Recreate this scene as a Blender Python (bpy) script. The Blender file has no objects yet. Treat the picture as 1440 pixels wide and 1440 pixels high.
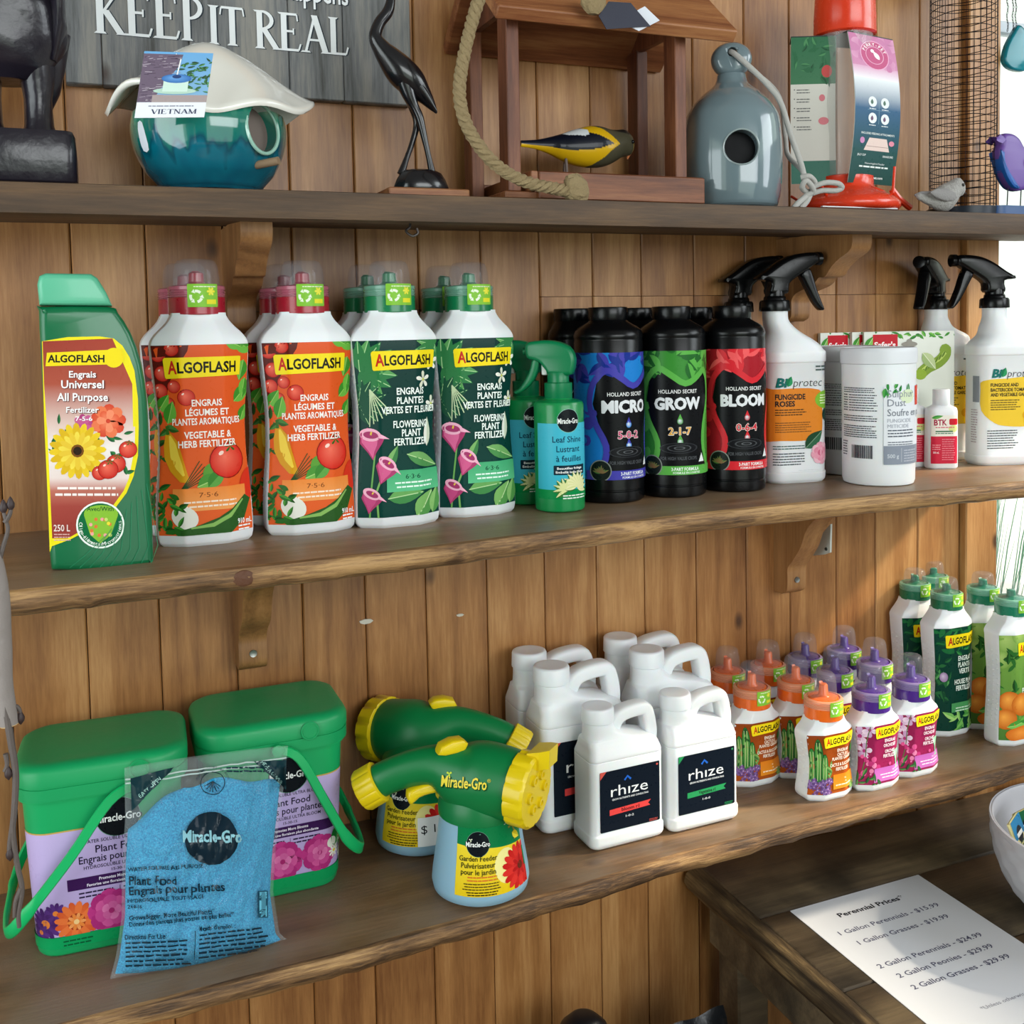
import bpy, bmesh, math, random
import numpy as np
from mathutils import Vector, Matrix, noise
from mathutils.geometry import tessellate_polygon
random.seed(7)
SC = bpy.context.scene
COL = SC.collection
PI = math.pi

# ------------------------------------------------------------------ camera
CY, CP, CR = 0.3877, -0.0564, -0.0186          # yaw, pitch, roll
CLOC = np.array([0.018232, -1.230448, 0.0])
FPX, PPX, PPY = 1442.0, 720.0, 539.56
_fw = np.array([math.sin(CY)*math.cos(CP), math.cos(CY)*math.cos(CP), math.sin(CP)])
_r = np.array([math.cos(CY), -math.sin(CY), 0.0]); _u = np.cross(_r, _fw)
_rr = math.cos(CR)*_r + math.sin(CR)*_u; _uu = -math.sin(CR)*_r + math.cos(CR)*_u
cam_d = bpy.data.cameras.new('camera'); cam = bpy.data.objects.new('camera', cam_d); COL.objects.link(cam)
cam.matrix_world = Matrix(((_rr[0], _uu[0], -_fw[0], CLOC[0]), (_rr[1], _uu[1], -_fw[1], CLOC[1]), (_rr[2], _uu[2], -_fw[2], CLOC[2]), (0, 0, 0, 1)))
cam_d.sensor_width = 36.0; cam_d.lens = FPX/1440*36.0
cam_d.shift_y = -(720-PPY)/1440
cam_d.clip_start = 0.02; cam_d.clip_end = 60
SC.camera = cam
def ray(x, y):
    return (x-PPX)/FPX*_rr + (PPY-y)/FPX*_uu + _fw
def Pz(x, y, z):                                   # point of the level plane z seen at x, y
    q = ray(x, y); return CLOC + q*(z-CLOC[2])/q[2]
def Py(x, y, Y):                                   # point of the upright plane Y seen at x, y
    q = ray(x, y); return CLOC + q*(Y-CLOC[1])/q[1]

# ------------------------------------------------------------------ light
SC.view_settings.view_transform = 'Standard'; SC.view_settings.look = 'None'
SC.view_settings.gamma = 1.0; SC.view_settings.use_curve_mapping = False
SC.view_settings.exposure = 0.22
SC.cycles.max_bounces = 8; SC.cycles.transparent_max_bounces = 16
SC.cycles.sample_clamp_indirect = 6.0
world = bpy.data.worlds.new('world'); SC.world = world; world.use_nodes = True
wn = world.node_tree.nodes; wl = world.node_tree.links
bg = wn['Background']
tc = wn.new('ShaderNodeTexCoord'); sx = wn.new('ShaderNodeSeparateXYZ'); rp = wn.new('ShaderNodeValToRGB')
wl.new(tc.outputs['Generated'], sx.inputs[0]); wl.new(sx.outputs['Z'], rp.inputs[0]); wl.new(rp.outputs[0], bg.inputs[0])
rp.color_ramp.elements[0].position = 0.45; rp.color_ramp.elements[0].color = (0.62, 0.72, 0.62, 1)
rp.color_ramp.elements[1].position = 0.56; rp.color_ramp.elements[1].color = (0.85, 0.93, 1.0, 1)
bg.inputs[1].default_value = 1.7
def area(name, loc, target, sx_, sy_, power, col):
    d = bpy.data.lights.new(name, 'AREA'); d.shape = 'RECTANGLE'; d.size = sx_; d.size_y = sy_; d.energy = power; d.color = col
    o = bpy.data.objects.new(name, d); COL.objects.link(o); o.location = loc
    o.rotation_euler = (Vector(target)-Vector(loc)).to_track_quat('-Z', 'Y').to_euler(); return o
sun_d = bpy.data.lights.new('sun', 'SUN'); sun_d.energy = 6.5; sun_d.angle = math.radians(5.0); sun_d.color = (1.0, 0.88, 0.68)
sun = bpy.data.objects.new('sun', sun_d); COL.objects.link(sun)
sun.rotation_euler = Vector((-0.76, 0.22, -0.60)).to_track_quat('-Z', 'Y').to_euler(); sun.location = (2.4, -0.6, 2)
area('window_light', (-0.86, -0.62, -0.02), (0.3, -0.25, -0.12), 0.9, 1.1, 8.5, (0.86, 0.93, 1.0))   # in the left window opening
area('front_fill', (1.0, -3.2, 0.85), (0.6, 0, -0.2), 2.4, 1.7, 60, (0.94, 0.97, 1.0))        # added soft fill for the shelf fronts, hung behind the camera
area('right_window_light', (2.45, -1.3, 0.6), (0.9, -0.1, -0.2), 1.1, 1.3, 20, (0.88, 0.94, 1.0))

# ------------------------------------------------------------------ materials
def C(h, a=1.0):
    if isinstance(h, tuple): return tuple(h[:3])+(a,)
    h = h.lstrip('#'); v = [int(h[i:i+2], 16)/255 for i in (0, 2, 4)]
    return tuple(x/12.92 if x <= 0.04045 else ((x+0.055)/1.055)**2.4 for x in v)+(a,)
MATS = {}
def mat(name, col='#888888', rough=0.45, metal=0.0, coat=0.0, trans=0.0, ior=1.45, alpha=1.0, bump=0.0, bscale=200, sub=0.0, spec=0.5, emis=None):
    if name in MATS: return MATS[name]
    m = bpy.data.materials.new(name); m.use_nodes = True; nt = m.node_tree; b = nt.nodes['Principled BSDF']
    b.inputs['Base Color'].default_value = C(col); b.inputs['Roughness'].default_value = rough; b.inputs['Metallic'].default_value = metal
    b.inputs['Coat Weight'].default_value = coat; b.inputs['Coat Roughness'].default_value = 0.08
    b.inputs['Transmission Weight'].default_value = trans; b.inputs['IOR'].default_value = ior; b.inputs['Alpha'].default_value = alpha
    b.inputs['Specular IOR Level'].default_value = spec
    if sub: b.inputs['Subsurface Weight'].default_value = sub; b.inputs['Subsurface Scale'].default_value = 0.01
    n = nt.nodes.new('ShaderNodeTexNoise'); t = nt.nodes.new('ShaderNodeTexCoord'); nt.links.new(t.outputs['Object'], n.inputs['Vector'])
    n.inputs['Scale'].default_value = bscale; n.inputs['Detail'].default_value = 4
    r = nt.nodes.new('ShaderNodeMapRange'); nt.links.new(n.outputs['Fac'], r.inputs['Value'])
    r.inputs['To Min'].default_value = max(0, rough-0.05); r.inputs['To Max'].default_value = min(1, rough+0.07)
    nt.links.new(r.outputs[0], b.inputs['Roughness'])
    if bump:
        bp = nt.nodes.new('ShaderNodeBump'); bp.inputs['Strength'].default_value = bump; bp.inputs['Distance'].default_value = 0.002
        nt.links.new(n.outputs['Fac'], bp.inputs['Height']); nt.links.new(bp.outputs[0], b.inputs['Normal'])
    MATS[name] = m; return m
def mat_print(name, rough=0.35, coat=0.3, alpha=1.0, trans=0.0, noise_amt=0.0, metal=0.0):
    if name in MATS: return MATS[name]
    m = mat(name, '#ffffff', rough, metal, coat, trans, alpha=alpha); nt = m.node_tree
    a = nt.nodes.new('ShaderNodeAttribute'); a.attribute_name = 'Col'
    nt.links.new(a.outputs['Color'], nt.nodes['Principled BSDF'].inputs['Base Color'])
    nt.nodes['Principled BSDF'].inputs['Specular IOR Level'].default_value = 0.14; return m
def wood(name, dark, mid, light, axis='Z', scale=1.0, rough=0.55, knots=True, bump=0.25, grey=None, per=True, contrast=1.0):
    m = bpy.data.materials.new(name); m.use_nodes = True; nt = m.node_tree; N = nt.nodes; L = nt.links; b = N['Principled BSDF']
    t = N.new('ShaderNodeTexCoord'); oi = N.new('ShaderNodeObjectInfo')
    ad = N.new('ShaderNodeVectorMath'); ad.operation = 'MULTIPLY_ADD'; L.new(oi.outputs['Random'], ad.inputs[0])
    ad.inputs[1].default_value = (3.1, 5.3, 7.7) if per else (0, 0, 0); L.new(t.outputs['Object'], ad.inputs[2])
    mp = N.new('ShaderNodeMapping'); L.new(ad.outputs[0], mp.inputs['Vector'])
    s = {'Z': (1, 1, 0.07), 'X': (0.07, 1, 1), 'Y': (1, 0.07, 1)}[axis]
    mp.inputs['Scale'].default_value = tuple(v*scale for v in s)
    # slow warp so that growth rings wander
    w = N.new('ShaderNodeTexNoise'); w.inputs['Scale'].default_value = 9; w.inputs['Detail'].default_value = 1; L.new(mp.outputs[0], w.inputs['Vector'])
    rings = N.new('ShaderNodeMath'); rings.operation = 'MULTIPLY'; L.new(w.outputs['Fac'], rings.inputs[0]); rings.inputs[1].default_value = 46
    si = N.new('ShaderNodeMath'); si.operation = 'SINE'; L.new(rings.outputs[0], si.inputs[0])
    fib = N.new('ShaderNodeTexNoise'); fib.inputs['Scale'].default_value = 240; fib.inputs['Detail'].default_value = 6; fib.inputs['Roughness'].default_value = 0.65
    L.new(mp.outputs[0], fib.inputs['Vector'])
    big = N.new('ShaderNodeTexNoise'); big.inputs['Scale'].default_value = 7; big.inputs['Detail'].default_value = 3; L.new(ad.outputs[0], big.inputs['Vector'])
    def mth(op, a, bb):
        x = N.new('ShaderNodeMath'); x.operation = op
        for i, q in enumerate((a, bb)):
            if isinstance(q, (int, float)): x.inputs[i].default_value = q
            else: L.new(q, x.inputs[i])
        return x.outputs[0]
    v = mth('MULTIPLY_ADD', si.outputs[0], 0.11*contrast)
    N[-1].inputs[2].default_value = 0.5
    v = mth('ADD', v, mth('MULTIPLY', mth('SUBTRACT', fib.outputs['Fac'], 0.5), 0.75*contrast))
    v = mth('ADD', v, mth('MULTIPLY', mth('SUBTRACT', big.outputs['Fac'], 0.5), 0.45))
    v = mth('ADD', v, mth('MULTIPLY', mth('SUBTRACT', oi.outputs['Random'], 0.5), 0.22 if per else 0.0))
    rmp = N.new('ShaderNodeValToRGB'); L.new(v, rmp.inputs[0]); e = rmp.color_ramp.elements
    e[0].position = 0.18; e[0].color = C(dark); e[1].position = 0.82; e[1].color = C(light); x = e.new(0.5); x.color = C(mid)
    out = rmp.outputs[0]
    if knots:
        vm = N.new('ShaderNodeMapping'); L.new(ad.outputs[0], vm.inputs['Vector'])
        vm.inputs['Scale'].default_value = {'Z': (9, 9, 5), 'X': (5, 9, 9), 'Y': (9, 5, 9)}[axis]
        vo = N.new('ShaderNodeTexVoronoi'); vo.inputs['Scale'].default_value = 1.0; L.new(vm.outputs[0], vo.inputs['Vector'])
        kr = N.new('ShaderNodeMapRange'); L.new(vo.outputs['Distance'], kr.inputs['Value'])
        kr.inputs['From Min'].default_value = 0.035; kr.inputs['From Max'].default_value = 0.085; kr.inputs['To Min'].default_value = 0.85; kr.inputs['To Max'].default_value = 0.0
        mx = N.new('ShaderNodeMix'); mx.data_type = 'RGBA'; L.new(kr.outputs[0], mx.inputs['Factor']); L.new(out, mx.inputs['A']); mx.inputs['B'].default_value = C('#3a2012'); out = mx.outputs['Result']
    if grey:
        gn = N.new('ShaderNodeTexNoise'); gn.inputs['Scale'].default_value = 9; gn.inputs['Detail'].default_value = 5; L.new(ad.outputs[0], gn.inputs['Vector'])
        gr = N.new('ShaderNodeMapRange'); L.new(gn.outputs['Fac'], gr.inputs['Value']); gr.inputs['From Min'].default_value = 0.42; gr.inputs['From Max'].default_value = 0.62
        gr.inputs['To Max'].default_value = 0.75
        mx = N.new('ShaderNodeMix'); mx.data_type = 'RGBA'; L.new(gr.outputs[0], mx.inputs['Factor']); L.new(out, mx.inputs['A']); mx.inputs['B'].default_value = C(grey); out = mx.outputs['Result']
    L.new(out, b.inputs['Base Color'])
    b.inputs['Roughness'].default_value = rough
    bp = N.new('ShaderNodeBump'); bp.inputs['Strength'].default_value = bump; bp.inputs['Distance'].default_value = 0.002
    L.new(fib.outputs['Fac'], bp.inputs['Height']); L.new(bp.outputs[0], b.inputs['Normal'])
    MATS[name] = m; return m
M_wall = wood('pine_panelling', '#744621', '#a3703f', '#c79660', 'Z', rough=0.40, bump=0.10, contrast=0.8)
M_shelf = wood('stained_shelf_board', '#4f3c2a', '#76593e', '#967657', 'X', rough=0.34, grey='#7c6b59', bump=0.25, contrast=0.8)
M_shelf2 = wood('dark_stained_board', '#2f2114', '#503a25', '#715435', 'X', rough=0.6, bump=0.3, contrast=0.9)
M_edge = wood('live_edge', '#46301d', '#85623e', '#ba9260', 'X', 1.6, rough=0.6, knots=True, bump=0.6, contrast=1.7)
M_brk = wood('bracket_pine', '#6f4a2a', '#96693e', '#ad7f50', 'Z', rough=0.45, knots=False)
M_cedar = wood('cedar', '#562a16', '#87502f', '#b17a4c', 'X', rough=0.5, knots=False)
M_cedarv = wood('cedar_upright', '#3e1c10', '#6b3a22', '#935c3a', 'Z', rough=0.5, knots=False)
M_barn = wood('barn_board_grey', '#4d4d4b', '#76787a', '#95928c', 'Z', 1.0, rough=0.75, bump=0.5, contrast=1.3)
M_table = wood('dark_table_wood', '#2a231a', '#5f5140', '#907c5e', 'X', 0.5, rough=0.36, grey='#262320', bump=0.3, contrast=0.7)
M_tedge = wood('worn_table_edge', '#30261c', '#6b573c', '#a88c60', 'Y', 1.2, rough=0.5, grey='#2b2219', bump=0.4, contrast=1.4)
M_ebony = mat('ebony', '#17171b', 0.22, coat=0.4, bump=0.15, bscale=60)
M_print = mat_print('printed_label', 0.28, 0.0)
M_paperprint = mat_print('printed_paper', 0.75, 0.0)
M_white = mat('white_plastic', '#e9ebee', 0.35, sub=0.15)
M_jug = mat('white_jug_plastic', '#eceef0', 0.38, sub=0.2, bump=0.05, bscale=300)
M_black = mat('black_plastic', '#08090b', 0.24, spec=0.35)
M_green = mat('green_plastic', '#08794a', 0.3)
M_dome = mat('clear_dome', '#9a9aa2', 0.07, trans=0.0, alpha=0.17, spec=1.0)
M_steel = mat('steel', '#9a9a98', 0.35, metal=1.0)

# ------------------------------------------------------------------ mesh helpers
def link(name, me, parent=None, m=None, smooth=None):
    o = bpy.data.objects.new(name, me); COL.objects.link(o)
    if parent is not None: o.parent = parent
    if m is not None and not me.materials:
        for q in (m if isinstance(m, (list, tuple)) else [m]): me.materials.append(q)
    return o
def mesh(name, V, F, m=None, smooth=True, angle=40, mi=None):
    me = bpy.data.meshes.new(name); me.from_pydata([tuple(float(c) for c in v) for v in V], [], F)
    if m is not None:
        for q in (m if isinstance(m, (list, tuple)) else [m]): me.materials.append(q)
    if mi is not None: me.polygons.foreach_set('material_index', mi)
    bm = bmesh.new(); bm.from_mesh(me); bmesh.ops.recalc_face_normals(bm, faces=bm.faces)
    if smooth:
        for f in bm.faces: f.smooth = True
        for e in bm.edges:
            if len(e.link_faces) == 2 and e.calc_face_angle(0) > math.radians(angle): e.smooth = False
    bm.to_mesh(me); bm.free(); return me
class B:                                                       # collects shapes into one mesh
    def __init__(s): s.V = []; s.F = []; s.mi = []; s.k = 0
    def add(s, V, F):
        o = len(s.V); s.V += [tuple(v) for v in V]; s.F += [tuple(i+o for i in f) for f in F]; s.mi += [s.k]*len(F); return s
    def loft(s, rings, cap0=True, cap1=True, closed=True):
        n = len(rings[0]); V = [p for r in rings for p in r]; F = []
        for i in range(len(rings)-1):
            for j in range(n if closed else n-1):
                k = (j+1) % n; F.append((i*n+j, i*n+k, (i+1)*n+k, (i+1)*n+j))
        if cap0: F.append(tuple(range(n))[::-1])
        if cap1: F.append(tuple(range((len(rings)-1)*n, len(rings)*n)))
        return s.add(V, F)
    def lathe(s, prof, n=32, c=(0, 0, 0), cap0=True, cap1=True, ax='Z', squash=1.0):
        R = []
        for r, z in prof:
            q = []
            for j in range(n):
                a = 2*PI*j/n; x, y = r*math.cos(a), r*math.sin(a)*squash
                p = {'Z': (x, y, z), 'Y': (x, z, y), 'X': (z, x, y)}[ax]; q.append((p[0]+c[0], p[1]+c[1], p[2]+c[2]))
            R.append(q)
        return s.loft(R, cap0, cap1)
    def box(s, x0, x1, y0, y1, z0, z1, ch=0.0):
        if ch <= 0:
            V = [(x, y, z) for z in (z0, z1) for x, y in ((x0, y0), (x1, y0), (x1, y1), (x0, y1))]
            return s.add(V, [(3, 2, 1, 0), (4, 5, 6, 7), (0, 1, 5, 4), (1, 2, 6, 5), (2, 3, 7, 6), (3, 0, 4, 7)])
        def ring(z, i):
            a, b, c_, d = x0+i, x1-i, y0+i, y1-i; k = ch
            return [(a+k, c_, z), (b-k, c_, z), (b, c_+k, z), (b, d-k, z), (b-k, d, z), (a+k, d, z), (a, d-k, z), (a, c_+k, z)]
        return s.loft([ring(z0, ch), ring(z0+ch, 0), ring(z1-ch, 0), ring(z1, ch)])
    def tube(s, pts, r, n=8, cap=True, closed=False):
        pts = [Vector(p) for p in pts]; R = []; up = None
        for i, p in enumerate(pts):
            if closed: t = pts[(i+1) % len(pts)]-pts[i-1]
            else: t = pts[min(i+1, len(pts)-1)]-pts[max(i-1, 0)]
            t.normalize()
            if up is None: up = Vector((0, 0, 1)) if abs(t.z) < 0.9 else Vector((1, 0, 0))
            a = t.cross(up); a.normalize(); b = a.cross(t); b.normalize(); up = b
            rr = r[i] if isinstance(r, (list, tuple)) else r
            R.append([tuple(p+a*(rr*math.cos(2*PI*j/n))+b*(rr*math.sin(2*PI*j/n))) for j in range(n)])
        if closed: R.append(R[0]); cap = False
        return s.loft(R, cap, cap)
    def prism(s, pts, y0, y1, ax='Y', ch=0.0):                  # outline pts extruded
        def P(p, y): return {'Y': (p[0], y, p[1]), 'Z': (p[0], p[1], y), 'X': (y, p[0], p[1])}[ax]
        n = len(pts); V = [P(p, y0) for p in pts]+[P(p, y1) for p in pts]
        F = [(i, (i+1) % n, n+(i+1) % n, n+i) for i in range(n)]
        tri = tessellate_polygon([[Vector((p[0], p[1], 0)) for p in pts]])
        F += [tuple(t) for t in tri]+[tuple(i+n for i in t)[::-1] for t in tri]
        return s.add(V, F)
    def mesh(s, name, m=None, smooth=True, angle=40): return mesh(name, s.V, s.F, m, smooth, angle, s.mi if max(s.mi or [0]) else None)
    def obj(s, name, m, parent=None, smooth=True, angle=40): return link(name, s.mesh(name, m, smooth, angle), parent)
def tag(o, label=None, cat=None, group=None, kind=None):
    if label: o['label'] = label
    if cat: o['category'] = cat
    if group: o['group'] = group
    if kind: o['kind'] = kind
    return o
def thing(name, label, cat, loc=(0, 0, 0), rz=0.0, group=None):
    o = bpy.data.objects.new(name, None); COL.objects.link(o); o.location = loc; o.rotation_euler = (0, 0, rz); o.empty_display_size = 0.02
    return tag(o, label, cat, group)
def dup(src, label, loc, rz=0.0, group=None):
    r = src.copy(); COL.objects.link(r); r.location = loc; r.rotation_euler = (0, 0, rz); r['label'] = label
    if group: r['group'] = group
    for ch in src.children:
        c = ch.copy(); COL.objects.link(c); c.parent = r
        for g in ch.children:
            d = g.copy(); COL.objects.link(d); d.parent = c
    return r
def smooth_curve(pts, n=6):                                     # Catmull-Rom
    P = [Vector(p) for p in pts]; P = [P[0]*2-P[1]]+P+[P[-1]*2-P[-2]]; out = []
    for i in range(1, len(P)-2):
        for k in range(n):
            t = k/n; a, b, c, d = P[i-1], P[i], P[i+1], P[i+2]
            out.append(0.5*((2*b)+(c-a)*t+(2*a-5*b+4*c-d)*t*t+(-a+3*b-3*c+d)*t**3))
    out.append(P[-2]); return out
def lerp_table(tab, z):
    if z <= tab[0][0]: return tab[0][1:]
    for a, b in zip(tab, tab[1:]):
        if z <= b[0]:
            t = (z-a[0])/(b[0]-a[0]+1e-12); 
            return tuple(a[i]+(b[i]-a[i])*t for i in range(1, len(a)))
    return tab[-1][1:]
def smooth_table(tab, n=5):                                     # densify a (z, ...) table with Catmull-Rom, monotone in z
    out = []
    T = [tuple(2*a-b for a, b in zip(tab[0], tab[1]))]+list(tab)+[tuple(2*a-b for a, b in zip(tab[-1], tab[-2]))]
    for i in range(1, len(T)-2):
        for k in range(n):
            t = k/n; row = []
            for q in range(len(T[0])):
                a, b, c, d = T[i-1][q], T[i][q], T[i+1][q], T[i+2][q]
                if q == 0: row.append(b+(c-b)*t)
                else:
                    m0 = (c-a)/2 if (c-b)*(b-a) > 0 else 0; m1 = (d-b)/2 if (d-c)*(c-b) > 0 else 0
                    row.append((2*t**3-3*t*t+1)*b+(t**3-2*t*t+t)*m0+(-2*t**3+3*t*t)*c+(t**3-t*t)*m1)
            out.append(tuple(row))
    out.append(tuple(tab[-1])); return out
def rrect(a, d, c, n=4):                                        # rounded rectangle ring (half sizes a, d, corner c), front = -y
    c = min(c, a*0.999, d*0.999); P = []
    for cx, cy, a0 in ((a-c, -d+c, -PI/2), (a-c, d-c, 0), (-a+c, d-c, PI/2), (-a+c, -d+c, PI)):
        for k in range(n+1):
            t = a0+PI/2*k/n; P.append((cx+c*math.cos(t), cy+c*math.sin(t)))
    return P
def octo(a, d, fx, cy, r=0.004):                                 # octagonal ring: front facet half fx, chamfer depth cy; corners softened
    base = [(fx, -d), (a, -d+cy), (a, d-cy), (fx, d), (-fx, d), (-a, d-cy), (-a, -d+cy), (-fx, -d)]; P = []
    for i in range(8):
        p = Vector(base[i]); q = Vector(base[i-1]); t = Vector(base[(i+1) % 8])
        e = p+(q-p).normalized()*min(r, (q-p).length*0.45); f = p+(t-p).normalized()*min(r, (t-p).length*0.45)
        for w in (e, e*0.4+p*0.4+f*0.2, e*0.2+p*0.4+f*0.4, f): P.append((w[0], w[1]))
    return P
class Surf:                                                     # body surface: ring(z) -> closed list of (x, y); metres
    def __init__(s, ring, z0, z1, zref=None, nz=70, cx=0.0):
        s.z0, s.z1, s.nz = z0, z1, nz; s.ns = 480; T = np.zeros((nz, s.ns+1, 2)); s.P = 0
        for k in range(nz):
            z = z0+(z1-z0)*k/(nz-1); R = np.array(ring(z)); n = len(R)
            a = np.arctan2(R[:, 0], -R[:, 1]); i0 = int(np.argmin(np.where(a >= 0, a, 9))); R = np.roll(R, -i0, 0)   # first point just right of front centre
            if R[1, 0] < R[0, 0] and R[0, 1] < 0: R = np.roll(R[::-1], 1, 0)
            p0 = R[-1]; p1 = R[0]; t = (-p0[0])/(p1[0]-p0[0]+1e-12); f = p0+(p1-p0)*t
            R = np.vstack([f, R, f]); d = np.r_[0, np.cumsum(np.hypot(*np.diff(R, axis=0).T))]
            per = d[-1]; q = np.linspace(0, per, s.ns+1)
            T[k, :, 0] = np.interp(q, d, R[:, 0]); T[k, :, 1] = np.interp(q, d, R[:, 1])
            if zref is None or abs(z-zref) <= (z1-z0)/(nz-1): s.P = per
            if zref is None and k == 0: s.P = per
        s.T = T
    def at(s, u, z):
        fu = (u/s.P % 1.0)*s.ns; fz = np.clip((z-s.z0)/(s.z1-s.z0), 0, 1)*(s.nz-1)
        i = np.floor(fu).astype(int) % s.ns; a = (fu-np.floor(fu))[:, None]; k = np.minimum(np.floor(fz).astype(int), s.nz-2); b = (fz-k)[:, None]
        T = s.T; p = (T[k, i]*(1-a)+T[k, i+1]*a)*(1-b)+(T[k+1, i]*(1-a)+T[k+1, i+1]*a)*b
        return p
    def map(s, u, z):
        p = s.at(u, z); e = s.P/s.ns
        tu = s.at(u+e, z)-s.at(u-e, z); h = (s.z1-s.z0)/(s.nz-1); tz = (s.at(u, z+h)-s.at(u, z-h))/(2*h)
        P3 = np.c_[p, z]; A = np.c_[tu, np.zeros(len(u))]; Bz = np.c_[tz, np.ones(len(u))]
        n = np.cross(A, Bz); n /= np.linalg.norm(n, axis=1)[:, None]+1e-12
        return P3, n
class Flat:                                                     # flat label: u along ux, z along uz from origin
    def __init__(s, o=(0, 0, 0), ux=(1, 0, 0), uz=(0, 0, 1)): s.o = np.array(o, float); s.ux = np.array(ux, float); s.uz = np.array(uz, float)
    def map(s, u, z):
        P = s.o+u[:, None]*s.ux+z[:, None]*s.uz; n = np.cross(s.ux, s.uz); n = n/np.linalg.norm(n)
        return P, np.repeat(n[None, :], len(u), 0)

# ------------------------------------------------------------------ printed labels (units: cm on the label)
_TX = {}
def text_mesh(s, bold):
    k = (s, bold)
    if k in _TX: return _TX[k]
    cu = bpy.data.curves.new('lettering', 'FONT'); cu.body = s; cu.size = 1.0; cu.resolution_u = 2; cu.offset = bold; cu.fill_mode = 'FRONT'
    o = bpy.data.objects.new('lettering', cu); COL.objects.link(o)
    bpy.context.view_layer.update()
    dg = bpy.context.evaluated_depsgraph_get(); me = o.evaluated_get(dg).to_mesh()
    V = np.array([v.co[:2] for v in me.vertices]) if len(me.vertices) else np.zeros((0, 2)); F = [tuple(p.vertices) for p in me.polygons]
    o.evaluated_get(dg).to_mesh_clear(); bpy.data.objects.remove(o); bpy.data.curves.remove(cu)
    _TX[k] = (V, F); return _TX[k]
CAPH = 0.729
class Lab:
    def __init__(s): s.items = []; s.lay = 0
    def raw(s, V, F, cols, lay=None):
        if lay is None: s.lay += 1; lay = s.lay
        s.items.append((V, F, cols, lay)); return s
    def poly(s, pts, col, lay=None):
        n = len(pts); F = [tuple(t) for t in tessellate_polygon([[Vector((p[0], p[1], 0)) for p in pts]])]
        return s.raw(list(pts), F, [C(col)]*n, lay)
    def rect(s, x0, y0, x1, y1, col, col2=None, r=0, lay=None):
        if r:
            P = [(x+(x0+x1)/2, y+(y0+y1)/2) for x, y in rrect((x1-x0)/2, (y1-y0)/2, r, 4)]
            return s.poly(P, col, lay)
        c2 = C(col2) if col2 else C(col)
        return s.raw([(x0, y0), (x1, y0), (x1, y1), (x0, y1)], [(0, 1, 2, 3)], [C(col), C(col), c2, c2], lay)
    def ell(s, x, y, rx, ry=None, col='#fff', ang=0, n=20, col2=None, lay=None):
        ry = ry or rx; ca, sa = math.cos(ang), math.sin(ang); P = []
        for k in range(n):
            t = 2*PI*k/n; a, b = rx*math.cos(t), ry*math.sin(t); P.append((x+a*ca-b*sa, y+a*sa+b*ca))
        if col2: return s.raw([(x-rx*0.2, y+ry*0.25)]+P, [(0, 1+k, 1+(k+1) % n) for k in range(n)], [C(col2)]+[C(col)]*n, lay)
        return s.poly(P, col, lay)
    def line(s, pts, w, col, lay=None):
        L_, R_ = [], []
        for i, p in enumerate(pts):
            q = pts[min(i+1, len(pts)-1)]; o = pts[max(i-1, 0)]; t = Vector((q[0]-o[0], q[1]-o[1])); t.normalize() if t.length else None
            ww = w[i] if isinstance(w, (list, tuple)) else w
            L_.append((p[0]-t.y*ww/2, p[1]+t.x*ww/2)); R_.append((p[0]+t.y*ww/2, p[1]-t.x*ww/2))
        n = len(pts); V = L_+R_; F = [(i, n+i, n+i+1, i+1) for i in range(n-1)]
        return s.raw(V, F, [C(col)]*(2*n), lay)
    def leaf(s, x, y, l, w, ang, col, col2=None, vein=None):
        ca, sa = math.cos(ang), math.sin(ang); n = 7
        def T(a, b): return (x+a*ca-b*sa, y+a*sa+b*ca)
        up = [T(l*k/n, w/2*math.sin(PI*(k/n)**0.8)) for k in range(n+1)]; dn = [T(l*k/n, -w/2*math.sin(PI*(k/n)**0.8)) for k in range(n+1)]
        mid = [T(l*k/n, 0) for k in range(n+1)]; c1 = C(col); c2 = C(col2 or col); s.lay += 1
        s.raw(mid+up, [(i, i+1, n+2+i, n+1+i) for i in range(n)], [c1]*(n+1)*2, s.lay)
        s.raw(mid+dn, [(i+1, i, n+1+i, n+2+i) for i in range(n)], [c2]*(n+1)*2, s.lay)
        if vein: s.line([T(0, 0), T(l*0.95, 0)], w*0.06, vein)
        return s
    def petals(s, x, y, r, n, w, col, col2=None, a0=0, core=None, corer=0.2, squash=1.0):
        s.lay += 1; lay = s.lay
        for k in range(n):
            a = a0+2*PI*k/n; ca, sa = math.cos(a), math.sin(a); P = []
            for (t, q) in ((0, 0.1), (0.4, 0.8), (0.75, 1), (0.95, 0.6), (1.02, 0), (0.95, -0.6), (0.75, -1), (0.4, -0.8), (0, -0.1)):
                P.append((x+r*t*ca-w/2*q*sa, y+(r*t*sa+w/2*q*ca)*squash))
            cc = col if (k % 2 == 0 or not col2) else col2
            V = [(x, y)]+P; m_ = len(P); s.raw(V, [(0, 1+i, 1+(i+1) % m_) for i in range(m_)], [C(col2 or col)]+[C(cc)]*m_, lay+(k % 2))
        s.lay += 1
        if core: s.ell(x, y, r*corer, r*corer*squash, core, n=12)
        return s
    def text(s, t, x, y, h, col, w=None, al='c', b=0.0, sk=0.0, rot=0.0, lay=None):
        if b > 0.04:                                            # heavy lettering: overprinted, not swollen
            s.lay += 1; d = (b-0.025)*h/CAPH
            for i, (p, q) in enumerate(((-1, 0), (1, 0), (0, -0.8), (0, 0.8), (0, 0))): s.text(t, x+p*d, y+q*d, h-d, col, w and w-2*d, al, 0.025, sk, rot, s.lay+i)
            s.lay += 5; return s
        V, F = text_mesh(t, b)
        if not len(V): return s
        k = h/CAPH; x0, x1 = V[:, 0].min(), V[:, 0].max(); kx = (w/(x1-x0)) if w else k
        ox = {'c': (x0+x1)/2, 'l': x0, 'r': x1}[al]
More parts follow.
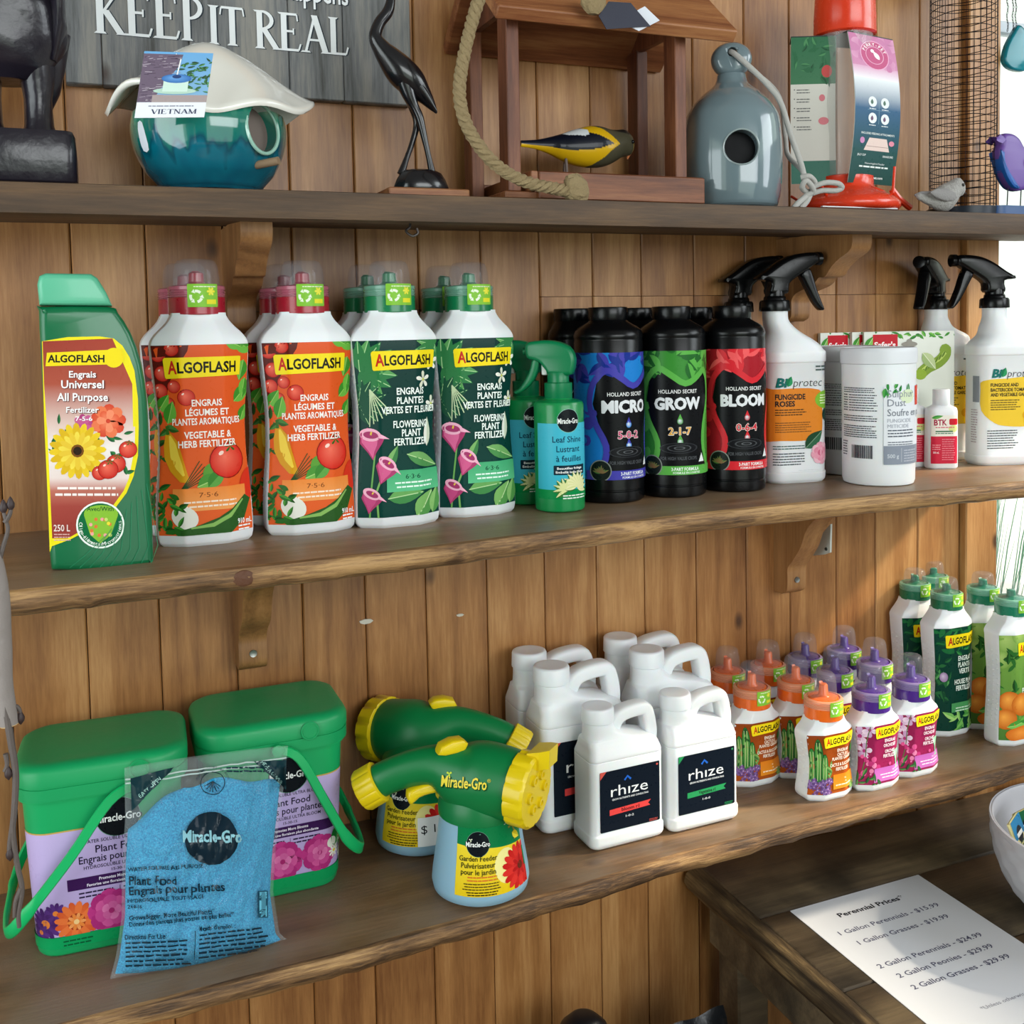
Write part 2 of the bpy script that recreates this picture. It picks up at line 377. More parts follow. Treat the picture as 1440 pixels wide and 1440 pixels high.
        X = (V[:, 0]-ox)*kx+V[:, 1]*k*sk; Y = (V[:, 1]-CAPH/2)*k
        ca, sa = math.cos(rot), math.sin(rot); P = np.c_[x+X*ca-Y*sa, y+X*sa+Y*ca]
        return s.raw(P.tolist(), F, [C(col)]*len(P), lay)
    def fine(s, x0, x1, y, n, dy, h, col, al='l', seed=1):      # print too small to read: broken dashes
        rd = random.Random(seed*31+n); s.lay += 1
        for k in range(n):
            xx = x0; end = x1-rd.random()*(x1-x0)*0.18
            if al == 'c': d = rd.random()*(x1-x0)*0.1; xx += d; end = x1-d
            while xx < end:
                l = min(h*rd.uniform(1.2, 4.5), end-xx)
                s.raw([(xx, y-k*dy), (xx+l, y-k*dy), (xx+l, y-k*dy+h), (xx, y-k*dy+h)], [(0, 1, 2, 3)], [C(col)]*4, s.lay); xx += l+h*0.5
        return s
    def build(s, name, surf, parent=None, clip=None, du=0.3, dv=1.0, off=0.0004, eps=0.00002, m=None, u0=0.0, z0=0.0, thick=False):
        bm = bmesh.new(); cl = bm.loops.layers.float_color.new('Col')
        for V, F, cols, lay in s.items:
            vs = [bm.verts.new((p[0], p[1], lay)) for p in V]
            for f in F:
                try: fc = bm.faces.new([vs[i] for i in f])
                except ValueError: continue
                for lp, i in zip(fc.loops, f): lp[cl] = cols[i]
        def cut(co, no, clear=False):
            bmesh.ops.bisect_plane(bm, geom=list(bm.verts)+list(bm.edges)+list(bm.faces), dist=1e-5, plane_co=co, plane_no=no, clear_outer=clear)
        if clip:
            a, b_, c_, d = clip; cut((a, 0, 0), (-1, 0, 0), True); cut((c_, 0, 0), (1, 0, 0), True); cut((0, b_, 0), (0, -1, 0), True); cut((0, d, 0), (0, 1, 0), True)
        X = [v.co.x for v in bm.verts]; Y = [v.co.y for v in bm.verts]
        if du:
            q = math.ceil(min(X)/du)*du
            while q < max(X): cut((q, 0, 0), (1, 0, 0)); q += du
        if dv:
            q = math.ceil(min(Y)/dv)*dv
            while q < max(Y): cut((0, q, 0), (0, 1, 0)); q += dv
        bm.normal_update()
        for f in bm.faces:
            if f.normal.z < 0: f.normal_flip()
        me = bpy.data.meshes.new(name); bm.to_mesh(me); bm.free()
        n = len(me.vertices); co = np.zeros(n*3); me.vertices.foreach_get('co', co); co = co.reshape(-1, 3)
        eps = min(eps, 0.0011/max(1, s.lay))
        P, N = surf.map(co[:, 0]/100+u0, co[:, 1]/100+z0)
        P = P+N*(off+eps*co[:, 2])[:, None]; me.vertices.foreach_set('co', P.ravel())
        me.polygons.foreach_set('use_smooth', [True]*len(me.polygons)); me.materials.append(m or M_print); me.update()
        me.normals_split_custom_set_from_vertices([tuple(v) for v in N])
        return link(name, me, parent)

# ------------------------------------------------------------------ the setting
ZM, ZB, ZT = -0.2151, -0.6136, -0.772          # tops of middle shelf, bottom shelf, table
def top_z(Y): return 0.150+(0.150-0.136)*Y/0.22   # the top shelf dips a little towards its front
wall = tag(B().box(-0.62, 1.295, 0.016, 0.05, -1.62, 2.2).obj('wall_back', mat('wall_gap', '#1c1109', 0.8)), kind='structure')
PX = [-0.62, -0.54, -0.462, -0.385, -0.308, -0.232, -0.155, -0.078, 0.0005, 0.078, 0.1632, 0.2418, 0.3195, 0.398, 0.4808, 0.5628, 0.640, 0.7143, 0.7977, 0.882, 0.9592, 1.0435, 1.118, 1.201, 1.287]
def plank_mesh(w, h):
    c = 0.0016; g = 0.0005; t = 0.016
    sec = [(g, 0), (g+c, -t+0.0), (w-g-c, -t), (w-g, -t+c), (w-g, 0)]
    sec = [(g, 0), (g, -t+c), (g+c, -t), (w-g-c, -t), (w-g, -t+c), (w-g, 0)]
    b = B(); b.loft([[(x, y, 0) for x, y in sec], [(x, y, h) for x, y in sec]]); return b.mesh('plank', M_wall, angle=20)
for i in range(len(PX)-1):
    w = PX[i+1]-PX[i]; cuts = [-1.62, 2.2] if i < 10 or i % 5 == 4 else [-1.62, 0.0225 if i < 15 else 0.0375, 2.2]
    for z0, z1 in zip(cuts, cuts[1:]):
        p = link('plank', plank_mesh(w, z1-z0-0.0007), wall); p.location = (PX[i], 0.016, z0)  # near-black disc paints the shade inside the hollow
# corner post beside the window and the window itself
post = B().box(0, 0.066, -0.012, 0.05, -1.62, 2.2, 0.002).obj('trim_1', M_wall); post.location = (1.2885, 0, 0); tag(post, kind='structure')
def frame(name, x0, x1, z0, z1, t, y0, y1, m, parent=None):
    b = B(); b.box(x0, x0+t, y0, y1, z0, z1, 0.002).box(x1-t, x1, y0, y1, z0, z1, 0.002).box(x0+t, x1-t, y0, y1, z1-t, z1, 0.002).box(x0+t, x1-t, y0, y1, z0, z0+t, 0.002)
    return b.obj(name, m, parent)
M_wframe = mat('painted_window_frame', '#cfd6dd', 0.5)
win = tag(frame('window_1', 1.356, 2.40, -0.60, 0.62, 0.012, 0.0, 0.05, M_wframe), kind='structure')
B().box(1.368, 2.388, 0.012, 0.03, 0.452, 0.472, 0.002).obj('glazing_bar', M_wframe, win)
B().box(1.368, 2.388, 0.018, 0.022, -0.588, 0.608).obj('pane', mat('window_glass', '#f4faff', 0.02, alpha=0.08, spec=0.6), win)
tag(B().box(1.3555, 2.60, 0.0, 0.05, -1.62, -0.60).box(1.3555, 2.60, 0.0, 0.05, 0.62, 2.2).box(2.40, 2.60, 0.0, 0.05, -0.60, 0.62).obj('wall_window', M_wall), kind='structure')
M_pl = mat('plain_boards', '#9c9b98', 0.7, bump=0.1)
tag(B().box(-2.4, 2.7, -4.1, 0.1, -1.66, -1.62).obj('floor', wood('floor_boards', '#3a2c20', '#5d4934', '#7a6348', 'Y', 0.5, rough=0.6)), kind='structure')
tag(B().box(-2.4, 2.7, -4.1, 0.1, 2.2, 1.09).obj('ceiling', M_pl), kind='structure')
def wall_hole(name, ax, at_, a0, a1, h0, h1, A0, A1):              # a wall with one opening, ax = constant axis
    b = B()
    for (p, q, r, s) in ((A0, a0, -1.62, 2.2), (a1, A1, -1.62, 2.2), (a0, a1, -1.62, h0), (a0, a1, h1, 2.2)):
        if ax == 'X': b.box(at_, at_+0.04, p, q, r, s)
        else: b.box(p, q, at_, at_+0.04, r, s)
    tag(b.obj(name, M_pl), kind='structure')
wall_hole('wall_left', 'X', -1.75, -2.4, -0.3, -0.9, 0.95, -4.1, 0.05)
wall_hole('wall_front', 'Y', -4.1, -0.6, 2.2, -1.5, 1.6, -2.4, 2.7)
wall_hole('wall_right', 'X', 2.60, -3.4, -0.12, 0.62, 2.15, -4.1, 0.05)  # unseen; opening heights set to let sun in yet keep it off the table
tag(B().box(-1.75, -0.62, 0.0, 0.05, -1.62, 2.2).obj('wall_return', M_wall), kind='structure')

# ------------------------------------------------------------------ shelves
SHELVES = []
def shelf(name, label, xs, yf, zt, th, seed, X0=-0.62, X1=1.30, tilt=None, rough=1.0):
    # yf: list of (X, Y) front edge; th thickness; cross section swept along X
    nX = 150; rings = []; b = B()
    xs_ = [p[0] for p in yf]; ys_ = [p[1] for p in yf]
    for i in range(nX+1):
        X = X0+(X1-X0)*i/nX; f = float(np.interp(X, xs_, ys_))
        n1 = noise.noise(Vector((X*9, seed, 0)))*0.005*rough; n2 = noise.noise(Vector((X*23, seed+3, 0)))*0.003*rough; n3 = noise.noise(Vector((X*60, seed+5, 1)))*0.0018*rough
        f0 = f+n1*0.6+n3*0.4; zf = zt(f) if callable(zt) else zt; zb = zt(-0.001) if callable(zt) else zt
        q = abs(noise.noise(Vector((X*14, seed+9, 2))))
        rings.append([(X, -0.0005, zb), (X, f0+0.006, zf), (X, f0+0.0008, zf-0.0012), (X, f0-0.002*rough+n2, zf-th*0.35+n3), (X, f0-0.001+n2*0.8+n3, zf-th*0.62),
                      (X, f0+0.004*rough+q*0.012*rough, zf-th*(0.9 if rough > 0.3 else 0.96)+n3), (X, f0+0.012+q*0.008*rough, zf-th+n3*0.5), (X, -0.0005, zb-th)])
    n = 8; V = [p for r in rings for p in r]; F = []; MI = []
    for i in range(nX):
        for j in range(n):
            k = (j+1) % n; F.append((i*n+j, i*n+k, (i+1)*n+k, (i+1)*n+j)); MI.append(1 if 1 <= j <= 4 and rough > 0.3 else 0)
    F += [tuple(range(n))[::-1], tuple(range(nX*n, nX*n+n))]; MI += [0, 0]
    me = mesh(name, V, F, [M_shelf if rough > 0.3 else M_shelf2, M_edge], True, 50, MI)
    o = tag(link(name, me), label, 'shelf'); SHELVES.append(o); return o
shelf('wall_shelf', 'upper stained wooden shelf with a rounded straight edge, carrying birdhouses', None, [(-1, -0.222), (2, -0.222)], top_z, 0.029, 1.0, rough=0.12, X1=1.40)
shelf('wall_shelf', 'middle stained wooden shelf with a rough live edge, carrying tall bottles', None,
      [(-0.62, -0.289), (-0.06, -0.284), (0.10, -0.281), (0.283, -0.281), (0.42, -0.268), (0.661, -0.248), (0.9, -0.249), (1.136, -0.254), (2, -0.256)], ZM, 0.024, 4.0)
shelf('wall_shelf', 'bottom stained wooden shelf with a split live edge, carrying buckets and jugs', None,
      [(-0.62, -0.266), (-0.02, -0.263), (0.25, -0.262), (0.44, -0.25), (0.626, -0.236), (0.9, -0.228), (1.179, -0.221), (2, -0.22)], ZB, 0.026, 9.0)
for x, y, Y, r, nm in ((343, 813, -0.2815, 0.0066, 0), (846, 752, -0.2495, 0.0062, 1)):      # knots on the live edge of the middle shelf
    p = Py(x, y, Y); q = B(); R_ = []
    for l, k in ((0.004, 1.25), (-0.0018, 1.1), (-0.0030, 0.8), (-0.0026, 0.45), (-0.0034, 0.2)): R_.append([(p[0]+r*1.35*k*math.cos(2*PI*j/24)*(1+0.08*math.sin(3*j)), Y+l, p[2]+r*k*math.sin(2*PI*j/24)) for j in range(24)])
    q.loft(R_); q.obj('knot', mat('edge_knot', '#5e3a26', 0.6, bump=0.6, bscale=220), SHELVES[1])
def bracket(label, X, zt, dep, hgt, w=0.032, screw=True):
    t = thing('shelf_bracket', label, 'bracket', (X, 0, zt), 0, 'wooden brackets under the shelves')
    d, h = dep, hgt
    g = min(0.034, d*0.30)
    out = [(0, 0), (-d, 0), (-d, -0.016), (-d+0.003, -0.024), (-d*0.93, -0.030), (-d*0.84, -0.036), (-d*0.74, -0.046), (-d*0.66, -0.058)]
    out += [(-d*0.58, -h*0.50), (-d*0.50, -h*0.58), (-g*1.35, -h*0.66), (-g*1.02, -h*0.74), (-g, -h*0.84), (-g*0.95, -h*0.95), (-g*0.6, -h), (0, -h)]
    sm = [(p.x, p.y) for p in smooth_curve([(y, z, 0) for y, z in out[2:15]], 4)]
    out = out[:2]+sm+out[15:]
    b = B(); b.prism(out, -w/2, w/2, 'X'); o = b.obj('bracket_body', M_brk, t, angle=30)
    mod = o.modifiers.new('soft_edge', 'BEVEL'); mod.width = 0.003; mod.segments = 2; mod.limit_method = 'ANGLE'; mod.angle_limit = math.radians(40)
    if screw:
        s = B(); s.lathe([(0.0012, -g-0.0012), (0.0042, -g-0.0018), (0.0045, -g+0.0006)], 14, (0, 0, -h*0.86), ax='Y'); s.obj('screw', M_steel, t)
    return t
bracket('left pine bracket under the upper shelf, behind the orange-labelled bottles', 0.177, 0.1165, 0.165, 0.118, screw=False)
bracket('right pine bracket under the upper shelf, behind the black spray trigger', 0.952, 0.1165, 0.160, 0.118, screw=False)
bracket('left pine bracket under the middle shelf, above the green buckets', 0.177, ZM-0.0245, 0.130, 0.155)
br_r = bracket('right pine bracket under the middle shelf, in front of a white metal bracket', 0.945, ZM-0.0245, 0.108, 0.155)
mb = thing('metal_bracket', 'white painted metal bracket behind the right bracket of the middle shelf', 'bracket', (0, 0, 0))
def Pxx(x, y, X):
    q = ray(x, y); p = CLOC+q*(X-CLOC[0])/q[0]; return (float(p[1]), float(p[2]))
mbp = [Pxx(x, y, 0.985) for x, y in ((1168, 737), (1167, 777), (1158, 780), (1124, 783), (1140, 772), (1152, 755))]
b = B(); b.prism([(p[0], min(p[1], ZM-0.0245)) for p in mbp], 0.985, 0.988, 'X'); mbq = [p[0] for p in mbp]; b.box(0.975, 0.998, -0.004, -0.0004, -0.335, ZM-0.0246, 0.001); b.box(0.980, 0.993, min(mbq), -0.002, ZM-0.0275, ZM-0.0246, 0.0008)
b.obj('plate', mat('painted_white_metal', '#cfd3cd', 0.4), mb); B().lathe([(0.0022, 0.9835), (0.0026, 0.985)], 12, (0, *Pxx(1162, 772, 0.985)), ax='X').obj('screw', mat('dark_screw', '#2a2c2a', 0.5), mb)
hk = B(); hk.tube(smooth_curve([(0.326, -0.205, 0.112), (0.326, -0.207, 0.104), (0.321, -0.209, 0.099), (0.327, -0.211, 0.094), (0.333, -0.211, 0.097), (0.332, -0.211, 0.102)], 5), 0.0013, 6)
tag(hk.obj('cup_hook', mat('dull_iron', '#3a3634', 0.4, metal=0.8)), 'small steel cup hook screwed in under the upper shelf', 'hook')
for (x, y, r) in ((515, 874, 0.006), (647, 865, 0.0035)):
    p = Py(x, y, -0.001); b = B(); n = 7; R = [(p[0]+r*1.5*math.cos(2*PI*k/n)*(1+0.2*math.sin(k*3)), p[2]+r*0.55*math.sin(2*PI*k/n)) for k in range(n)]
    b.prism(R, -0.0016, -0.0002); tag(b.obj('paper_scrap', mat('old_paper', '#c9c3b6', 0.8)), 'torn scrap of %s paper stuck on the panelled wall' % ('larger white' if r > 0.004 else 'tiny white'), 'scrap')

# ------------------------------------------------------------------ table with price sheet
tb = thing('display_table', 'dark worn wooden table under the bottom shelf with a price sheet on it', 'table', (0.79, -0.01, ZT))
ny = [(-0.01-0.0), ]
edges = [0.0, -0.145, -0.305, -0.47, -0.62]
for k in range(4):
    bb = B().box(0.0, 1.25, edges[k+1]+0.0006, edges[k]-0.0006, -0.028, 0.0, 0.0022)
    bb.obj('board', M_table, tb)
bb = B(); R = []
for i in range(41):
    y = -0.62*i/40; n1 = noise.noise(Vector((y*12, 3, 0)))*0.0025; n2 = noise.noise(Vector((y*40, 7, 0)))*0.0012
    R.append([(0.0-0.0005, y, -0.001), (-0.010+n1, y, -0.0015+n2), (-0.021+n1, y, -0.009+n2), (-0.024+n1, y, -0.020), (-0.019+n1, y, -0.030+n2), (-0.0005, y, -0.032)])
bb.loft(R); bb.obj('edge_moulding', M_tedge, tb, angle=60)
B().box(0.004, 1.22, -0.60, -0.02, -0.105, -0.033, 0.002).obj('apron', M_table, tb)
for (x, y) in ((0.012, -0.03), (0.012, -0.57), (1.2, -0.03), (1.2, -0.57)):
    B().box(x, x+0.05, y-0.05, y, -0.848, -0.106, 0.003).obj('leg', M_table, tb)
M_sheet = mat('white_paper', '#e0e1e5', 0.6)
sh = thing('price_sheet', 'white paper sheet of perennial prices lying on the dark table', 'sign', (0.8350, -0.159, ZT))
B().box(0, 0.216, -0.279, 0, 0.0003, 0.0009).obj('paper', M_sheet, sh, smooth=False)
L = Lab()
K = '#5b5b70'
L.text('Perennial Prices*', 10.3, 24.5, 0.86, '#25252b', w=10.7, b=0.03)
for t, y, w, c in (('1 Gallon Perennials - $15.99', 21.3, 16.2, 10.5), ('1 Gallon Grasses - $19.99', 18.8, 14.5, 10.5), ('2 Gallon Perennials - $24.99', 14.1, 16.3, 10.3), ('2 Gallon Peonies - $29.99', 11.8, 14.8, 10.4), ('2 Gallon Grasses - $29.99', 9.5, 15.0, 10.5)):
    L.text(t, c, y, 0.82, K, w=w, b=0.014)
L.text('*Unless otherwise noted', 12.0, 3.6, 0.55, '#8a8a96', w=9.4)
L.build('print', Flat((0, -0.279, 0.0009), (1, 0, 0), (0, 1, 0)), sh, du=0, dv=0, m=M_paperprint, off=0.00005)
# bowl of seed packets
bx = Pz(1392, 1142, ZT+0.124)+0.134*np.array([0.73, -0.68, 0])
bw = thing('bowl', 'white textured bowl of small packets on the dark table at the right', 'bowl', (bx[0], bx[1], ZT))
b = B(); R = []; n = 144
prof = smooth_table([(0.0, 0.040, 0), (0.6, 0.052, 0.004), (1.3, 0.100, 0.024), (2.1, 0.124, 0.060), (2.9, 0.133, 0.096), (3.5, 0.1345, 0.122), (3.7, 0.1325, 0.1245), (3.9, 0.129, 0.122), (4.6, 0.126, 0.096), (5.3, 0.116, 0.062), (6.0, 0.088, 0.028), (6.6, 0.03, 0.014)], 6)
for q, (_, r, z) in enumerate(prof):
    ring = []
    for j in range(n):
        t = 2*PI*j/n; d = 0.0
        if 8 < q < 29: row = q//3; d = -0.0030*abs(math.sin(j*PI/6+(row % 2)*PI/2))*math.sin(PI*((q % 3)+0.5)/3)
        ring.append(((r+d)*math.cos(t), (r+d)*math.sin(t), z))
    R.append(ring)
b.loft(R); b.obj('bowl_body', mat('bowl_ceramic', '#bdbcc2', 0.4, coat=0.2), bw)
M_pk = M_paperprint
def packet(lab, x, y, z, rz, tilt, cols):
    t = thing('seed_packet', lab, 'packet', (bw.location.x+x, bw.location.y+y, ZT+z), rz, 'packets in the white bowl')
    o = B().box(-0.021, 0.021, -0.0025, 0.0025, 0, 0.062, 0.0015).obj('packet_body', mat('packet_'+cols[0][1:], cols[1], 0.4), t); o.rotation_euler.x = tilt
    l = Lab(); l.rect(-2.1, 0, 2.1, 6.2, cols[1]).rect(-2.1, 3.9, 2.1, 6.2, cols[0]).ell(0, 4.2, 1.15, 1.0, '#10151c').rect(-1.1, 4.0, 1.1, 4.5, '#f4f4f0').ell(0.2, 1.3, 0.7, 0.7, '#e0604a').fine(-1.6, 1.6, 3.2, 3, 0.35, 0.15, '#2e5d3a')
    q = l.build('print', Flat((0, -0.0026, 0), (1, 0, 0), (0, 0, 1)), t, du=0, dv=0); q.rotation_euler.x = tilt
packet('blue-topped small packet nearest the left rim of the white bowl', -0.078, 0.046, 0.068, 0.5, -0.35, ('#1f78a8', '#e9dfa0'))
packet('green-topped small packet behind the others in the white bowl', -0.052, 0.064, 0.064, 0.2, -0.25, ('#1f5f3a', '#d9c870'))
packet('larger blue and yellow packet upright in the white bowl', -0.076, 0.012, 0.062, 0.15, -0.2, ('#1c86b8', '#f0e08a'))
packet('blue packet lying deeper at the right of the white bowl', -0.008, 0.006, 0.050, -0.3, -0.3, ('#2489b0', '#efe3a8'))
# dark things low on the floor against the wall
for lab, x0, x1, yt, h in (('black rounded vase-like pot top low against the wall, left of the table', 800, 842, 1428, 0.04), ):
    p = Py((x0+x1)/2, yt, -0.12)
    r = 0.022; zt_ = p[2]; b = B(); b.lathe([(0.05, -1.62), (0.055, -1.5), (0.05, zt_-0.06), (0.03, zt_-0.015), (0.018, zt_-0.003), (0.012, zt_)], 24, (p[0], -0.12, 0)); tag(b.obj('black_pot', mat('black_glaze', '#141418', 0.4)), lab, 'pot')
p1 = Py(955, 1440, -0.14); p2 = Py(1017, 1414, -0.14)
b = B(); R = []
for k in range(13):
    t = k/12; x = p1[0]-0.02+(p2[0]-p1[0]+0.02)*t; top = p1[2]+(p2[2]-p1[2])*min(1, t*1.15)+0.002*math.sin(t*9); d = 0.02+0.05*math.sin(PI*t)**0.5
    R.append([(x, -0.14-d, -1.62), (x, -0.14-d, top-0.10), (x, -0.14-0.008, top-0.012), (x, -0.14, top), (x, -0.14+0.008, top-0.012), (x, min(-0.03, -0.14+d), top-0.10), (x, min(-0.03, -0.14+d), -1.62)])
b.loft(R); tag(b.obj('black_sack', mat('black_sack_plastic', '#15181d', 0.25, bump=0.8, bscale=40)), 'crumpled black plastic sack standing on the floor beside the table', 'sack')

# ------------------------------------------------------------------ art for the labels
def tomato(L, x, y, r, col='#d8291c', stem=True):
    L.ell(x, y, r, r*0.93, '#8e120c'); L.ell(x, y, r*0.95, r*0.88, col, col2='#f4705a', n=18)
    L.ell(x-r*0.35, y+r*0.4, r*0.16, r*0.1, '#ffd9cc', ang=0.6, n=8)
    if stem: L.petals(x+r*0.15, y+r*0.72, r*0.42, 5, r*0.14, '#2e6b24', a0=0.4, squash=0.7)
def algo_box(L, x0, x1, z0, z1, tw=None):
    L.poly([(x0, z0+0.15), (x0+0.1, z0), (x1, z0+0.2), (x1+0.08, z1-0.05), (x1-0.1, z1), (x0+0.1, z1-0.02), (x0-0.08, z1-0.2)], '#f8de1c')
    w = x1-x0; h = z1-z0; yc = (z0+z1)/2+0.05
    L.text('A', x0+w*0.11, yc+0.02*h, h*0.62, '#c8281e', w=w*0.125, b=0.03); L.text('LGOFLASH', x0+w*0.175, yc, h*0.52, '#18160f', w=w*0.76, al='l', b=0.03)
def calla(L, x, y, s, ang, col='#e0679a', col2='#f6b6cf'):
    ca, sa = math.cos(ang), math.sin(ang)
    def T(pts): return [(x+(a*ca-b*sa)*s, y+(a*sa+b*ca)*s) for a, b in pts]
    L.poly(T([(0, 0), (-0.28, 0.5), (-0.75, 1.15), (-0.62, 1.75), (-0.1, 2.05), (0.45, 1.75), (0.62, 1.25), (1.0, 1.35), (0.7, 0.9), (0.3, 0.45)]), '#b23e70')
    L.poly(T([(0.02, 0.1), (-0.2, 0.55), (-0.62, 1.2), (-0.6, 1.6), (-0.1, 1.5), (0.5, 1.25), (0.4, 0.9), (0.15, 0.5)]), col)
    c = T([(0.02, 1.58), (0.06, 1.56), (0.5, 1.3), (1.25, 1.1), (0.75, 1.5)]); L.ell(*c[0], 0.74*s, 0.40*s, col2, ang=ang-0.25); L.poly(c[2:], col2); L.ell(*c[1], 0.52*s, 0.22*s, '#a8356a', ang=ang-0.25); L.line([c[1], T([(0.15, 1.75)])[0]], 0.12*s, '#e8c84a')
def monstera(L, x, y, s, ang, col, col2):
    for k in range(9):
        a = ang+(k-4)*0.34; l = s*(1.0-0.07*abs(k-4)); L.leaf(x, y, l, s*0.34, a, col if k % 2 else col2, col2, '#a9d79a')
def fill_greens(L, x0, x1, y0, y1, n, s, cols, seed):
    rd = random.Random(seed)
    for k in range(n):
        a = rd.uniform(0, 2*PI); c = rd.choice(cols); L.leaf(rd.uniform(x0, x1), rd.uniform(y0, y1), s*rd.uniform(0.7, 1.2), s*rd.uniform(0.25, 0.45), a, c, cols[0])
def art_veg(U):                                                   # U = half width of label in cm
    L = Lab(); L.rect(-U, 1.0, U, 20.4, '#e8622a', '#e0561f'); rd = random.Random(4)
    L.poly([(-U, 20.4), (-U, 13), (-U+0.9, 14.2), (-U+1.6, 16.5), (-U+3.6, 19.6), (-U+3.8, 20.4)], '#5a1a12')
    for (x, y, r) in ((-4.3, 19.3, 0.8), (-2.9, 19.8, 0.75), (-4.0, 17.4, 0.85), (-2.6, 18.3, 0.6), (-4.4, 15.7, 0.8), (-2.9, 16.1, 0.7), (-3.6, 14.4, 0.7), (-1.7, 15.0, 0.9), (-4.5, 13.6, 0.6)): tomato(L, x, y, r, '#c6271d', False)
    for a in ((-4.9, 13.6, 2.2, 1.3, 0.9), (-3.9, 12.4, 2.4, 1.5, 1.25), (3.3, 20.2, 2.6, 1.5, -0.2), (2.2, 20.6, 2.4, 1.2, -0.35), (4.4, 18.6, 2.2, 1.4, -1.8), (3.3, 14.4, 2.6, 1.5, 0.75), (4.2, 12.4, 1.8, 1.2, 1.2), (4.6, 16.8, 2.2, 1.2, -1.7)): L.leaf(*a, '#3f8f2c', '#6cb544', '#9ccc66')
    fill_greens(L, -U, -3.6, 8.2, 12.6, 9, 1.5, ['#2f5a22', '#47803a', '#1f4018'], 3)
    L.line([(-3.9, 11.4), (-3.6, 10.4), (-3.4, 9.2), (-2.9, 8.0), (-2.2, 6.9), (-1.7, 6.6)], [0.6, 1.7, 2.0, 1.7, 1.0, 0.3], '#d99a1c')
    L.line([(-3.7, 11.2), (-3.4, 10.3), (-3.2, 9.2), (-2.7, 8.1), (-2.2, 7.2)], [0.2, 0.8, 1.0, 0.8, 0.2], '#f5d24a')
    L.line([(-3.9, 11.3), (-4.0, 12.2)], 0.35, '#3a6a24')
    for k in range(6): L.line([(-2.6, 5.6), (-0.6+k*0.25, 8.6-k*0.3)], 0.09, '#2b4d28')
    L.ell(0.6, 7.2, 0.9, 1.1, '#5f9c3a'); L.leaf(-0.9, 6.0, 2.8, 1.7, 0.35, '#4c9438', '#79b450', '#a8d27a'); L.leaf(0.2, 5.9, 2.6, 1.4, 0.8, '#3d8530', '#5fa348')
    L.ell(4.4, 5.6, 0.9, 2.0, '#d8341e', ang=-0.3); tomato(L, 2.35, 8.5, 1.95)
    L.rect(-3.4, 3.6, 4.2, 5.9, '#f5a25a', '#ef8a3c'); L.text('7·5·6', 0.2, 5.2, 0.5, '#7a3a12', w=1.9); L.fine(-2.6, 3.4, 4.4, 2, 0.45, 0.17, '#fde6d2', 'c')
    L.ell(-2.2, 3.0, 1.4, 1.1, '#e8e6dc', ang=-0.5); fill_greens(L, -U, -2.6, 1.4, 6.0, 30, 1.3, ['#2b6a24', '#4b9a38', '#1d4a1a'], 8)
    L.line([(-2.6, 1.4), (-0.6, 1.35), (1.6, 1.9), (3.2, 3.0), (4.4, 4.6)], [0.7, 1.7, 2.0, 1.8, 0.8], '#2c5a24'); L.line([(-1.6, 1.9), (0.6, 2.1), (2.2, 2.9), (3.8, 4.4)], [0.15, 0.4, 0.4, 0.15], '#8ab860')
    L.text('910 mL', 3.9, 2.2, 0.55, '#ffffff', w=1.7, b=0.02); L.fine(3.1, 4.7, 1.6, 2, 0.35, 0.15, '#ffffff')
    algo_box(L, -3.7, 3.9, 16.9, 19.0)
    for t, y, w, h in (('ENGRAIS', 14.45, 3.1, 0.68), ('LÉGUMES ET', 13.5, 4.5, 0.68), ('PLANTES AROMATIQUES', 12.6, 7.3, 0.68), ('VEGETABLE &', 11.25, 4.9, 0.7), ('HERB FERTILIZER', 10.35, 6.1, 0.7)): L.text(t, 0.35, y, h, '#fff6ee', w=w, b=0.022)
    return L
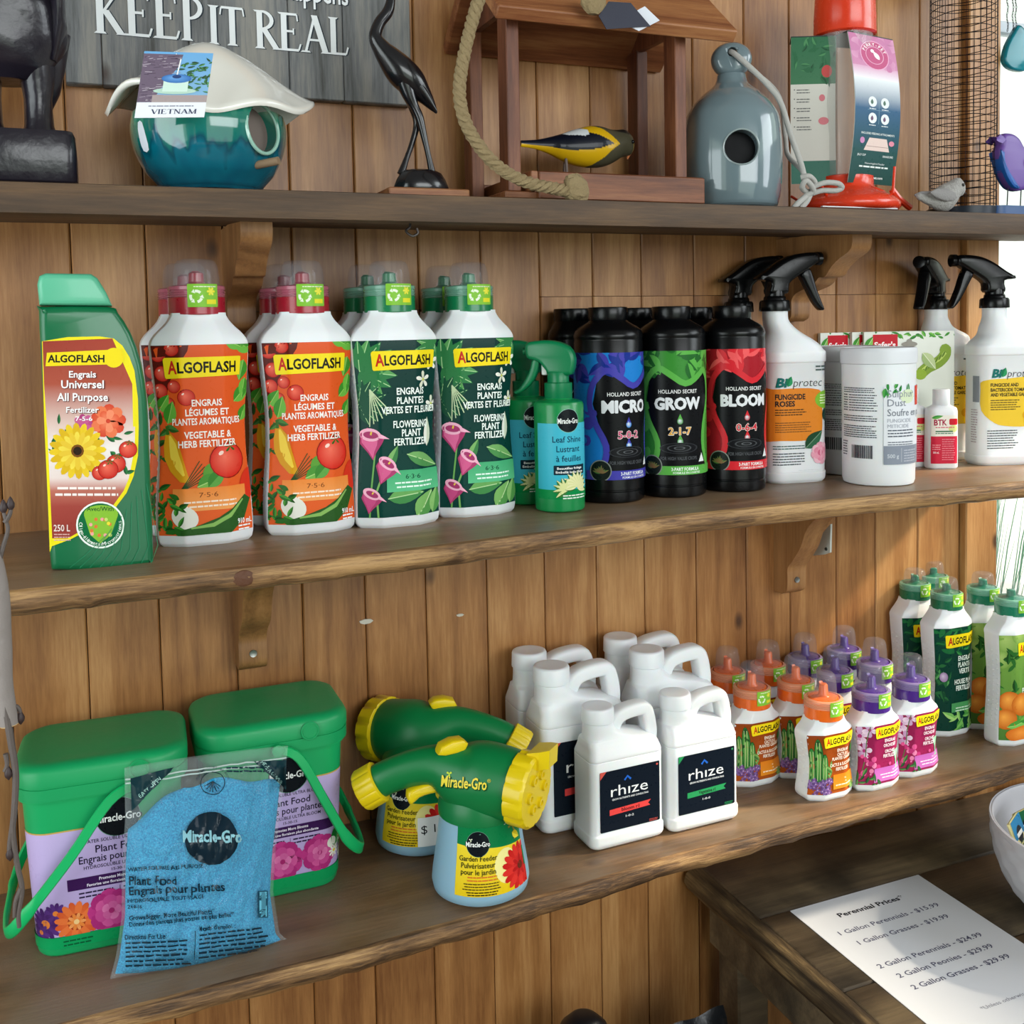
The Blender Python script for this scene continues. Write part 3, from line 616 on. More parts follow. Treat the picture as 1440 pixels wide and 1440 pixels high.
def art_flower(U):
    L = Lab(); L.rect(-U, 1.0, U, 20.4, '#0a4038', '#083530')
    monstera(L, -4.4, 17.0, 4.6, 0.2, '#5da05a', '#2f7a45'); monstera(L, -4.9, 13.4, 3.6, 0.3, '#2d6f48', '#174f38'); monstera(L, 4.7, 19.6, 3.0, 3.3, '#6fae62', '#3a8048')
    for k in range(6): L.line([(-3.4, 15), (-3.6+k*0.5, 11.0+0.3*k)], 0.12, '#c8dbb0')
    for (x, y) in ((2.9, 15.9), (4.1, 17.8), (4.4, 13.2)): L.petals(x, y, 0.95, 5, 0.45, '#f3f3ea', '#dfe2cc', 0.4, '#c8cf60', 0.18)
    L.leaf(0.7, 7.9, 4.4, 1.5, -0.35, '#74ac64', '#4f9050', '#c0dfa0'); L.leaf(-1.6, 6.4, 2.8, 1.1, 1.1, '#7fb56a', '#3f8048')
    L.leaf(3.4, 8.6, 3.2, 1.1, 1.5, '#f0f0e4', '#d0d8c0'); L.leaf(-1.6, 3.2, 4.2, 1.7, 0.12, '#6aa85c', '#438a4a', '#b8dca0'); L.leaf(1.6, 1.0, 3.6, 2.2, 0.9, '#7cb464', '#57984e', '#c8e4a8'); L.leaf(3.8, 1.2, 3.0, 1.6, 1.3, '#8cc070', '#57984e')
    L.rect(-1.7, 3.9, 4.9, 6.2, '#5fc08a', '#4aae78'); L.text('6·3·6', 1.3, 5.5, 0.5, '#0a4a34', w=1.7, b=0.01); L.fine(-1.1, 4.2, 4.75, 2, 0.45, 0.17, '#ecfff4', 'c')
    L.line([(-3.6, 1), (-3.4, 4), (-3.0, 8)], 0.2, '#6fae5c'); L.line([(-2.6, 1), (-2.8, 4), (-1.8, 6.6)], 0.22, '#7fb864')
    calla(L, -3.2, 7.4, 1.75, 0.15); calla(L, -2.4, 4.8, 1.5, -0.35, '#d85e90'); calla(L, -3.7, 1.6, 1.4, -0.15, '#cc4e86')
    algo_box(L, -2.9, 4.4, 17.0, 19.1)
    for t, y, w, h in (('ENGRAIS', 14.75, 3.3, 0.75), ('PLANTES', 13.75, 3.3, 0.75), ('VERTES ET FLEURIES', 12.75, 7.0, 0.75), ('FLOWERING', 11.2, 4.3, 0.78), ('PLANT', 10.25, 2.3, 0.78), ('FERTILIZER', 9.3, 4.2, 0.78)): L.text(t, 1.3, y, h, '#f6fff8', w=w, b=0.022)
    return L
def art_house(U):
    L = Lab(); L.rect(-U, 1.0, U, 20.4, '#0b3c30'); fill_greens(L, -U, U, 15.0, 20.4, 30, 2.4, ['#1f6a3a', '#3f8f4a', '#0f4a2c'], 5); fill_greens(L, -U, -2.4, 6, 15, 22, 1.8, ['#2a6a3c', '#5aa05a', '#164a30'], 6)
    L.ell(-3.4, 11.2, 0.8, 0.9, '#9a7ca8', col2='#d6c4dc'); fill_greens(L, -1.5, U, 1.2, 5.2, 16, 2.6, ['#7cc060', '#4f9a48', '#a8d87c'], 7); L.rect(-1.9, 4.6, U, 6.3, '#4c9a5c'); L.fine(-1.2, 4, 5.2, 2, 0.5, 0.2, '#d8f0dc', 'c')
    algo_box(L, -2.9, 4.6, 16.6, 19.0)
    for t, y, w in (('ENGRAIS', 14.5, 3.6), ('PLANTES', 13.3, 3.6), ('VERTES', 12.1, 3.2), ('HOUSE PLANT', 10.2, 5.4), ('FERTILIZER', 9.0, 4.6)): L.text(t, 1.5, y, 0.92, '#f4fff6', w=w, b=0.025)
    return L
def art_citrus(U):
    L = Lab(); L.rect(-U, 1.0, U, 20.4, '#4c7a34', '#7ba648')
    for k in range(5): L.rect(-3+k*1.7, 1, -2.4+k*1.7, 20.4, '#6f9c44')
    for (x, y, r) in ((-3.6, 19.0, 2.0), (-1.2, 20.2, 1.6), (-4.6, 15.8, 1.5)): L.ell(x, y, r, r*1.1, '#7aa04a', col2='#a9c46e')
    fill_greens(L, -U, -2.2, 9, 17, 14, 2.2, ['#2f6a2c', '#5a9a3c', '#1f4a20'], 9)
    for (x, y, r) in ((-3.2, 8.2, 2.0), (-0.6, 7.6, 2.3), (-3.8, 5.0, 2.0), (2.8, 8.4, 1.8)): L.ell(x, y, r, r*0.92, '#c8641c', col2='#f8a848')
    L.leaf(-3.6, 3.6, 5.6, 1.7, 0.22, '#4f9a3c', '#7cc05a', '#a8d878'); L.leaf(-1.2, 4.6, 4.6, 1.6, 0.1, '#6ab04c', '#3f8a34'); L.ell(-0.4, 2.2, 3.4, 1.5, '#d86e20', col2='#f49a40'); L.ell(3.6, 2.4, 2, 1.4, '#c8641c')
    L.rect(1.0, 4.0, U, 5.6, '#a8cc5c'); algo_box(L, -1.6, 4.8, 16.4, 18.8)
    for t, y, w in (('ENGRAIS', 14.2, 3.4), ('AGRUMES', 13.0, 3.4), ('CITRUS', 11.3, 3.2), ('FERTILIZER', 10.1, 4.4)): L.text(t, 1.6, y, 0.92, '#f8fff0', w=w, b=0.025)
    return L
def art_cactus(U, top=8.7):
    L = Lab(); L.rect(-U, 0.7, U, top, '#b4571c', '#8e3f14')
    for (x, y, h, w) in ((-3.4, 1.6, 5.4, 1.0), (-2.5, 2.2, 6.0, 1.1), (-4.0, 2.0, 4.2, 0.9), (-1.7, 2.0, 4.2, 0.9)):
        L.ell(x, y+h/2, w/2+0.1, h/2, '#1f4f28'); L.ell(x, y+h/2, w/2, h/2-0.1, '#2f7a38', col2='#7cb85c')
        for k in (-0.18, 0.18): L.line([(x+k, y+0.5), (x+k, y+h-0.5)], 0.07, '#c8d89a')
    fill_greens(L, -2.6, -0.4, 1.8, 4.6, 12, 1.0, ['#5a8a48', '#8ab060', '#3a6a34'], 2)
    rd = random.Random(3)
    for k in range(26): L.petals(rd.uniform(-U, -0.6), rd.uniform(0.9, 2.7), 0.42, 6, 0.2, '#5a3a78', '#8a68a8', rd.random(), '#c8a8d0', 0.2)
    L.rect(-0.4, 1.4, U-0.2, 3.3, '#f0962c', '#e88422'); L.fine(0.0, 3.2, 2.6, 3, 0.4, 0.15, '#ffe8cc', 'c')
    L.leaf(3.2, 5.6, 1.3, 0.6, 1.6, '#2f6a2c', '#5a9a3c'); L.leaf(3.4, 4.0, 1.2, 0.6, 1.2, '#3f7a34', '#5a9a3c'); L.petals(3.0, 1.3, 0.7, 8, 0.3, '#4a7a3c', '#8ab060')
    algo_box(L, -1.7, 3.3, 6.95, 8.4)
    for t, y, w in (('ENGRAIS', 6.45, 1.9), ('CACTUS &', 5.9, 1.9), ('PLANTES GRASSES', 5.4, 3.6), ('CACTUS & SUCCULENT', 4.6, 4.3), ('FERTILIZER', 4.0, 2.3)): L.text(t, 1.2, y, 0.42, '#fff0e0', w=w, b=0.02)
    return L
def art_orchid(U, top=8.7):
    L = Lab(); L.rect(-U, 0.7, U, top, '#a8285c', '#8e1f4c')
    for (x, y, r, a) in ((-3.4, 7.4, 1.3, 0.3), (-2.1, 8.2, 1.0, 0.9), (-3.0, 5.4, 1.1, 0.1), (-4.2, 6.2, 1.0, 0.5)):
        L.petals(x, y, r, 5, r*0.62, '#efd9ea', '#c9a0c8', a, '#b03a78', 0.22)
    L.line([(-2.0, 8.6), (-2.6, 6.6), (-2.9, 4.2), (-3.4, 2.0)], 0.12, '#5a7a48'); rd = random.Random(8)
    for k in range(22): L.ell(rd.uniform(-3.6, 1.6), rd.uniform(1.6, 4.8), rd.uniform(0.12, 0.42), None, rd.choice(['#e65a96', '#f088b4', '#c83a7c']), n=9)
    L.rect(-1.6, 1.2, U-0.1, 3.0, '#d878c8', '#c868bc'); L.fine(-0.6, 3.2, 2.4, 3, 0.4, 0.15, '#ffe8fa', 'c'); L.poly([(1.7, 4.9), (3.5, 4.9), (2.8, 3.6), (2.75, 2.6), (2.45, 2.6), (2.4, 3.6)], '#9ad8b0'); L.rect(2.2, 2.4, 3.1, 2.6, '#9ad8b0')
    fill_greens(L, -4, -0.8, 0.9, 2.2, 12, 1.1, ['#3a6a3c', '#6a9a58', '#2a4a30'], 4)
    algo_box(L, -1.3, 3.6, 6.95, 8.4)
    for t, y, w in (('ENGRAIS', 6.55, 1.9), ('ORCHIDÉES', 5.9, 2.3), ('ORCHID', 5.1, 1.8), ('FERTILIZER', 4.5, 2.4)): L.text(t, 1.1, y, 0.44, '#fff0f8', w=w, b=0.02)
    return L
def recycle(L, x, y, r, col):
    for k in range(3):
        a = PI/2+k*2*PI/3; pts = []
        for t in (-0.85, -0.5, -0.15, 0.2): pts.append((x+r*math.cos(a+t), y+r*math.sin(a+t)))
        L.line(pts, r*0.5, col)
        d = a+0.28; e = Vector((-math.sin(d), math.cos(d))); c = Vector((x+r*math.cos(d), y+r*math.sin(d))); nn = Vector((math.cos(d), math.sin(d)))
        L.poly([tuple(c+nn*r*0.42), tuple(c+e*r*0.6), tuple(c-nn*r*0.42)], col)
def algo_bottle(label, cat, loc, S, art, capcol, group, clearcol, size='big', cut=None):
    """flat-fronted fertilizer bottle: body, printed label, collar, sticker, clear dome, nozzle. All sizes cm * S"""
    t = thing('fertilizer_bottle', label, cat, loc, 0, group)
    if size == 'big':       # z, half width, half depth, front facet half, chamfer depth
        tab = [(0.0, 4.25, 2.7, 2.0, 1.3), (0.35, 4.55, 2.95, 2.15, 1.4), (1.2, 4.7, 3.05, 2.2, 1.5), (5, 4.55, 3.0, 2.15, 1.45), (9.0, 4.2, 2.95, 2.1, 1.35), (12.5, 4.15, 2.95, 2.1, 1.35), (16.5, 4.5, 3.0, 2.15, 1.4), (19.6, 4.75, 3.0, 2.2, 1.4), (20.5, 4.7, 2.95, 2.1, 1.2), (21.3, 4.2, 2.85, 1.9, 1.2), (22.2, 3.3, 2.65, 1.5, 1.0), (23.0, 2.75, 2.5, 1.15, 0.9), (23.4, 2.65, 2.5, 1.1, 0.9)]
        zc, rc, zt = 23.2, 2.78, 28.8; U = 4.95; lz = (1.2, 20.2); wl = lambda z: 1.0
    else:
        tab = [(z_*0.925, *r_) for z_, *r_ in [(0.0, 3.3, 2.1, 1.55, 0.9), (0.3, 3.5, 2.25, 1.65, 0.95), (0.8, 3.6, 2.3, 1.7, 1.0), (3.2, 3.2, 2.25, 1.6, 0.9), (5.2, 3.1, 2.25, 1.55, 0.9), (7.6, 3.45, 2.3, 1.65, 1.0), (8.9, 3.65, 2.3, 1.7, 1.0), (9.6, 3.45, 2.25, 1.6, 1.0), (10.3, 2.75, 2.15, 1.3, 0.9), (11.0, 2.35, 2.1, 1.0, 0.8), (11.2, 2.3, 2.1, 0.95, 0.8)]]
        zc, rc, zt = 10.15, 2.45, 15.9; U = 3.85; lz = (0.9, 8.6)
    T = smooth_table(tab, 4)
    def ring(z):
        a, d, fx, cy = lerp_table(T, z*100/S); k = S/100
        return octo(a*k, d*k, fx*k, cy*k, 0.0022*S)
    b = B(); b.loft([[(x, y, z*S/100) for x, y in ring(z*S/100)] for z in [r[0] for r in T]])
    b.obj('bottle_body', M_white, t, angle=35)
    sf = Surf(ring, 0.0, tab[-1][0]*S/100, zref=lz[0]*S/100)
    L = art(U)
    # scale artwork by S through the surface map
    class SS:
        def map(s, u, z): return sf.map(u*S, z*S)
    L.build('label', SS(), t, clip=(-U, lz[0], U, lz[1]), du=0.3, dv=1.0, off=0.0004)
    # knurled grips on the narrow sides
    gb = B(); nz = 16 if size == 'big' else 7; g0, g1 = (3.0, 17.5) if size == 'big' else (1.8, 7.6)
    for sgn in (-1, 1):
        for i in range(nz):
            for j in range(3):
                z = g0+(g1-g0)*(i+0.5*(j % 2))/nz; a, d, fx, cy = lerp_table(T, z); y = (j-1)*(d-cy)*0.62; x = sgn*(a+0.0)
                r = 0.34; gb.add([((x+sgn*0.09)*S/100, y*S/100, z*S/100), (x*S/100, (y-r)*S/100, z*S/100), (x*S/100, y*S/100, (z+r)*S/100), (x*S/100, (y+r)*S/100, z*S/100), (x*S/100, y*S/100, (z-r)*S/100)], [(0, 1, 2), (0, 2, 3), (0, 3, 4), (0, 4, 1)])
    o = gb.obj('grip_texture', M_white, t, smooth=False); tag(o, kind='stuff')
    k = S/100
    mc = mat('cap_'+capcol[1:], capcol, 0.28, coat=0.3); mt = mat('cap_rim_'+clearcol[1:], clearcol, 0.2, alpha=0.72, coat=0.5)
    h1 = zc+(1.75 if size == 'big' else 1.5); h2 = h1+(1.1 if size == 'big' else 0.95)
    b = B(); b.lathe([(rc*0.97*k, zc*k), (rc*k, (zc+0.08)*k), (rc*k, h1*k), (rc*0.9*k, (h1+0.02)*k)], 36); b.obj('collar', mc, t)
    b = B(); prof = [(rc*0.98*k, h1*k+0.0001), (rc*1.02*k, (h1+0.05)*k)]
    for q in range(3): z = h1+0.1+q*0.25; prof += [(rc*1.02*k, z*k), (rc*0.985*k, (z+0.06)*k), (rc*0.985*k, (z+0.12)*k), (rc*1.02*k, (z+0.18)*k)]
    prof += [(rc*1.01*k, h2*k), (rc*0.94*k, (h2+0.12)*k), (rc*0.86*k, (h2+0.15)*k)]
    b.lathe(prof, 36, cap0=False, cap1=False); b.obj('rim', mt, t)
    rd_ = rc*(0.84 if S == 1.0 and size == 'big' else (0.74 if size == 'big' else 0.70)); b = B(); H = zt-h2
    b.lathe([(rd_*k, h2*k), (rd_*0.985*k, (h2+H*0.3)*k), (rd_*0.95*k, (h2+H*0.6)*k), (rd_*0.89*k, (h2+H*0.82)*k), (rd_*0.80*k, (h2+H*0.95)*k), (rd_*0.66*k, zt*k), (rd_*0.3*k, zt*k+0.0001*S), (0.0005, zt*k+0.0001*S)], 32, cap0=False, cap1=False); b.obj('dome', M_dome, t)
    b = B(); nz_ = 0.72 if size == 'big' else 0.55
    b.lathe([(rc*0.8*k, (h1+0.3)*k), (rc*0.78*k, (h2+0.1)*k), (nz_*1.5*k, (h2+0.25)*k), (nz_*1.1*k, (h2+0.5)*k), (nz_*k, (h2+H*0.5)*k), (nz_*0.75*k, (h2+H*0.55)*k)], 20)
    b.add([(-nz_*0.5*k, -nz_*k, (h2+0.4)*k), (nz_*0.5*k, -nz_*k, (h2+0.4)*k), (nz_*0.45*k, nz_*k, (h2+H*0.60)*k), (-nz_*0.45*k, nz_*k, (h2+H*0.60)*k), (-nz_*0.45*k, nz_*k, (h2+0.4)*k), (nz_*0.45*k, nz_*k, (h2+0.4)*k)], [(0, 1, 2, 3), (3, 2, 5, 4), (1, 5, 2), (0, 3, 4), (0, 4, 5, 1)])
    b.obj('pour_spout', mc, t)
    s = Lab(); w = 1.55 if size == 'big' else 1.2; hh = 1.15 if size == 'big' else 0.95; s.rect(-w, -hh, w, hh, '#86c440', r=0.1); recycle(s, -0.45*w, -0.1, 0.42*w/1.2, '#eef8e0'); s.petals(0.5*w, 0.35*hh, 0.28*w, 6, 0.16*w, '#e8e030', '#f0ea50'); s.rect(0.2*w, -0.75*hh, 0.85*w, -0.35*hh, '#e8e030'); s.fine(-0.6*w, 0.9*w, hh*0.72, 1, 0.2, 0.1, '#e8f0d0')
    c = Surf(lambda z: [(rc*k*math.sin(a)*1.025, -rc*k*math.cos(a)*1.025) for a in [2*PI*j/48 for j in range(48)]], 0, 1, zref=0)
    s.build('recycling_sticker', SSurf(c, S), t, du=0.4, dv=0, off=0.0002, u0=rc*0.0014, z0=(h1/100+0.0015))
    return t
class SSurf:
    def __init__(s, f, S): s.f = f; s.S = S
    def map(s, u, z): return s.f.map(u*s.S, z*s.S)
def stand(px, py, z, depth, dx=0.0):                              # centre of a foot whose front touches the shelf at px, py
    p = Pz(px, py, z); return (float(p[0])+dx, float(p[1])+depth, z)

def stand_r(px, py, z, r):                                        # the same for round or turned feet: centre lies r further along the sight line
    p = Pz(px, py, z); d = (p-CLOC)[:2]; d = d/np.linalg.norm(d); return (float(p[0]+d[0]*r), float(p[1]+d[1]*r), z)
# ------------------------------------------------------------------ middle shelf, left: tall fertilizer bottles
G1 = 'orange-labelled vegetable fertilizer bottles'; G2 = 'green-labelled flowering plant fertilizer bottles'
l1 = stand(293, 767, ZM, 0.029); veg = algo_bottle('white bottle with orange tomato label and red cap, first right of the big green bottle', 'bottle', l1, 1.0, art_veg, '#a3182c', G1, '#c46a80')
l2 = stand(443, 751, ZM, 0.029); dup(veg, 'white bottle with orange tomato label and red cap, second right of the big green bottle', l2)
dup(veg, 'red-capped bottle hidden behind the first orange-labelled bottle', (l1[0]-0.006, l1[1]+0.064, ZM)); dup(veg, 'red-capped bottle hidden behind the second orange-labelled bottle', (l2[0]-0.008, l2[1]+0.064, ZM))
l3 = stand(566, 741, ZM, 0.029); flo = algo_bottle('white bottle with dark green pink-lily label and green cap, beside the orange labels', 'bottle', l3, 1.0, art_flower, '#0b7a4a', G2, '#7fb8a0')
l4 = stand(678, 726, ZM, 0.029); dup(flo, 'white bottle with dark green pink-lily label and green cap, beside the small leaf sprays', l4)
dup(flo, 'green-capped bottle hidden behind the lily-labelled bottle nearer the orange labels', (l3[0]-0.008, l3[1]+0.064, ZM)); dup(flo, 'green-capped bottle hidden behind the lily-labelled bottle nearer the leaf sprays', (l4[0]-0.008, l4[1]+0.064, ZM))
# ------------------------------------------------------------------ bottom shelf, right: medium and small bottles
G3 = 'tall green-capped bottles at the right of the bottom shelf'; G4 = 'small orange-capped cactus fertilizer bottles'; G5 = 'small purple-capped orchid fertilizer bottles'
Sm = 0.80; zmd = ZB
l = stand_r(1330, 1034, ZB, 0.022); hp = algo_bottle('white bottle with dark leafy houseplant label and green cap, front one', 'bottle', l, Sm, art_house, '#0b6b48', G3, '#7fb8a0')
dup(hp, 'green-capped houseplant fertilizer bottle standing behind and left of its twin', (l[0]-0.002, l[1]+0.061, ZB))
l_ = l
l = stand_r(1420, 1047, ZB, 0.022); ci = algo_bottle('white bottle with orange-fruit citrus label at the right edge', 'bottle', l, Sm, art_citrus, '#0b7a5a', G3, '#8cc8b0')
dup(ci, 'citrus fertilizer bottle standing behind, between the houseplant and front citrus bottles', (l[0]+0.012, l[1]+0.062, ZB))
dup(ci, 'green-capped bottle half hidden at the very back beside the window post', (l_[0]+0.058, l_[1]+0.085, ZB))
cs = [(1165, 1124, 'nearest of the small orange-capped cactus bottles, at the shelf front', 0), (1062, 1104, 'small orange-capped cactus bottle just right of the white jugs, front', 0)]
l = stand_r(1158, 1124, ZB, 0.021); ca = algo_bottle('small white bottle with brown cactus label and orange cap, nearest the shelf edge', 'bottle', l, 1.0, art_cactus, '#ee6a18', G4, '#f2a884', 'small')
def dome_at(px, py, Y, h=0.1595):                                  # foot of a bottle whose dome top shows at px, py on the depth Y that puts its foot on the shelf
    q = ray(px, py); zt = ZB+h; P = CLOC+q*(zt-CLOC[2])/q[2]; return (float(P[0]), float(P[1]), ZB)
for (x, y, lab) in ((1057, 931, 'small orange-capped cactus bottle right beside the white jugs'), (1119, 922, 'small orange-capped cactus bottle behind the nearest one'), (1080, 901, 'small orange-capped cactus bottle in the back row'), (1023, 910, 'small orange-capped bottle mostly hidden behind a white jug')):
    dup(ca, lab, dome_at(x, y, 0))
l = dome_at(1225, 934, 0); orc = algo_bottle('small white bottle with magenta orchid label and purple cap, beside the nearest cactus bottle', 'bottle', l, 1.0, art_orchid, '#4a2486', G5, '#9a8ab8', 'small')
for (x, y, lab) in ((1281, 920, 'small purple-capped orchid bottle at the right end of its row, label fully visible'), (1174, 909, 'small purple-capped bottle behind the nearest cactus bottle, one row back'), (1230, 898, 'small purple-capped bottle behind the two front orchid bottles'), (1132, 891, 'small purple-capped bottle at the back left of the purple ones'), (1187, 881, 'small purple-capped bottle furthest back against the wall')):
    dup(orc, lab, dome_at(x, y, 0))

# ------------------------------------------------------------------ outline solids
def inset(pts, d):
    n = len(pts); A = sum(pts[i][0]*pts[(i+1) % n][1]-pts[(i+1) % n][0]*pts[i][1] for i in range(n)); sg = 1 if A > 0 else -1; out = []
    for i in range(n):
        p = Vector(pts[i][:2]); q = Vector(pts[i-1][:2]); r = Vector(pts[(i+1) % n][:2])
        a = (p-q).normalized(); b = (r-p).normalized(); na = Vector((-a.y, a.x))*sg; nb = Vector((-b.y, b.x))*sg; m_ = na+nb
        k = m_.length; m_ = m_/k if k > 1e-6 else na; c = max(0.45, m_.dot(na)); o = p+m_*(d/c); out.append((o.x, o.y))
    return out
def pillow(b, pts, y0, y1, r, n=3, ax='Y'):                       # outline solid between y0 and y1 with rounded rims
    R = []
    def P(p, y): return {'Y': (p[0], y, p[1]), 'Z': (p[0], p[1], y), 'X': (y, p[0], p[1])}[ax]
    for k in range(n+1): t = PI/2*k/n; R.append((inset(pts, r*(1-math.sin(t))), y0+r*(1-math.cos(t))))
    for k in range(n+1): t = PI/2*(1-k/n); R.append((inset(pts, r*(1-math.sin(t))), y1-r*(1-math.cos(t))))
    m_ = len(pts); V = []; F = []
    for q, y in R: V += [P(p, y) for p in q]
    for i in range(len(R)-1):
        for j in range(m_): k = (j+1) % m_; F.append((i*m_+j, i*m_+k, (i+1)*m_+k, (i+1)*m_+j))
    for base, q in ((0, R[0][0]), ((len(R)-1)*m_, R[-1][0])):
        F += [tuple(base+i for i in t) for t in tessellate_polygon([[Vector((p[0], p[1], 0)) for p in q]])]
    return b.add(V, F)
def curve2(pts, n=3, closed=True):
    P = [Vector((p[0], p[1], 0)) for p in pts]; out = []; m_ = len(P)
    for i in range(m_ if closed else m_-1):
        a, b, c, d = P[i-1 if closed or i else 0], P[i], P[(i+1) % m_], P[(i+2) % m_ if closed else min(i+2, m_-1)]
        for k in range(n):
            t = k/n; q = 0.5*((2*b)+(c-a)*t+(2*a-5*b+4*c-d)*t*t+(-a+3*b-3*c+d)*t**3); out.append((q.x, q.y))
    if not closed: out.append((P[-1].x, P[-1].y))
    return out
class PixFlat:                                                    # label on the upright plane Y of an object at loc; canvas = photo pixels, y down negative
    def __init__(s, Y, loc): s.Y = Y; s.loc = np.array(loc)
    def map(s, u, z):
        P = np.array([Py(a*100, -b_*100, s.Y)-s.loc for a, b_ in zip(u, z)]); return P, np.repeat(np.array([[0, -1.0, 0]]), len(P), 0)
def trace(pts, Y, loc): return [(float(q[0]-loc[0]), float(q[2]-loc[2])) for q in (Py(x, y, Y) for x, y in pts)]

# ------------------------------------------------------------------ big green all-purpose bottle
Yg = -0.222; gl = (0.0, Yg+0.03, ZM)
gb_ = thing('fertilizer_bottle', 'big dark green bottle with pale green cap at the far left of the middle shelf', 'bottle', gl)
body = trace([(71, 793), (67, 720), (62, 600), (57, 500), (54, 437), (60, 431), (152, 431), (166, 440), (184, 468), (199, 510), (207, 560), (210, 620), (213, 700), (216, 785), (210, 796), (150, 803), (82, 803)], Yg, gl)
b = B(); pillow(b, curve2(body, 2), -0.03, 0.034, 0.006, 3); b.obj('bottle_body', mat('dark_green_bottle', '#046a40', 0.3, coat=0.25), gb_, angle=60)
cap = trace([(55, 429), (52, 400), (55, 388), (64, 384), (128, 385), (137, 391), (150, 412), (158, 430)], Yg, gl)
b = B(); pillow(b, cap, -0.031, 0.035, 0.005, 3); b.obj('cap', mat('pale_green_cap', '#5cb893', 0.35, coat=0.2), gb_, angle=50)
L = Lab(); Y_ = lambda pts: [(x, -y) for x, y in pts]
edge = [(187, 520), (192, 560), (193, 600), (192, 640), (186, 668), (176, 692), (158, 716), (130, 740), (98, 757), (71, 767)]
outl = [(59, 480), (95, 474), (140, 473), (160, 476), (172, 486), (182, 502)]+edge
L.poly(Y_([(x+(2 if i > 5 else 0), y+(1 if i > 5 else 0)) for i, (x, y) in enumerate(outl)]+[(70, 777), (68, 720), (62, 590)]), '#f2e21c')
L.raw(Y_([(60, 480), (158, 476), (186, 540), (187, 600), (66, 600), (62, 540)]), [(0, 1, 2, 5), (5, 2, 3, 4)], [C('#9c3a2c'), C('#a8402f'), C('#b0513c'), C('#e8cdc4'), C('#e8cdc4'), C('#b25440')])
for ys, c0, c1 in ((600, '#e8cdc4', '#f4ece8'), (640, '#f4ece8', '#f0e2dc'), (680, '#f0e2dc', '#c06a5c'), (710, '#c06a5c', '#9e3f38'), (760, '#9e3f38', '#9e3f38')):
    pass
def xr(y):
    for (a, b_), (c, d) in zip(edge, edge[1:]):
        if b_ <= y <= d: return a+(c-a)*(y-b_)/(d-b_)-3
    return 187
for y0, y1, c0, c1 in ((600, 630, '#e8cdc4', '#f4ece8'), (630, 672, '#f4ece8', '#eedbd5'), (672, 690, '#eedbd5', '#c2705f'), (690, 712, '#c2705f', '#a3453c'), (712, 738, '#a3453c', '#9a3c34'), (738, 757, '#9a3c34', '#9a3c34')):
    xl = lambda y: 61+(y-480)*0.045
    L.raw(Y_([(xl(y0), y0), (xr(y0), y0), (xr(y1), y1), (xl(y1), y1)]), [(0, 1, 2, 3)], [C(c0), C(c0), C(c1), C(c1)])
rd = random.Random(11)
for k in range(26): a = rd.uniform(0, 6.28); L.leaf(rd.uniform(72, 178), -rd.uniform(592, 668), rd.uniform(9, 17), rd.uniform(4, 7), a, '#1f5a34', '#2f7a40')
L.petals(118, -597, 15, 8, 9, '#b03a78', '#c95a92', 0.2); L.petals(152, -592, 25, 9, 17, '#d8442c', '#ee7a50', 0.1, '#f29a60', 0.3, 0.95); L.petals(152, -592, 16, 7, 11, '#e85c3a', '#f6906a', 0.4, '#d8442c', 0.2)
L.petals(109, -634, 40, 20, 11, '#f2cf2a', '#e3b81e', 0.05, '#c88a1c', 0.34, 0.98); L.petals(109, -634, 27, 18, 8, '#f8e052', '#eec83a', 0.2, '#7a4a14', 0.34); L.ell(109, -634, 6, 6, '#2a1a0c')
for (x, y, r) in ((180, 632, 13), (163, 652, 14), (140, 665, 11), (152, 660, 14.5), (187, 640, 8)):
    if x < 186: tomato(L, x, -y, r, '#cc241c', r > 12)
L.poly(Y_([(66, 496), (172, 491), (171, 512), (64, 515)]), '#f4dc14'); L.ell(160, -503, 14, 14, '#f4dc14'); 
L.text('ALGOFLASH', 107, -504, 10.5, '#15130c', w=80, b=0.03)
for t, y, h, w in (('Engrais', 526, 9.5, 38), ('Universel', 540, 11.5, 60), ('All Purpose', 558, 11.5, 72), ('Fertilizer', 576, 8.5, 46)):
    L.text(t, 117, -y-0.8, h, '#6a2a24', w=w*1.02, b=0.035); L.text(t, 116, -y, h, '#ffffff', w=w, b=0.02)
L.text('7-5-6', 118, -588.5, 6.5, '#ffffff', w=24, b=0.015)
L.fine(76, 168, -688, 2, 9, 3.4, '#fff4ee', 'c', 3); L.text('250 L', 87, -742, 9.5, '#f0dcd6', w=23, b=0.015); L.fine(76, 100, -752, 3, 4, 1.5, '#e0b0a8')
L.ell(141, -738, 34, 33, '#f4fff4', n=30); L.ell(141, -738, 31.5, 30.5, '#0a6a3c', n=30); L.poly(Y_([(118, 724), (166, 724), (156, 752), (141, 764), (127, 752)]), '#8cc23a'); L.ell(142, -722, 24, 12, '#8cc23a')
for k in range(14): L.ell(141+rd.uniform(-14, 14), -738+rd.uniform(-16, 10), 2.6, None, rd.choice(['#f0e040', '#e07a3c', '#c8e070', '#f4a8a0']), n=8)
L.text('Avec/With', 141, -715, 6.4, '#1a5a2a', w=38, b=0.01)
for i, ch in enumerate('Oligo-éléments/Micronutrients'):
    a = PI*1.02+1.12*PI*i/28*0.95-0.1; L.text(ch, 141+27.3*math.cos(a), -738+26.5*math.sin(a), 5.2, '#f4fff4', b=0.01, rot=a+PI/2)
for k in range(9): L.line(Y_([(98+k*14, 798), (118+k*13, 782-k*2), (150+k*7, 752-k*9)]), 0.7, '#2f8a62')
L.build('label', PixFlat(Yg, gl), gb_, du=0, dv=0, off=0.0004, eps=0.00002)
L = Lab(); 
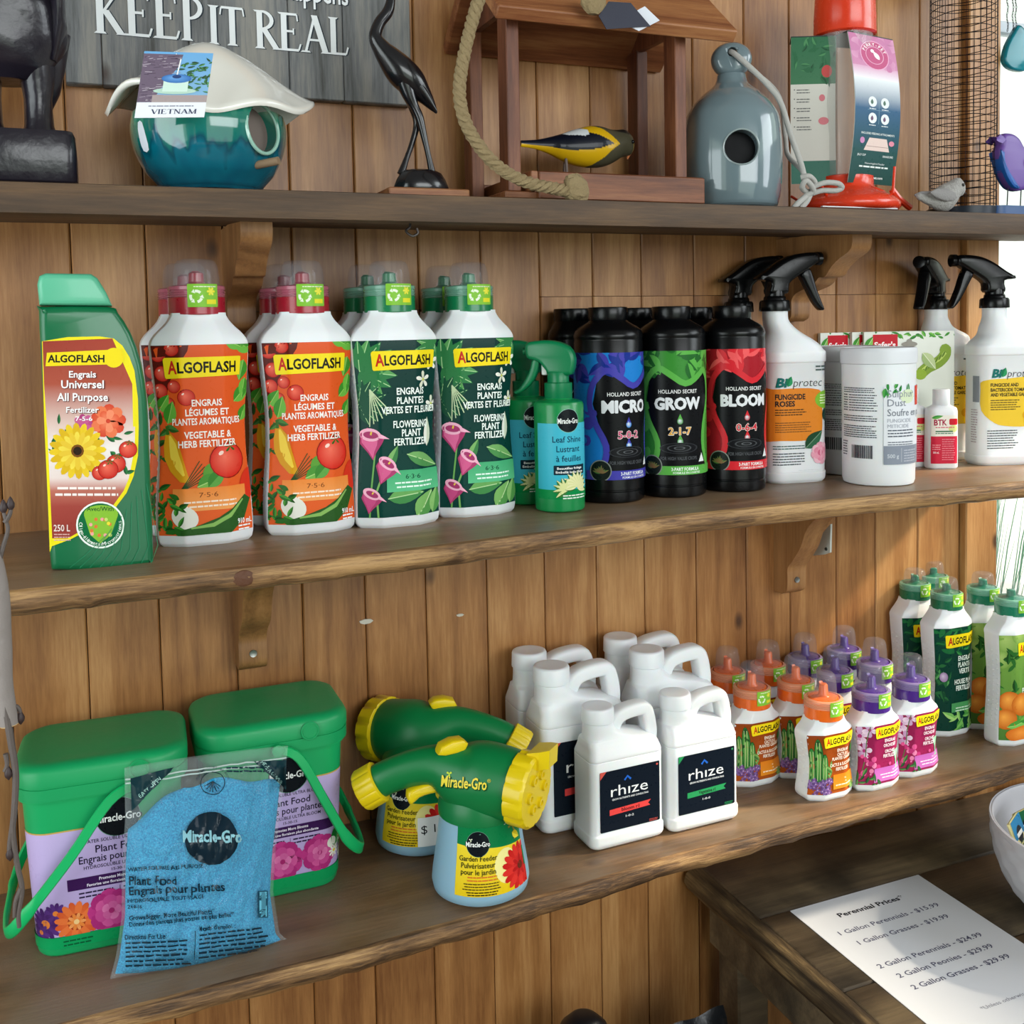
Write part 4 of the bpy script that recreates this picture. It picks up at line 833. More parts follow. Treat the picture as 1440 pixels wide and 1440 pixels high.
# ------------------------------------------------------------------ small leaf-shine sprays
def leafshine(label, loc, rz):
    t = thing('spray_bottle', label, 'spray bottle', loc, rz, 'small green and blue leaf sprays')
    R_ = 0.029; prof = [(0.026, 0), (0.0285, 0.002), (R_, 0.005), (R_, 0.123), (0.0275, 0.1262), (0.0235, 0.128), (0.0165, 0.1295), (0.0155, 0.131)]
    B().lathe(prof, 40).obj('bottle_body', mat('spray_green', '#0a8a48', 0.3, coat=0.2), t)
    sf = Surf(lambda z: [(R_*math.sin(a), -R_*math.cos(a)) for a in [2*PI*j/64 for j in range(64)]], 0, 0.2, zref=0)
    L = Lab(); L.rect(-5, 1.6, 5, 10.3, '#3cb4cc', '#48b8d0'); L.rect(-5, 1.6, 5, 2.7, '#0a8a48')
    L.ell(-0.4, 10.6, 1.32, 1.32, '#10161c', n=28); L.ell(-0.4, 10.6, 1.38, 1.38, '#8ac0b0', lay=L.lay-1); L.text('Miracle-Gro', -0.4, 10.6, 0.62, '#f4f8f4', w=2.5, b=0.02)
    L.text('Leaf Shine', -0.5, 8.5, 0.72, '#0c3c58', w=3.6, b=0.012); L.text('Lustrant', -0.4, 7.4, 0.72, '#0c3c58', w=2.9, b=0.012); L.text('à feuilles', -0.3, 6.3, 0.72, '#0c3c58', w=3.2, b=0.012)
    L.rect(-2.2, 4.4, 1.9, 5.5, '#0e2a38', r=0.1); L.text('Beautifies foliage', -0.2, 5.17, 0.27, '#ffffff', w=3.2, b=0.015); L.text('Embellit le feuillage', -0.2, 4.73, 0.27, '#ffffff', w=3.5, b=0.015)
    for k in range(11): a = -0.3+k*0.36; L.leaf(0.5, 3.0, 1.9, 0.75, a, '#2f6a2c', '#e8e6b0', '#f4f0c0'); L.leaf(0.5, 3.0, 1.5, 0.4, a+0.05, '#e8e8b4', '#d8dc98')
    for k in range(6): L.leaf(-1.2+k*0.1, 2.6, 1.5, 0.6, 1.2+k*0.5, '#3f7a34', '#dfe2a0', '#f4f0c0')
    L.fine(-1.4, 2.0, 1.95, 2, 0.3, 0.14, '#e8f8e8', 'c')
    L.build('label', sf, t, clip=(-4.4, 0.9, 4.4, 12.2))
    B().lathe([(0.0158, 0.1305), (0.0162, 0.131), (0.0162, 0.148), (0.0145, 0.1485), (0.0125, 0.149), (0.0125, 0.160), (0.0118, 0.161)], 28).obj('collar', M_green, t)
    head = curve2([(-0.018, 0.160), (-0.021, 0.176), (-0.014, 0.190), (0.004, 0.197), (0.026, 0.197), (0.037, 0.193), (0.036, 0.178), (0.026, 0.174), (0.020, 0.171), (0.013, 0.162), (0.010, 0.158), (-0.012, 0.157)], 3)
    b = B(); pillow(b, head, -0.010, 0.010, 0.0045, 3); b.obj('spray_head', M_green, t, angle=60)
    trg = curve2([(0.021, 0.177), (0.029, 0.176), (0.034, 0.160), (0.045, 0.143), (0.053, 0.138), (0.049, 0.135), (0.037, 0.142), (0.026, 0.156)], 3)
    b = B(); pillow(b, trg, -0.0065, 0.0065, 0.002, 2); b.obj('trigger', M_green, t, angle=60)
    B().lathe([(0.004, 0.034), (0.0045, 0.041), (0.003, 0.0415)], 14, (0, 0, 0.185), ax='X').obj('nozzle', M_green, t)
    B().box(0.012, 0.019, -0.004, 0.004, 0.157, 0.170, 0.001).obj('piston', mat('white_piston', '#d8dcd8', 0.4), t)
    return t
l = stand_r(788, 722, ZM, 0.029); ls = leafshine('small green spray bottle with blue leaf-shine label, nearest the shelf edge', l, 0.09)
ls2 = dup(ls, 'small green spray bottle half hidden behind the nearer leaf-shine spray', (l[0]-0.014, l[1]+0.064, ZM), 0.09, 'small green and blue leaf sprays')
for t_ in (ls, ls2):
    for c in t_.children:
        if c.name.startswith(('spray_head', 'trigger', 'nozzle', 'piston')): c.rotation_euler.z = PI-0.75
# ------------------------------------------------------------------ black nutrient bottles
def art_holland(word, npk, c1, c2, c3, npkc):
    L = Lab(); L.rect(-14, 2.9, 14, 18.1, '#101114'); rd = random.Random(len(word)*7)
    L.poly([(-14, 18.1), (-14, 2.9), (-3.1, 2.9), (-2.3, 4.6), (-2.0, 7), (-3.2, 9.6), (-3.9, 12), (-3.4, 14.4), (-2.2, 15.8), (-0.6, 15.0), (1.2, 14.0), (3.0, 14.8), (3.9, 15.8), (4.8, 14.6), (5.0, 12), (4.0, 9), (3.9, 6), (5.5, 2.9), (14, 2.9), (14, 18.1)], c2)
    for k in range(34): a = rd.uniform(0, 6.28); L.leaf(rd.uniform(-8, 8), rd.choice([rd.uniform(15.6, 18.6), rd.uniform(16.4, 18.8)]), rd.uniform(1.6, 3), rd.uniform(1.0, 1.8), a, c1, c3)
    for k in range(20): L.ell(-5.2+rd.uniform(-2.2, 1.5), rd.uniform(3.4, 13.5), rd.uniform(0.3, 0.8), None, rd.choice([c1, c2]), n=10)
    L.poly([(-3.0, 2.9), (-2.0, 4.6), (-1.8, 7), (-3.0, 9.8), (-3.6, 12), (-3.2, 14), (-2.1, 15.3), (-0.8, 14.6), (1.2, 13.4), (3.1, 14.3), (3.8, 15.0), (4.4, 14.2), (4.6, 12), (3.6, 9), (3.5, 6), (4.8, 2.9)], '#0f1013')
    band = [(-4.0, 2.9), (-2.6, 4.8), (-2.3, 7), (-3.6, 9.7), (-4.3, 12), (-3.8, 14.4), (-2.2, 16.0), (-0.6, 15.2), (1.2, 14.1), (3.0, 15.0), (4.1, 15.9)]
    L.line([(p[0], p[1]) for p in curve2(band, 3, False)], 0.75, c1); L.line(curve2([(4.0, 15.9), (5.0, 14.4), (5.1, 12), (4.1, 9), (4.0, 6), (5.4, 2.9)], 3, False), 0.7, c1)
    L.text('HOLLAND SECRET', 0.35, 13.15, 0.48, '#e8e8e8', w=4.9, b=0.015); L.text(word, 0.35, 11.7, 1.5, '#e4e6ea', w=6.3 if len(word) > 4 else 6.0, b=0.055)
    L.text(npk, 0.5, 8.3, 1.0, '#e8e0d8', w=2.9, b=0.06); L.text(npk, 0.5, 8.3, 0.9, npkc, w=2.8, b=0.02)
    for z in (9.5, 7.0): L.ell(0.5, z, 0.36, 0.4, c2, col2='#e8ecf4'); L.poly([(0.2, z+0.2), (0.8, z+0.2), (0.5, z+0.9)], c1)
    for r, g in ((2.4, '#34363a'), (2.2, '#15161a'), (1.5, '#4a4c50'), (1.3, '#17181b'), (0.7, '#5a5c60'), (0.5, '#202225')): L.ell(0.4, 6.2, r, r*0.28, g)
    L.text('FOR HIGH VALUE CROPS', 0.4, 4.95, 0.42, '#4e5054', w=4.6, b=0.03)
    L.rect(-4.8, 2.9, 14, 4.0, c1); L.text('3-PART FORMULA', 1.2, 3.62, 0.42, '#f0f4f0', w=3.6, b=0.02); L.text('FORMULE EN 3 PARTIES', 1.4, 3.16, 0.26, '#f0f4f0', w=3.6, b=0.015)
    L.ell(-3.0, 4.0, 1.32, 1.32, '#8a8f88', n=26); L.ell(-3.0, 4.0, 1.2, 1.2, '#16201a', n=26)
    for k in range(8): L.leaf(-3.0, 3.7, rd.uniform(0.7, 1.1), 0.3, 0.4+k*0.35, '#4f7a3c', '#8a6a44')
    L.poly([(3.0, 4.4), (3.5, 5.5), (4.0, 4.4)], '#e8ecec')
    return L
def holland(label, loc, rz, word, npk, c1, c2, c3, npkc, name='nutrient_bottle', K=1.0):
    t = thing(name, label, 'bottle', loc, rz, 'black nutrient bottles'); R_ = 0.0425*K
    prof = [(0.040, 0), (0.0425, 0.002), (0.0435, 0.006), (0.0435, 0.0135), (0.0425, 0.0145), (0.0425, 0.0155), (0.0435, 0.0165), (0.0435, 0.194), (0.0428, 0.1955), (0.0428, 0.197), (0.0435, 0.1985), (0.0435, 0.202), (0.0428, 0.2035), (0.042, 0.2065), (0.0385, 0.2105), (0.0245, 0.218), (0.0235, 0.2195)]
    B().lathe([((r if r < 0.026 else (r-0.001)*K), z) for r, z in prof], 56).obj('bottle_body', M_black, t, angle=30)
    b = B(); R2 = []; n = 72
    for z, r in ((0.2195, 0.0235), (0.2205, 0.0243), (0.234, 0.0243), (0.2355, 0.0236), (0.2357, 0.021), (0.2348, 0.0205)):
        R2.append([((r-(0.0005 if j % 2 and z > 0.22 and r > 0.0235 else 0))*math.cos(2*PI*j/n), (r-(0.0005 if j % 2 and z > 0.22 and r > 0.0235 else 0))*math.sin(2*PI*j/n), z) for j in range(n)])
    b.loft(R2); b.obj('cap', M_black, t, angle=50)
    sf = Surf(lambda z: [(R_*math.sin(a), -R_*math.cos(a)) for a in [2*PI*j/72 for j in range(72)]], 0, 0.25, zref=0)
    art_holland(word, npk, c1, c2, c3, npkc).build('label', sf, t, clip=(-13, 2.9, 13, 18.1), du=0.35, dv=0)
    return t
l = stand_r(858, 709, ZM, 0.0425); mi = holland('black bottle with blue and purple MICRO label, nearest the leaf-shine spray', l, -0.03, 'MICRO', '5-0-2', '#4440a8', '#1f7fd0', '#18308c', '#d04a78')
l2 = stand_r(946, 701, ZM, 0.0425); gr = holland('black bottle with green GROW label, middle of the three front ones', l2, -0.43, 'GROW', '2-1-7', '#5cae4a', '#3a8a34', '#24662a', '#e8a83c')
l3 = stand_r(1030, 693, ZM, 0.0425); bl = holland('black bottle with red BLOOM label, beside the white roses spray', l3, -0.27, 'BLOOM', '0-6-4', '#d82a34', '#a81c28', '#f05a5c', '#d02a3a')
l3b = l3
for src, la, o in ((mi, 'black-capped bottle behind the blue MICRO bottle', l), (gr, 'black-capped bottle behind the green GROW bottle', l2), (bl, 'black-capped bottle behind the red BLOOM bottle', l3)):
    pass
for wd, npk_, cc, la, px_ in (('MICRO', '5-0-2', ('#4440a8', '#1f7fd0', '#18308c', '#d04a78'), 'black-capped nutrient bottle behind the blue-labelled one', 805), ('GROW', '2-1-7', ('#5cae4a', '#3a8a34', '#24662a', '#e8a83c'), 'black-capped nutrient bottle behind the green-labelled one', 894), ('BLOOM', '0-6-4', ('#d82a34', '#a81c28', '#f05a5c', '#d02a3a'), 'black-capped nutrient bottle behind the red-labelled one', 976)):
    X = float(Py(px_, 440, -0.0345)[0]); holland(la, (X, -0.0345, ZM), -0.3, wd, npk_, *cc, K=0.76)
# ------------------------------------------------------------------ white trigger sprays
def trigger_head(t, cx, z0, col=M_black, rz=0.0, mirror=1, s=1.0):
    """moulded trigger head: collar, neck and shroud, trigger, nozzle"""
    def T(pts): return [(mirror*x*s/100, z*s/100) for x, z in pts]
    parts = []
    b = B(); n = 48; R = []
    for z, r in ((0, 2.0), (0.08, 2.06), (1.2, 2.0), (1.45, 1.85), (1.5, 1.5)):
        R.append([((r-(0.06 if j % 2 and 0 < z < 1.3 else 0))*s/100*math.cos(2*PI*j/n), (r-(0.06 if j % 2 and 0 < z < 1.3 else 0))*s/100*math.sin(2*PI*j/n), z*s/100) for j in range(n)])
    parts.append(b.loft(R).obj('collar', col, t, angle=50))
    parts.append(B().lathe([(1.5*s/100, 1.5*s/100), (1.42*s/100, 1.9*s/100), (1.3*s/100, 2.0*s/100), (1.3*s/100, 2.6*s/100), (1.1*s/100, 3.6*s/100)], 24).obj('neck', col, t))
    hd = curve2(T([(-1.1, 2.3), (-1.0, 3.9), (-2.7, 4.2), (-2.4, 4.7), (-1.2, 5.4), (0.6, 6.6), (2.4, 7.4), (4.3, 7.7), (5.6, 7.7), (6.1, 7.3), (6.0, 6.5), (5.4, 6.1), (4.3, 5.4), (3.0, 4.6), (1.7, 3.6), (1.4, 2.3)]), 3)
    b = B(); pillow(b, hd, -0.0125*s, 0.0125*s, 0.005*s, 3); parts.append(b.obj('spray_head', col, t, angle=60))
    tr = curve2(T([(3.6, 5.0), (4.7, 5.7), (5.3, 4.6), (5.8, 3.0), (6.5, 1.3), (6.95, 0.2), (6.5, 0.1), (5.6, 1.1), (4.7, 2.7), (4.0, 4.0)]), 3)
    b = B(); pillow(b, tr, -0.008*s, 0.008*s, 0.0025*s, 2); parts.append(b.obj('trigger', col, t, angle=60))
    parts.append(B().lathe([(0.75*s/100, mirror*5.7*s/100), (0.9*s/100, mirror*5.9*s/100), (0.9*s/100, mirror*6.7*s/100), (0.7*s/100, mirror*6.75*s/100)], 18, (0, 0, 6.95*s/100), ax='X').obj('nozzle', col, t))
    for o in parts: o.location = (cx, 0, z0); o.rotation_euler.z = rz
    return parts
def leaf_logo(L, x, z, h, w, col='#1a7a50'):
    L.text('Bi', x, z, h, '#17706a', w=w*0.22, al='l', b=0.05, sk=0.22); L.leaf(x+w*0.24, z-h*0.45, h*1.15, h*0.75, 1.2, col, '#2f9a60'); L.text('protec', x+w*0.36, z-0.02, h*0.92, '#2a2f33', w=w*0.62, al='l', b=-0.012, sk=0.2)
def art_roses(yel=False):
    L = Lab(); z0 = 1.6
    if not yel:
        L.poly(curve2([(-6.2, 12.3), (-4, 12.5), (0, 12.6), (2.2, 12.4), (3.0, 11.8), (3.2, 9), (3.1, 6.6), (2.4, 5.9), (0, 5.6), (-3, 5.7), (-5, 5.5), (-6.6, 5.6)], 3), '#e88a2c')
        leaf_logo(L, -3.5, 13.4, 1.25, 6.6); L.text('READY TO USE', 1.9, 16.1, 0.5, '#3a5a5a', w=2.8, sk=0.2, b=0.02); L.fine(2.1, 4.2, 15.3, 2, 0.45, 0.22, '#5a6a6a')
        L.text('FUNGICIDE', -3.6, 11.5, 0.72, '#2a2a2a', w=4.2, al='l', b=0.035); L.text('ROSES', -3.6, 10.6, 0.72, '#2a2a2a', w=2.7, al='l', b=0.035)
        L.fine(-3.6, 0.8, 9.7, 3, 0.33, 0.14, '#5a4020'); L.fine(-3.6, 1.6, 8.0, 5, 0.3, 0.12, '#8a5a28'); L.fine(-3.9, 1.0, 4.9, 2, 0.33, 0.13, '#4a6a6a'); L.fine(-3.9, 0.8, 3.9, 5, 0.36, 0.14, '#5a6468'); L.fine(-0.4, 3.4, 1.55, 2, 0.4, 0.16, '#3a4448')
        L.ell(3.7, 11.0, 1.7, 1.2, '#86c03c'); L.fine(2.6, 4.6, 11.5, 4, 0.35, 0.16, '#e8f8c8', 'c')
        L.ell(4.5, 9.0, 1.4, 1.0, '#244238'); L.leaf(0.6, 4.6, 3.4, 1.8, 0.75, '#1f4a30', '#35684a', '#7a9a80')
        L.petals(2.9, 3.9, 1.5, 8, 1.2, '#e8a0b4', '#f2bccb', 0.2); L.petals(2.8, 3.9, 1.05, 6, 0.9, '#e88aa4', '#eea0b6', 0.5); L.ell(2.75, 3.95, 0.4, 0.4, '#d86a8a')
    else:
        L.poly(curve2([(-3.6, 12.3), (0, 12.6), (6.6, 12.4), (6.6, 5.9), (3, 5.6), (0, 5.7), (-2, 6.2), (-3.8, 8), (-3.9, 11)], 3), '#f0c83a')
        leaf_logo(L, -2.4, 13.4, 1.25, 6.4); L.text('FUNGICIDE AND', -2.6, 11.7, 0.5, '#3a3420', w=4.2, al='l', b=0.03); L.text('BACTERICIDE TOMATO', -2.6, 11.0, 0.5, '#3a3420', w=5.9, al='l', b=0.03); L.text('AND VEGETABLE GARDEN', -2.6, 10.3, 0.5, '#3a3420', w=6.3, al='l', b=0.03)
        L.fine(-2.6, 2.0, 9.4, 5, 0.33, 0.14, '#6a5a28'); L.fine(-3.0, 1.6, 5.0, 8, 0.36, 0.14, '#5a6468'); L.fine(2.5, 4.4, 16.2, 3, 0.5, 0.22, '#4a5a5a')
        L.rect(-5.2, 9.2, -4.1, 13.0, '#8a9098'); L.fine(-5.6, -4.3, 8.0, 14, 0.36, 0.14, '#b0a0a8'); L.petals(3.9, 7.0, 1.7, 7, 1.3, '#f2d024', '#e0a81c', 0.2); L.ell(4.4, 8.8, 1.0, 0.8, '#3f8a34'); L.ell(4.3, 5.0, 1.2, 1.2, '#e8a820'); L.ell(5.0, 13.4, 1.4, 1.8, '#86c03c')
    return L
def bioprotec(label, loc, rz, yel, mirror, head_rz=0.0, nofs=None):
    t = thing('spray_bottle', label, 'spray bottle', loc, rz, 'white trigger spray bottles'); m_ = -mirror
    nx = 2.35 if nofs is None else nofs
    tab = [(0, 0, 4.0, 2.4), (0.4, 0, 4.25, 2.65), (1.4, 0, 4.3, 2.7), (1.5, 0, 4.2, 2.62), (15.9, 0, 4.2, 2.62), (16.05, 0, 4.35, 2.75), (17.0, 0, 4.35, 2.75), (17.8, 0.1, 4.2, 2.6), (18.8, 0.5, 3.5, 2.35), (20.0, 1.3*nx/2.35, 2.3, 2.0), (21.0, 2.0*nx/2.35, 1.8, 1.75), (21.8, 2.3*nx/2.35, 1.6, 1.6), (22.8, nx, 1.6, 1.6)]
    T = smooth_table(tab, 4)
    def ring(z):
        cx, a, d = lerp_table(T, z*100); c = min(a, d)*0.86 if z > 0.175 else 0.019*100*0.95; return [(m_*cx/100+x, y) for x, y in rrect(a/100, d/100, min(c/100, min(a, d)/100*0.98), 6)]
    b = B(); b.loft([[(x, y, z/100) for x, y in ring(z/100)] for z in [r[0] for r in T]]); b.obj('bottle_body', M_white, t, angle=50)
    sf = Surf(lambda z: rrect(0.042, 0.0262, 0.018, 6), 0.0, 0.2, zref=0.01)
    art_roses(yel).build('label', sf, t, clip=(-6.4, 1.7, 6.4, 15.7), du=0.3, dv=0, off=0.0006)
    trigger_head(t, m_*nx/100, 0.228, mirror=mirror, rz=head_rz)
    return t
l = stand_r(1113, 680, ZM, 0.030); ro = bioprotec('white spray bottle with orange roses fungicide label and black trigger head', l, -0.16, False, 1)
l2 = (float(Py(1040, 430, -0.032)[0])+0.0235, -0.032, ZM)
r2 = dup(ro, 'white spray bottle mostly hidden behind the black bottles, only its black trigger head showing', l2, -0.1, 'white trigger spray bottles')
l = stand_r(1402, 655, ZM, 0.032); ye = bioprotec('white spray bottle with yellow tomato and vegetable fungicide label, at the right edge', l, -0.30, True, -1, nofs=-0.6)
l2 = (float(Py(1326, 430, -0.032)[0])-0.006, -0.032, ZM)
y2 = dup(ye, 'white spray bottle behind the yellow-labelled one, its trigger head seen end on', l2, -0.42, 'white trigger spray bottles')
for c in y2.children:
    if c.name.startswith(('collar', 'neck', 'spray_head', 'trigger', 'nozzle')): c.rotation_euler.z = 0.85
# ------------------------------------------------------------------ sulphur tubs
def tub(label, loc, rz):
    t = thing('tub', label, 'tub', loc, rz, 'white sulphur dust tubs'); R_ = 0.0465
    B().lathe([(0.041, 0), (0.044, 0.0015), (0.0455, 0.006), (0.046, 0.05), (R_, 0.157), (0.0445, 0.1585), (0.043, 0.159)], 56).obj('tub_body', M_white, t)
    B().lathe([(0.0475, 0.1575), (0.048, 0.158), (0.0482, 0.172), (0.0477, 0.1765), (0.0465, 0.178), (0.0445, 0.1782), (0.0438, 0.1772), (0.0005, 0.1772)], 56, cap1=False).obj('lid', mat('lid_white', '#dfe1e6', 0.4), t)
    sf = Surf(lambda z: [(R_*math.sin(a), -R_*math.cos(a)) for a in [2*PI*j/72 for j in range(72)]], 0, 0.2, zref=0)
    L = Lab(); L.fine(-5.6, -0.3, 12.6, 3, 0.26, 0.11, '#4a5058'); L.fine(-5.6, -4.6, 11.7, 7, 0.33, 0.13, '#4a5058'); L.fine(-4.4, -0.3, 11.7, 7, 0.33, 0.12, '#4a5058', seed=4); L.fine(-5.6, -0.4, 9.0, 3, 0.3, 0.12, '#4a5058', seed=5); L.fine(-5.6, -0.3, 7.7, 6, 0.28, 0.12, '#4a5058', seed=6); L.fine(-5.8, -4.6, 5.6, 6, 0.34, 0.13, '#4a5058', seed=7)
    rd = random.Random(2); x = -3.9
    while x < -1.0: w = rd.choice([0.06, 0.1, 0.16]); L.rect(x, 3.6, x+w, 5.3, '#3a3e48'); x += w+rd.choice([0.06, 0.1])
    L.rect(0.3, 1.0+1.9, 9.0, 12.9, '#e6e8ee'); L.rect(0.3, 2.9, 9, 5.3, '#8a919f'); L.rect(2.6, 3.2, 2.66, 5.0, '#c0c4cc'); L.text('500 g', 1.5, 4.0, 0.5, '#c8ccd4', w=1.5, b=0.02); L.fine(3.0, 5.6, 4.6, 5, 0.34, 0.13, '#b8bcc8')
    fill_greens(L, 0.5, 4.6, 12.1, 12.6, 12, 1.0, ['#2f8a3c', '#57a850', '#1f6a30'], 4); L.leaf(0.5, 12.7, 1.3, 0.6, -1.7, '#2f8a3c', '#57a850'); L.ell(3.6, 11.6, 1.2, 0.9, '#dbe6c4')
    for tx, z, h, c, w in (('Sulphur', 12.0, 0.95, '#8a909c', 3.9), ('Dust', 10.85, 0.95, '#7e8490', 2.5), ('Soufre en poudre', 9.6, 0.95, '#6e7480', 8.2), ('FUNGICIDE', 8.55, 0.5, '#a8acb8', 3.4), ('MITICIDE', 7.85, 0.5, '#a8acb8', 3.0)): L.text(tx, 0.75, z, h, c, w=w, al='l', b=0.0)
    L.fine(0.8, 5.0, 7.2, 3, 0.38, 0.15, '#5a606c'); L.fine(0.8, 5.0, 6.0-0.3, 2, 0.3, 0.12, '#6a707c'); L.rect(5.2, 10.4, 9, 12.9, '#d8342c')
    L.build('label', sf, t, clip=(-6.2, 2.4, 8.6, 13.2), du=0.35, dv=0, eps=0.000015); return t
l = stand_r(1235, 685, ZM, 0.0465); tu_ = tub('white tub of sulphur dust in front, small print and barcode in view', l, -0.66)
dup(tu_, 'white tub of sulphur dust behind the front tub and the roses spray', (float(Py(1190, 640, l[1]+0.0955)[0]), l[1]+0.0955, ZM), -0.60)
# ------------------------------------------------------------------ pest card boxes
def card(label, x, y, rz, h=0.196, w=0.135):
    t = thing('carton', label, 'carton', (x, y, ZM), rz, 'flat cartons with green caterpillar pictures')
    B().box(-w/2, w/2, 0, 0.006, 0, h, 0.0008).obj('carton_body', mat('carton_white', '#e9ece2', 0.5), t, smooth=False)
    L = Lab(); H = h*100; W2 = w*50; L.rect(-W2, 0, W2, H, '#e8ecdf', '#f0f3ea'); fill_greens(L, -W2, W2, H-1.2, H-0.2, 22, 1.2, ['#4a9a3c', '#7ac050', '#2f7a34'], 3)
    L.leaf(-W2+0.2, H-2.6, 2.4, 1.2, 1.0, '#4a9a3c', '#8ac860', '#e0f0c0'); L.rect(-W2+1.3, H-3.4, -W2+5.0, H-0.4, '#cc2030'); L.text('Safer\'s', -W2+3.1, H-1.9, 0.85, '#fff0f0', w=3.2, b=0.035)
    L.line(curve2([(1.6, H-6.4), (2.8, H-5.4), (4.4, H-4.6), (5.4, H-3.4), (5.2, H-2.0)], 4, False), [0.9]+[1.7]*14+[1.2, 0.6], '#8aa83a'); L.line(curve2([(1.8, H-6.0), (3.0, H-5.0), (4.5, H-4.2), (5.4, H-3.2)], 4, False), 0.5, '#c8dc70')
    for k in range(7): L.ell(2.0+k*0.52, H-6.0+k*0.42, 0.14, 0.5, '#6a8a2c', ang=-0.5)
    L.ell(1.7, H-6.4, 0.9, 0.8, '#9ab83c'); L.leaf(2.0, H-3.2, 3.2, 1.7, -0.9, '#c8d8a0', '#a8c080', '#eef4d8'); L.ell(-0.6+0.6, H-1.9, 1.2, 0.42, '#9a958c'); L.ell(0.0, H-1.5, 0.4, 0.4, '#9a958c')
    L.build('print', Flat((0, 0, 0), (1, 0, 0), (0, 0, 1)), t, clip=(-W2, 0, W2, H), du=0, dv=0); return t
p = Py(1217, 480, -0.026); ca1 = card('flat carton with red corner and green caterpillar, front of the three behind the tub', float(p[0])+0.062, -0.048, -0.36)
p = Py(1199, 480, -0.015); dup(ca1, 'flat carton with red corner, middle of the three behind the white tubs', (float(p[0])+0.0665, -0.0148, ZM), 0.0)
p = Py(1154, 480, -0.008); dup(ca1, 'flat carton with red corner, rearmost of the three against the wall', (float(p[0])+0.0675, -0.0072, ZM), 0.0)
# ------------------------------------------------------------------ small BTK bottles
def btk(label, loc, rz):
    t = thing('concentrate_bottle', label, 'bottle', loc, rz, 'small white and red concentrate bottles')
    tab = [(0, 2.0, 1.2), (0.25, 2.2, 1.4), (8.0, 2.15, 1.4), (8.7, 2.0, 1.25), (9.1, 1.2, 1.05), (9.4, 1.0, 1.0)]
    T = smooth_table(tab, 3)
    def ring(z): a, d = lerp_table(T, z*100); return rrect(a/100, d/100, min(a, d)/100*0.8, 5)
    B().loft([[(x, y, r[0]/100) for x, y in ring(r[0]/100)] for r in T]).obj('bottle_body', M_white, t)
    B().lathe([(0.0115, 0.0905), (0.0118, 0.091), (0.0116, 0.1125), (0.011, 0.1135)], 28).obj('cap', M_white, t)
    sf = Surf(lambda z: rrect(0.0218, 0.014, 0.0112, 6), 0, 0.1, zref=0)
    L = Lab(); L.rect(-1.9, 0.8, 1.9, 7.7, '#eeeadf'); L.rect(-1.9, 0.8, 1.9, 4.7, '#cc2a44'); L.text('BTK', -0.6, 6.7, 0.85, '#a82a4a', w=1.8, b=0.03); L.rect(0.6, 6.3, 1.9, 7.2, '#cc2030', r=0.2); L.leaf(-1.8, 7.3, 1.6, 0.5, 0.2, '#3f9a44', '#6ab050'); L.ell(1.2, 5.8, 0.7, 0.5, '#d8e090')
    L.fine(-1.3, 1.4, 5.9, 1, 0.3, 0.14, '#d86a7a'); L.rect(-1.3, 5.3, 1.1, 5.5, '#4a7a5a'); L.fine(-1.3, 1.2, 5.05, 1, 0.3, 0.13, '#5a8a6a'); L.fine(-0.4, 1.5, 4.2, 10, 0.32, 0.11, '#e88a96'); L.text('500 mL', -1.2, 2.4, 0.3, '#ffe0e4', w=0.8, b=0.02); L.fine(-1.7, -0.5, 3.4, 3, 0.3, 0.11, '#f0a0a8')
    L.build('label', sf, t, du=0.3, dv=0, off=0.0005); return t
l = stand_r(1323, 660, ZM, 0.016); bt = btk('small white bottle with red BTK label and white cap, front one', l, -0.42)
dup(bt, 'small white and red bottle partly hidden behind the front one, beside the tub', (l[0]-0.026, l[1]+0.034, ZM), -0.42)

from mathutils.bvhtree import BVHTree
class Cast:                                                       # lettering wrapped onto a built body along the sight lines (canvas = photo pixels, y negative)
    def __init__(s, o, loc, Y): s.t = BVHTree.FromPolygons([v.co.copy() for v in o.data.vertices], [tuple(p.vertices) for p in o.data.polygons]); s.loc = Vector(loc); s.Y = Y
    def map(s, u, z):
        P = []; N = []; o = Vector(CLOC)-s.loc
        for a, b_ in zip(u, z):
            d = Vector(ray(a*100, -b_*100)).normalized(); h = s.t.ray_cast(o, d)
            if h[0] is None: q = Vector(Py(a*100, -b_*100, s.Y))-s.loc; P.append(q); N.append((0, -1, 0)); continue
            n = h[1] if h[1].dot(d) < 0 else -h[1]; P.append(h[0]); N.append(tuple(n))
        return np.array([tuple(p) for p in P]), np.array([tuple(n) for n in N])
def mg_logo(L, x, y, r, w=2.1):
    L.ell(x, y, r*1.03, r*1.03, '#6a9a88', n=32); L.ell(x, y, r, r, '#10161c', n=32); L.text('Miracle-Gro', x, y, r*0.42, '#0c1216', w=r*w+r*0.12, b=0.05); L.text('Miracle-Gro', x, y, r*0.40, '#f6f8f6', w=r*w, b=0.02)
    L.petals(x-r*0.62, y+r*0.33, r*0.16, 3, r*0.1, '#e8f0d0', a0=0.6)
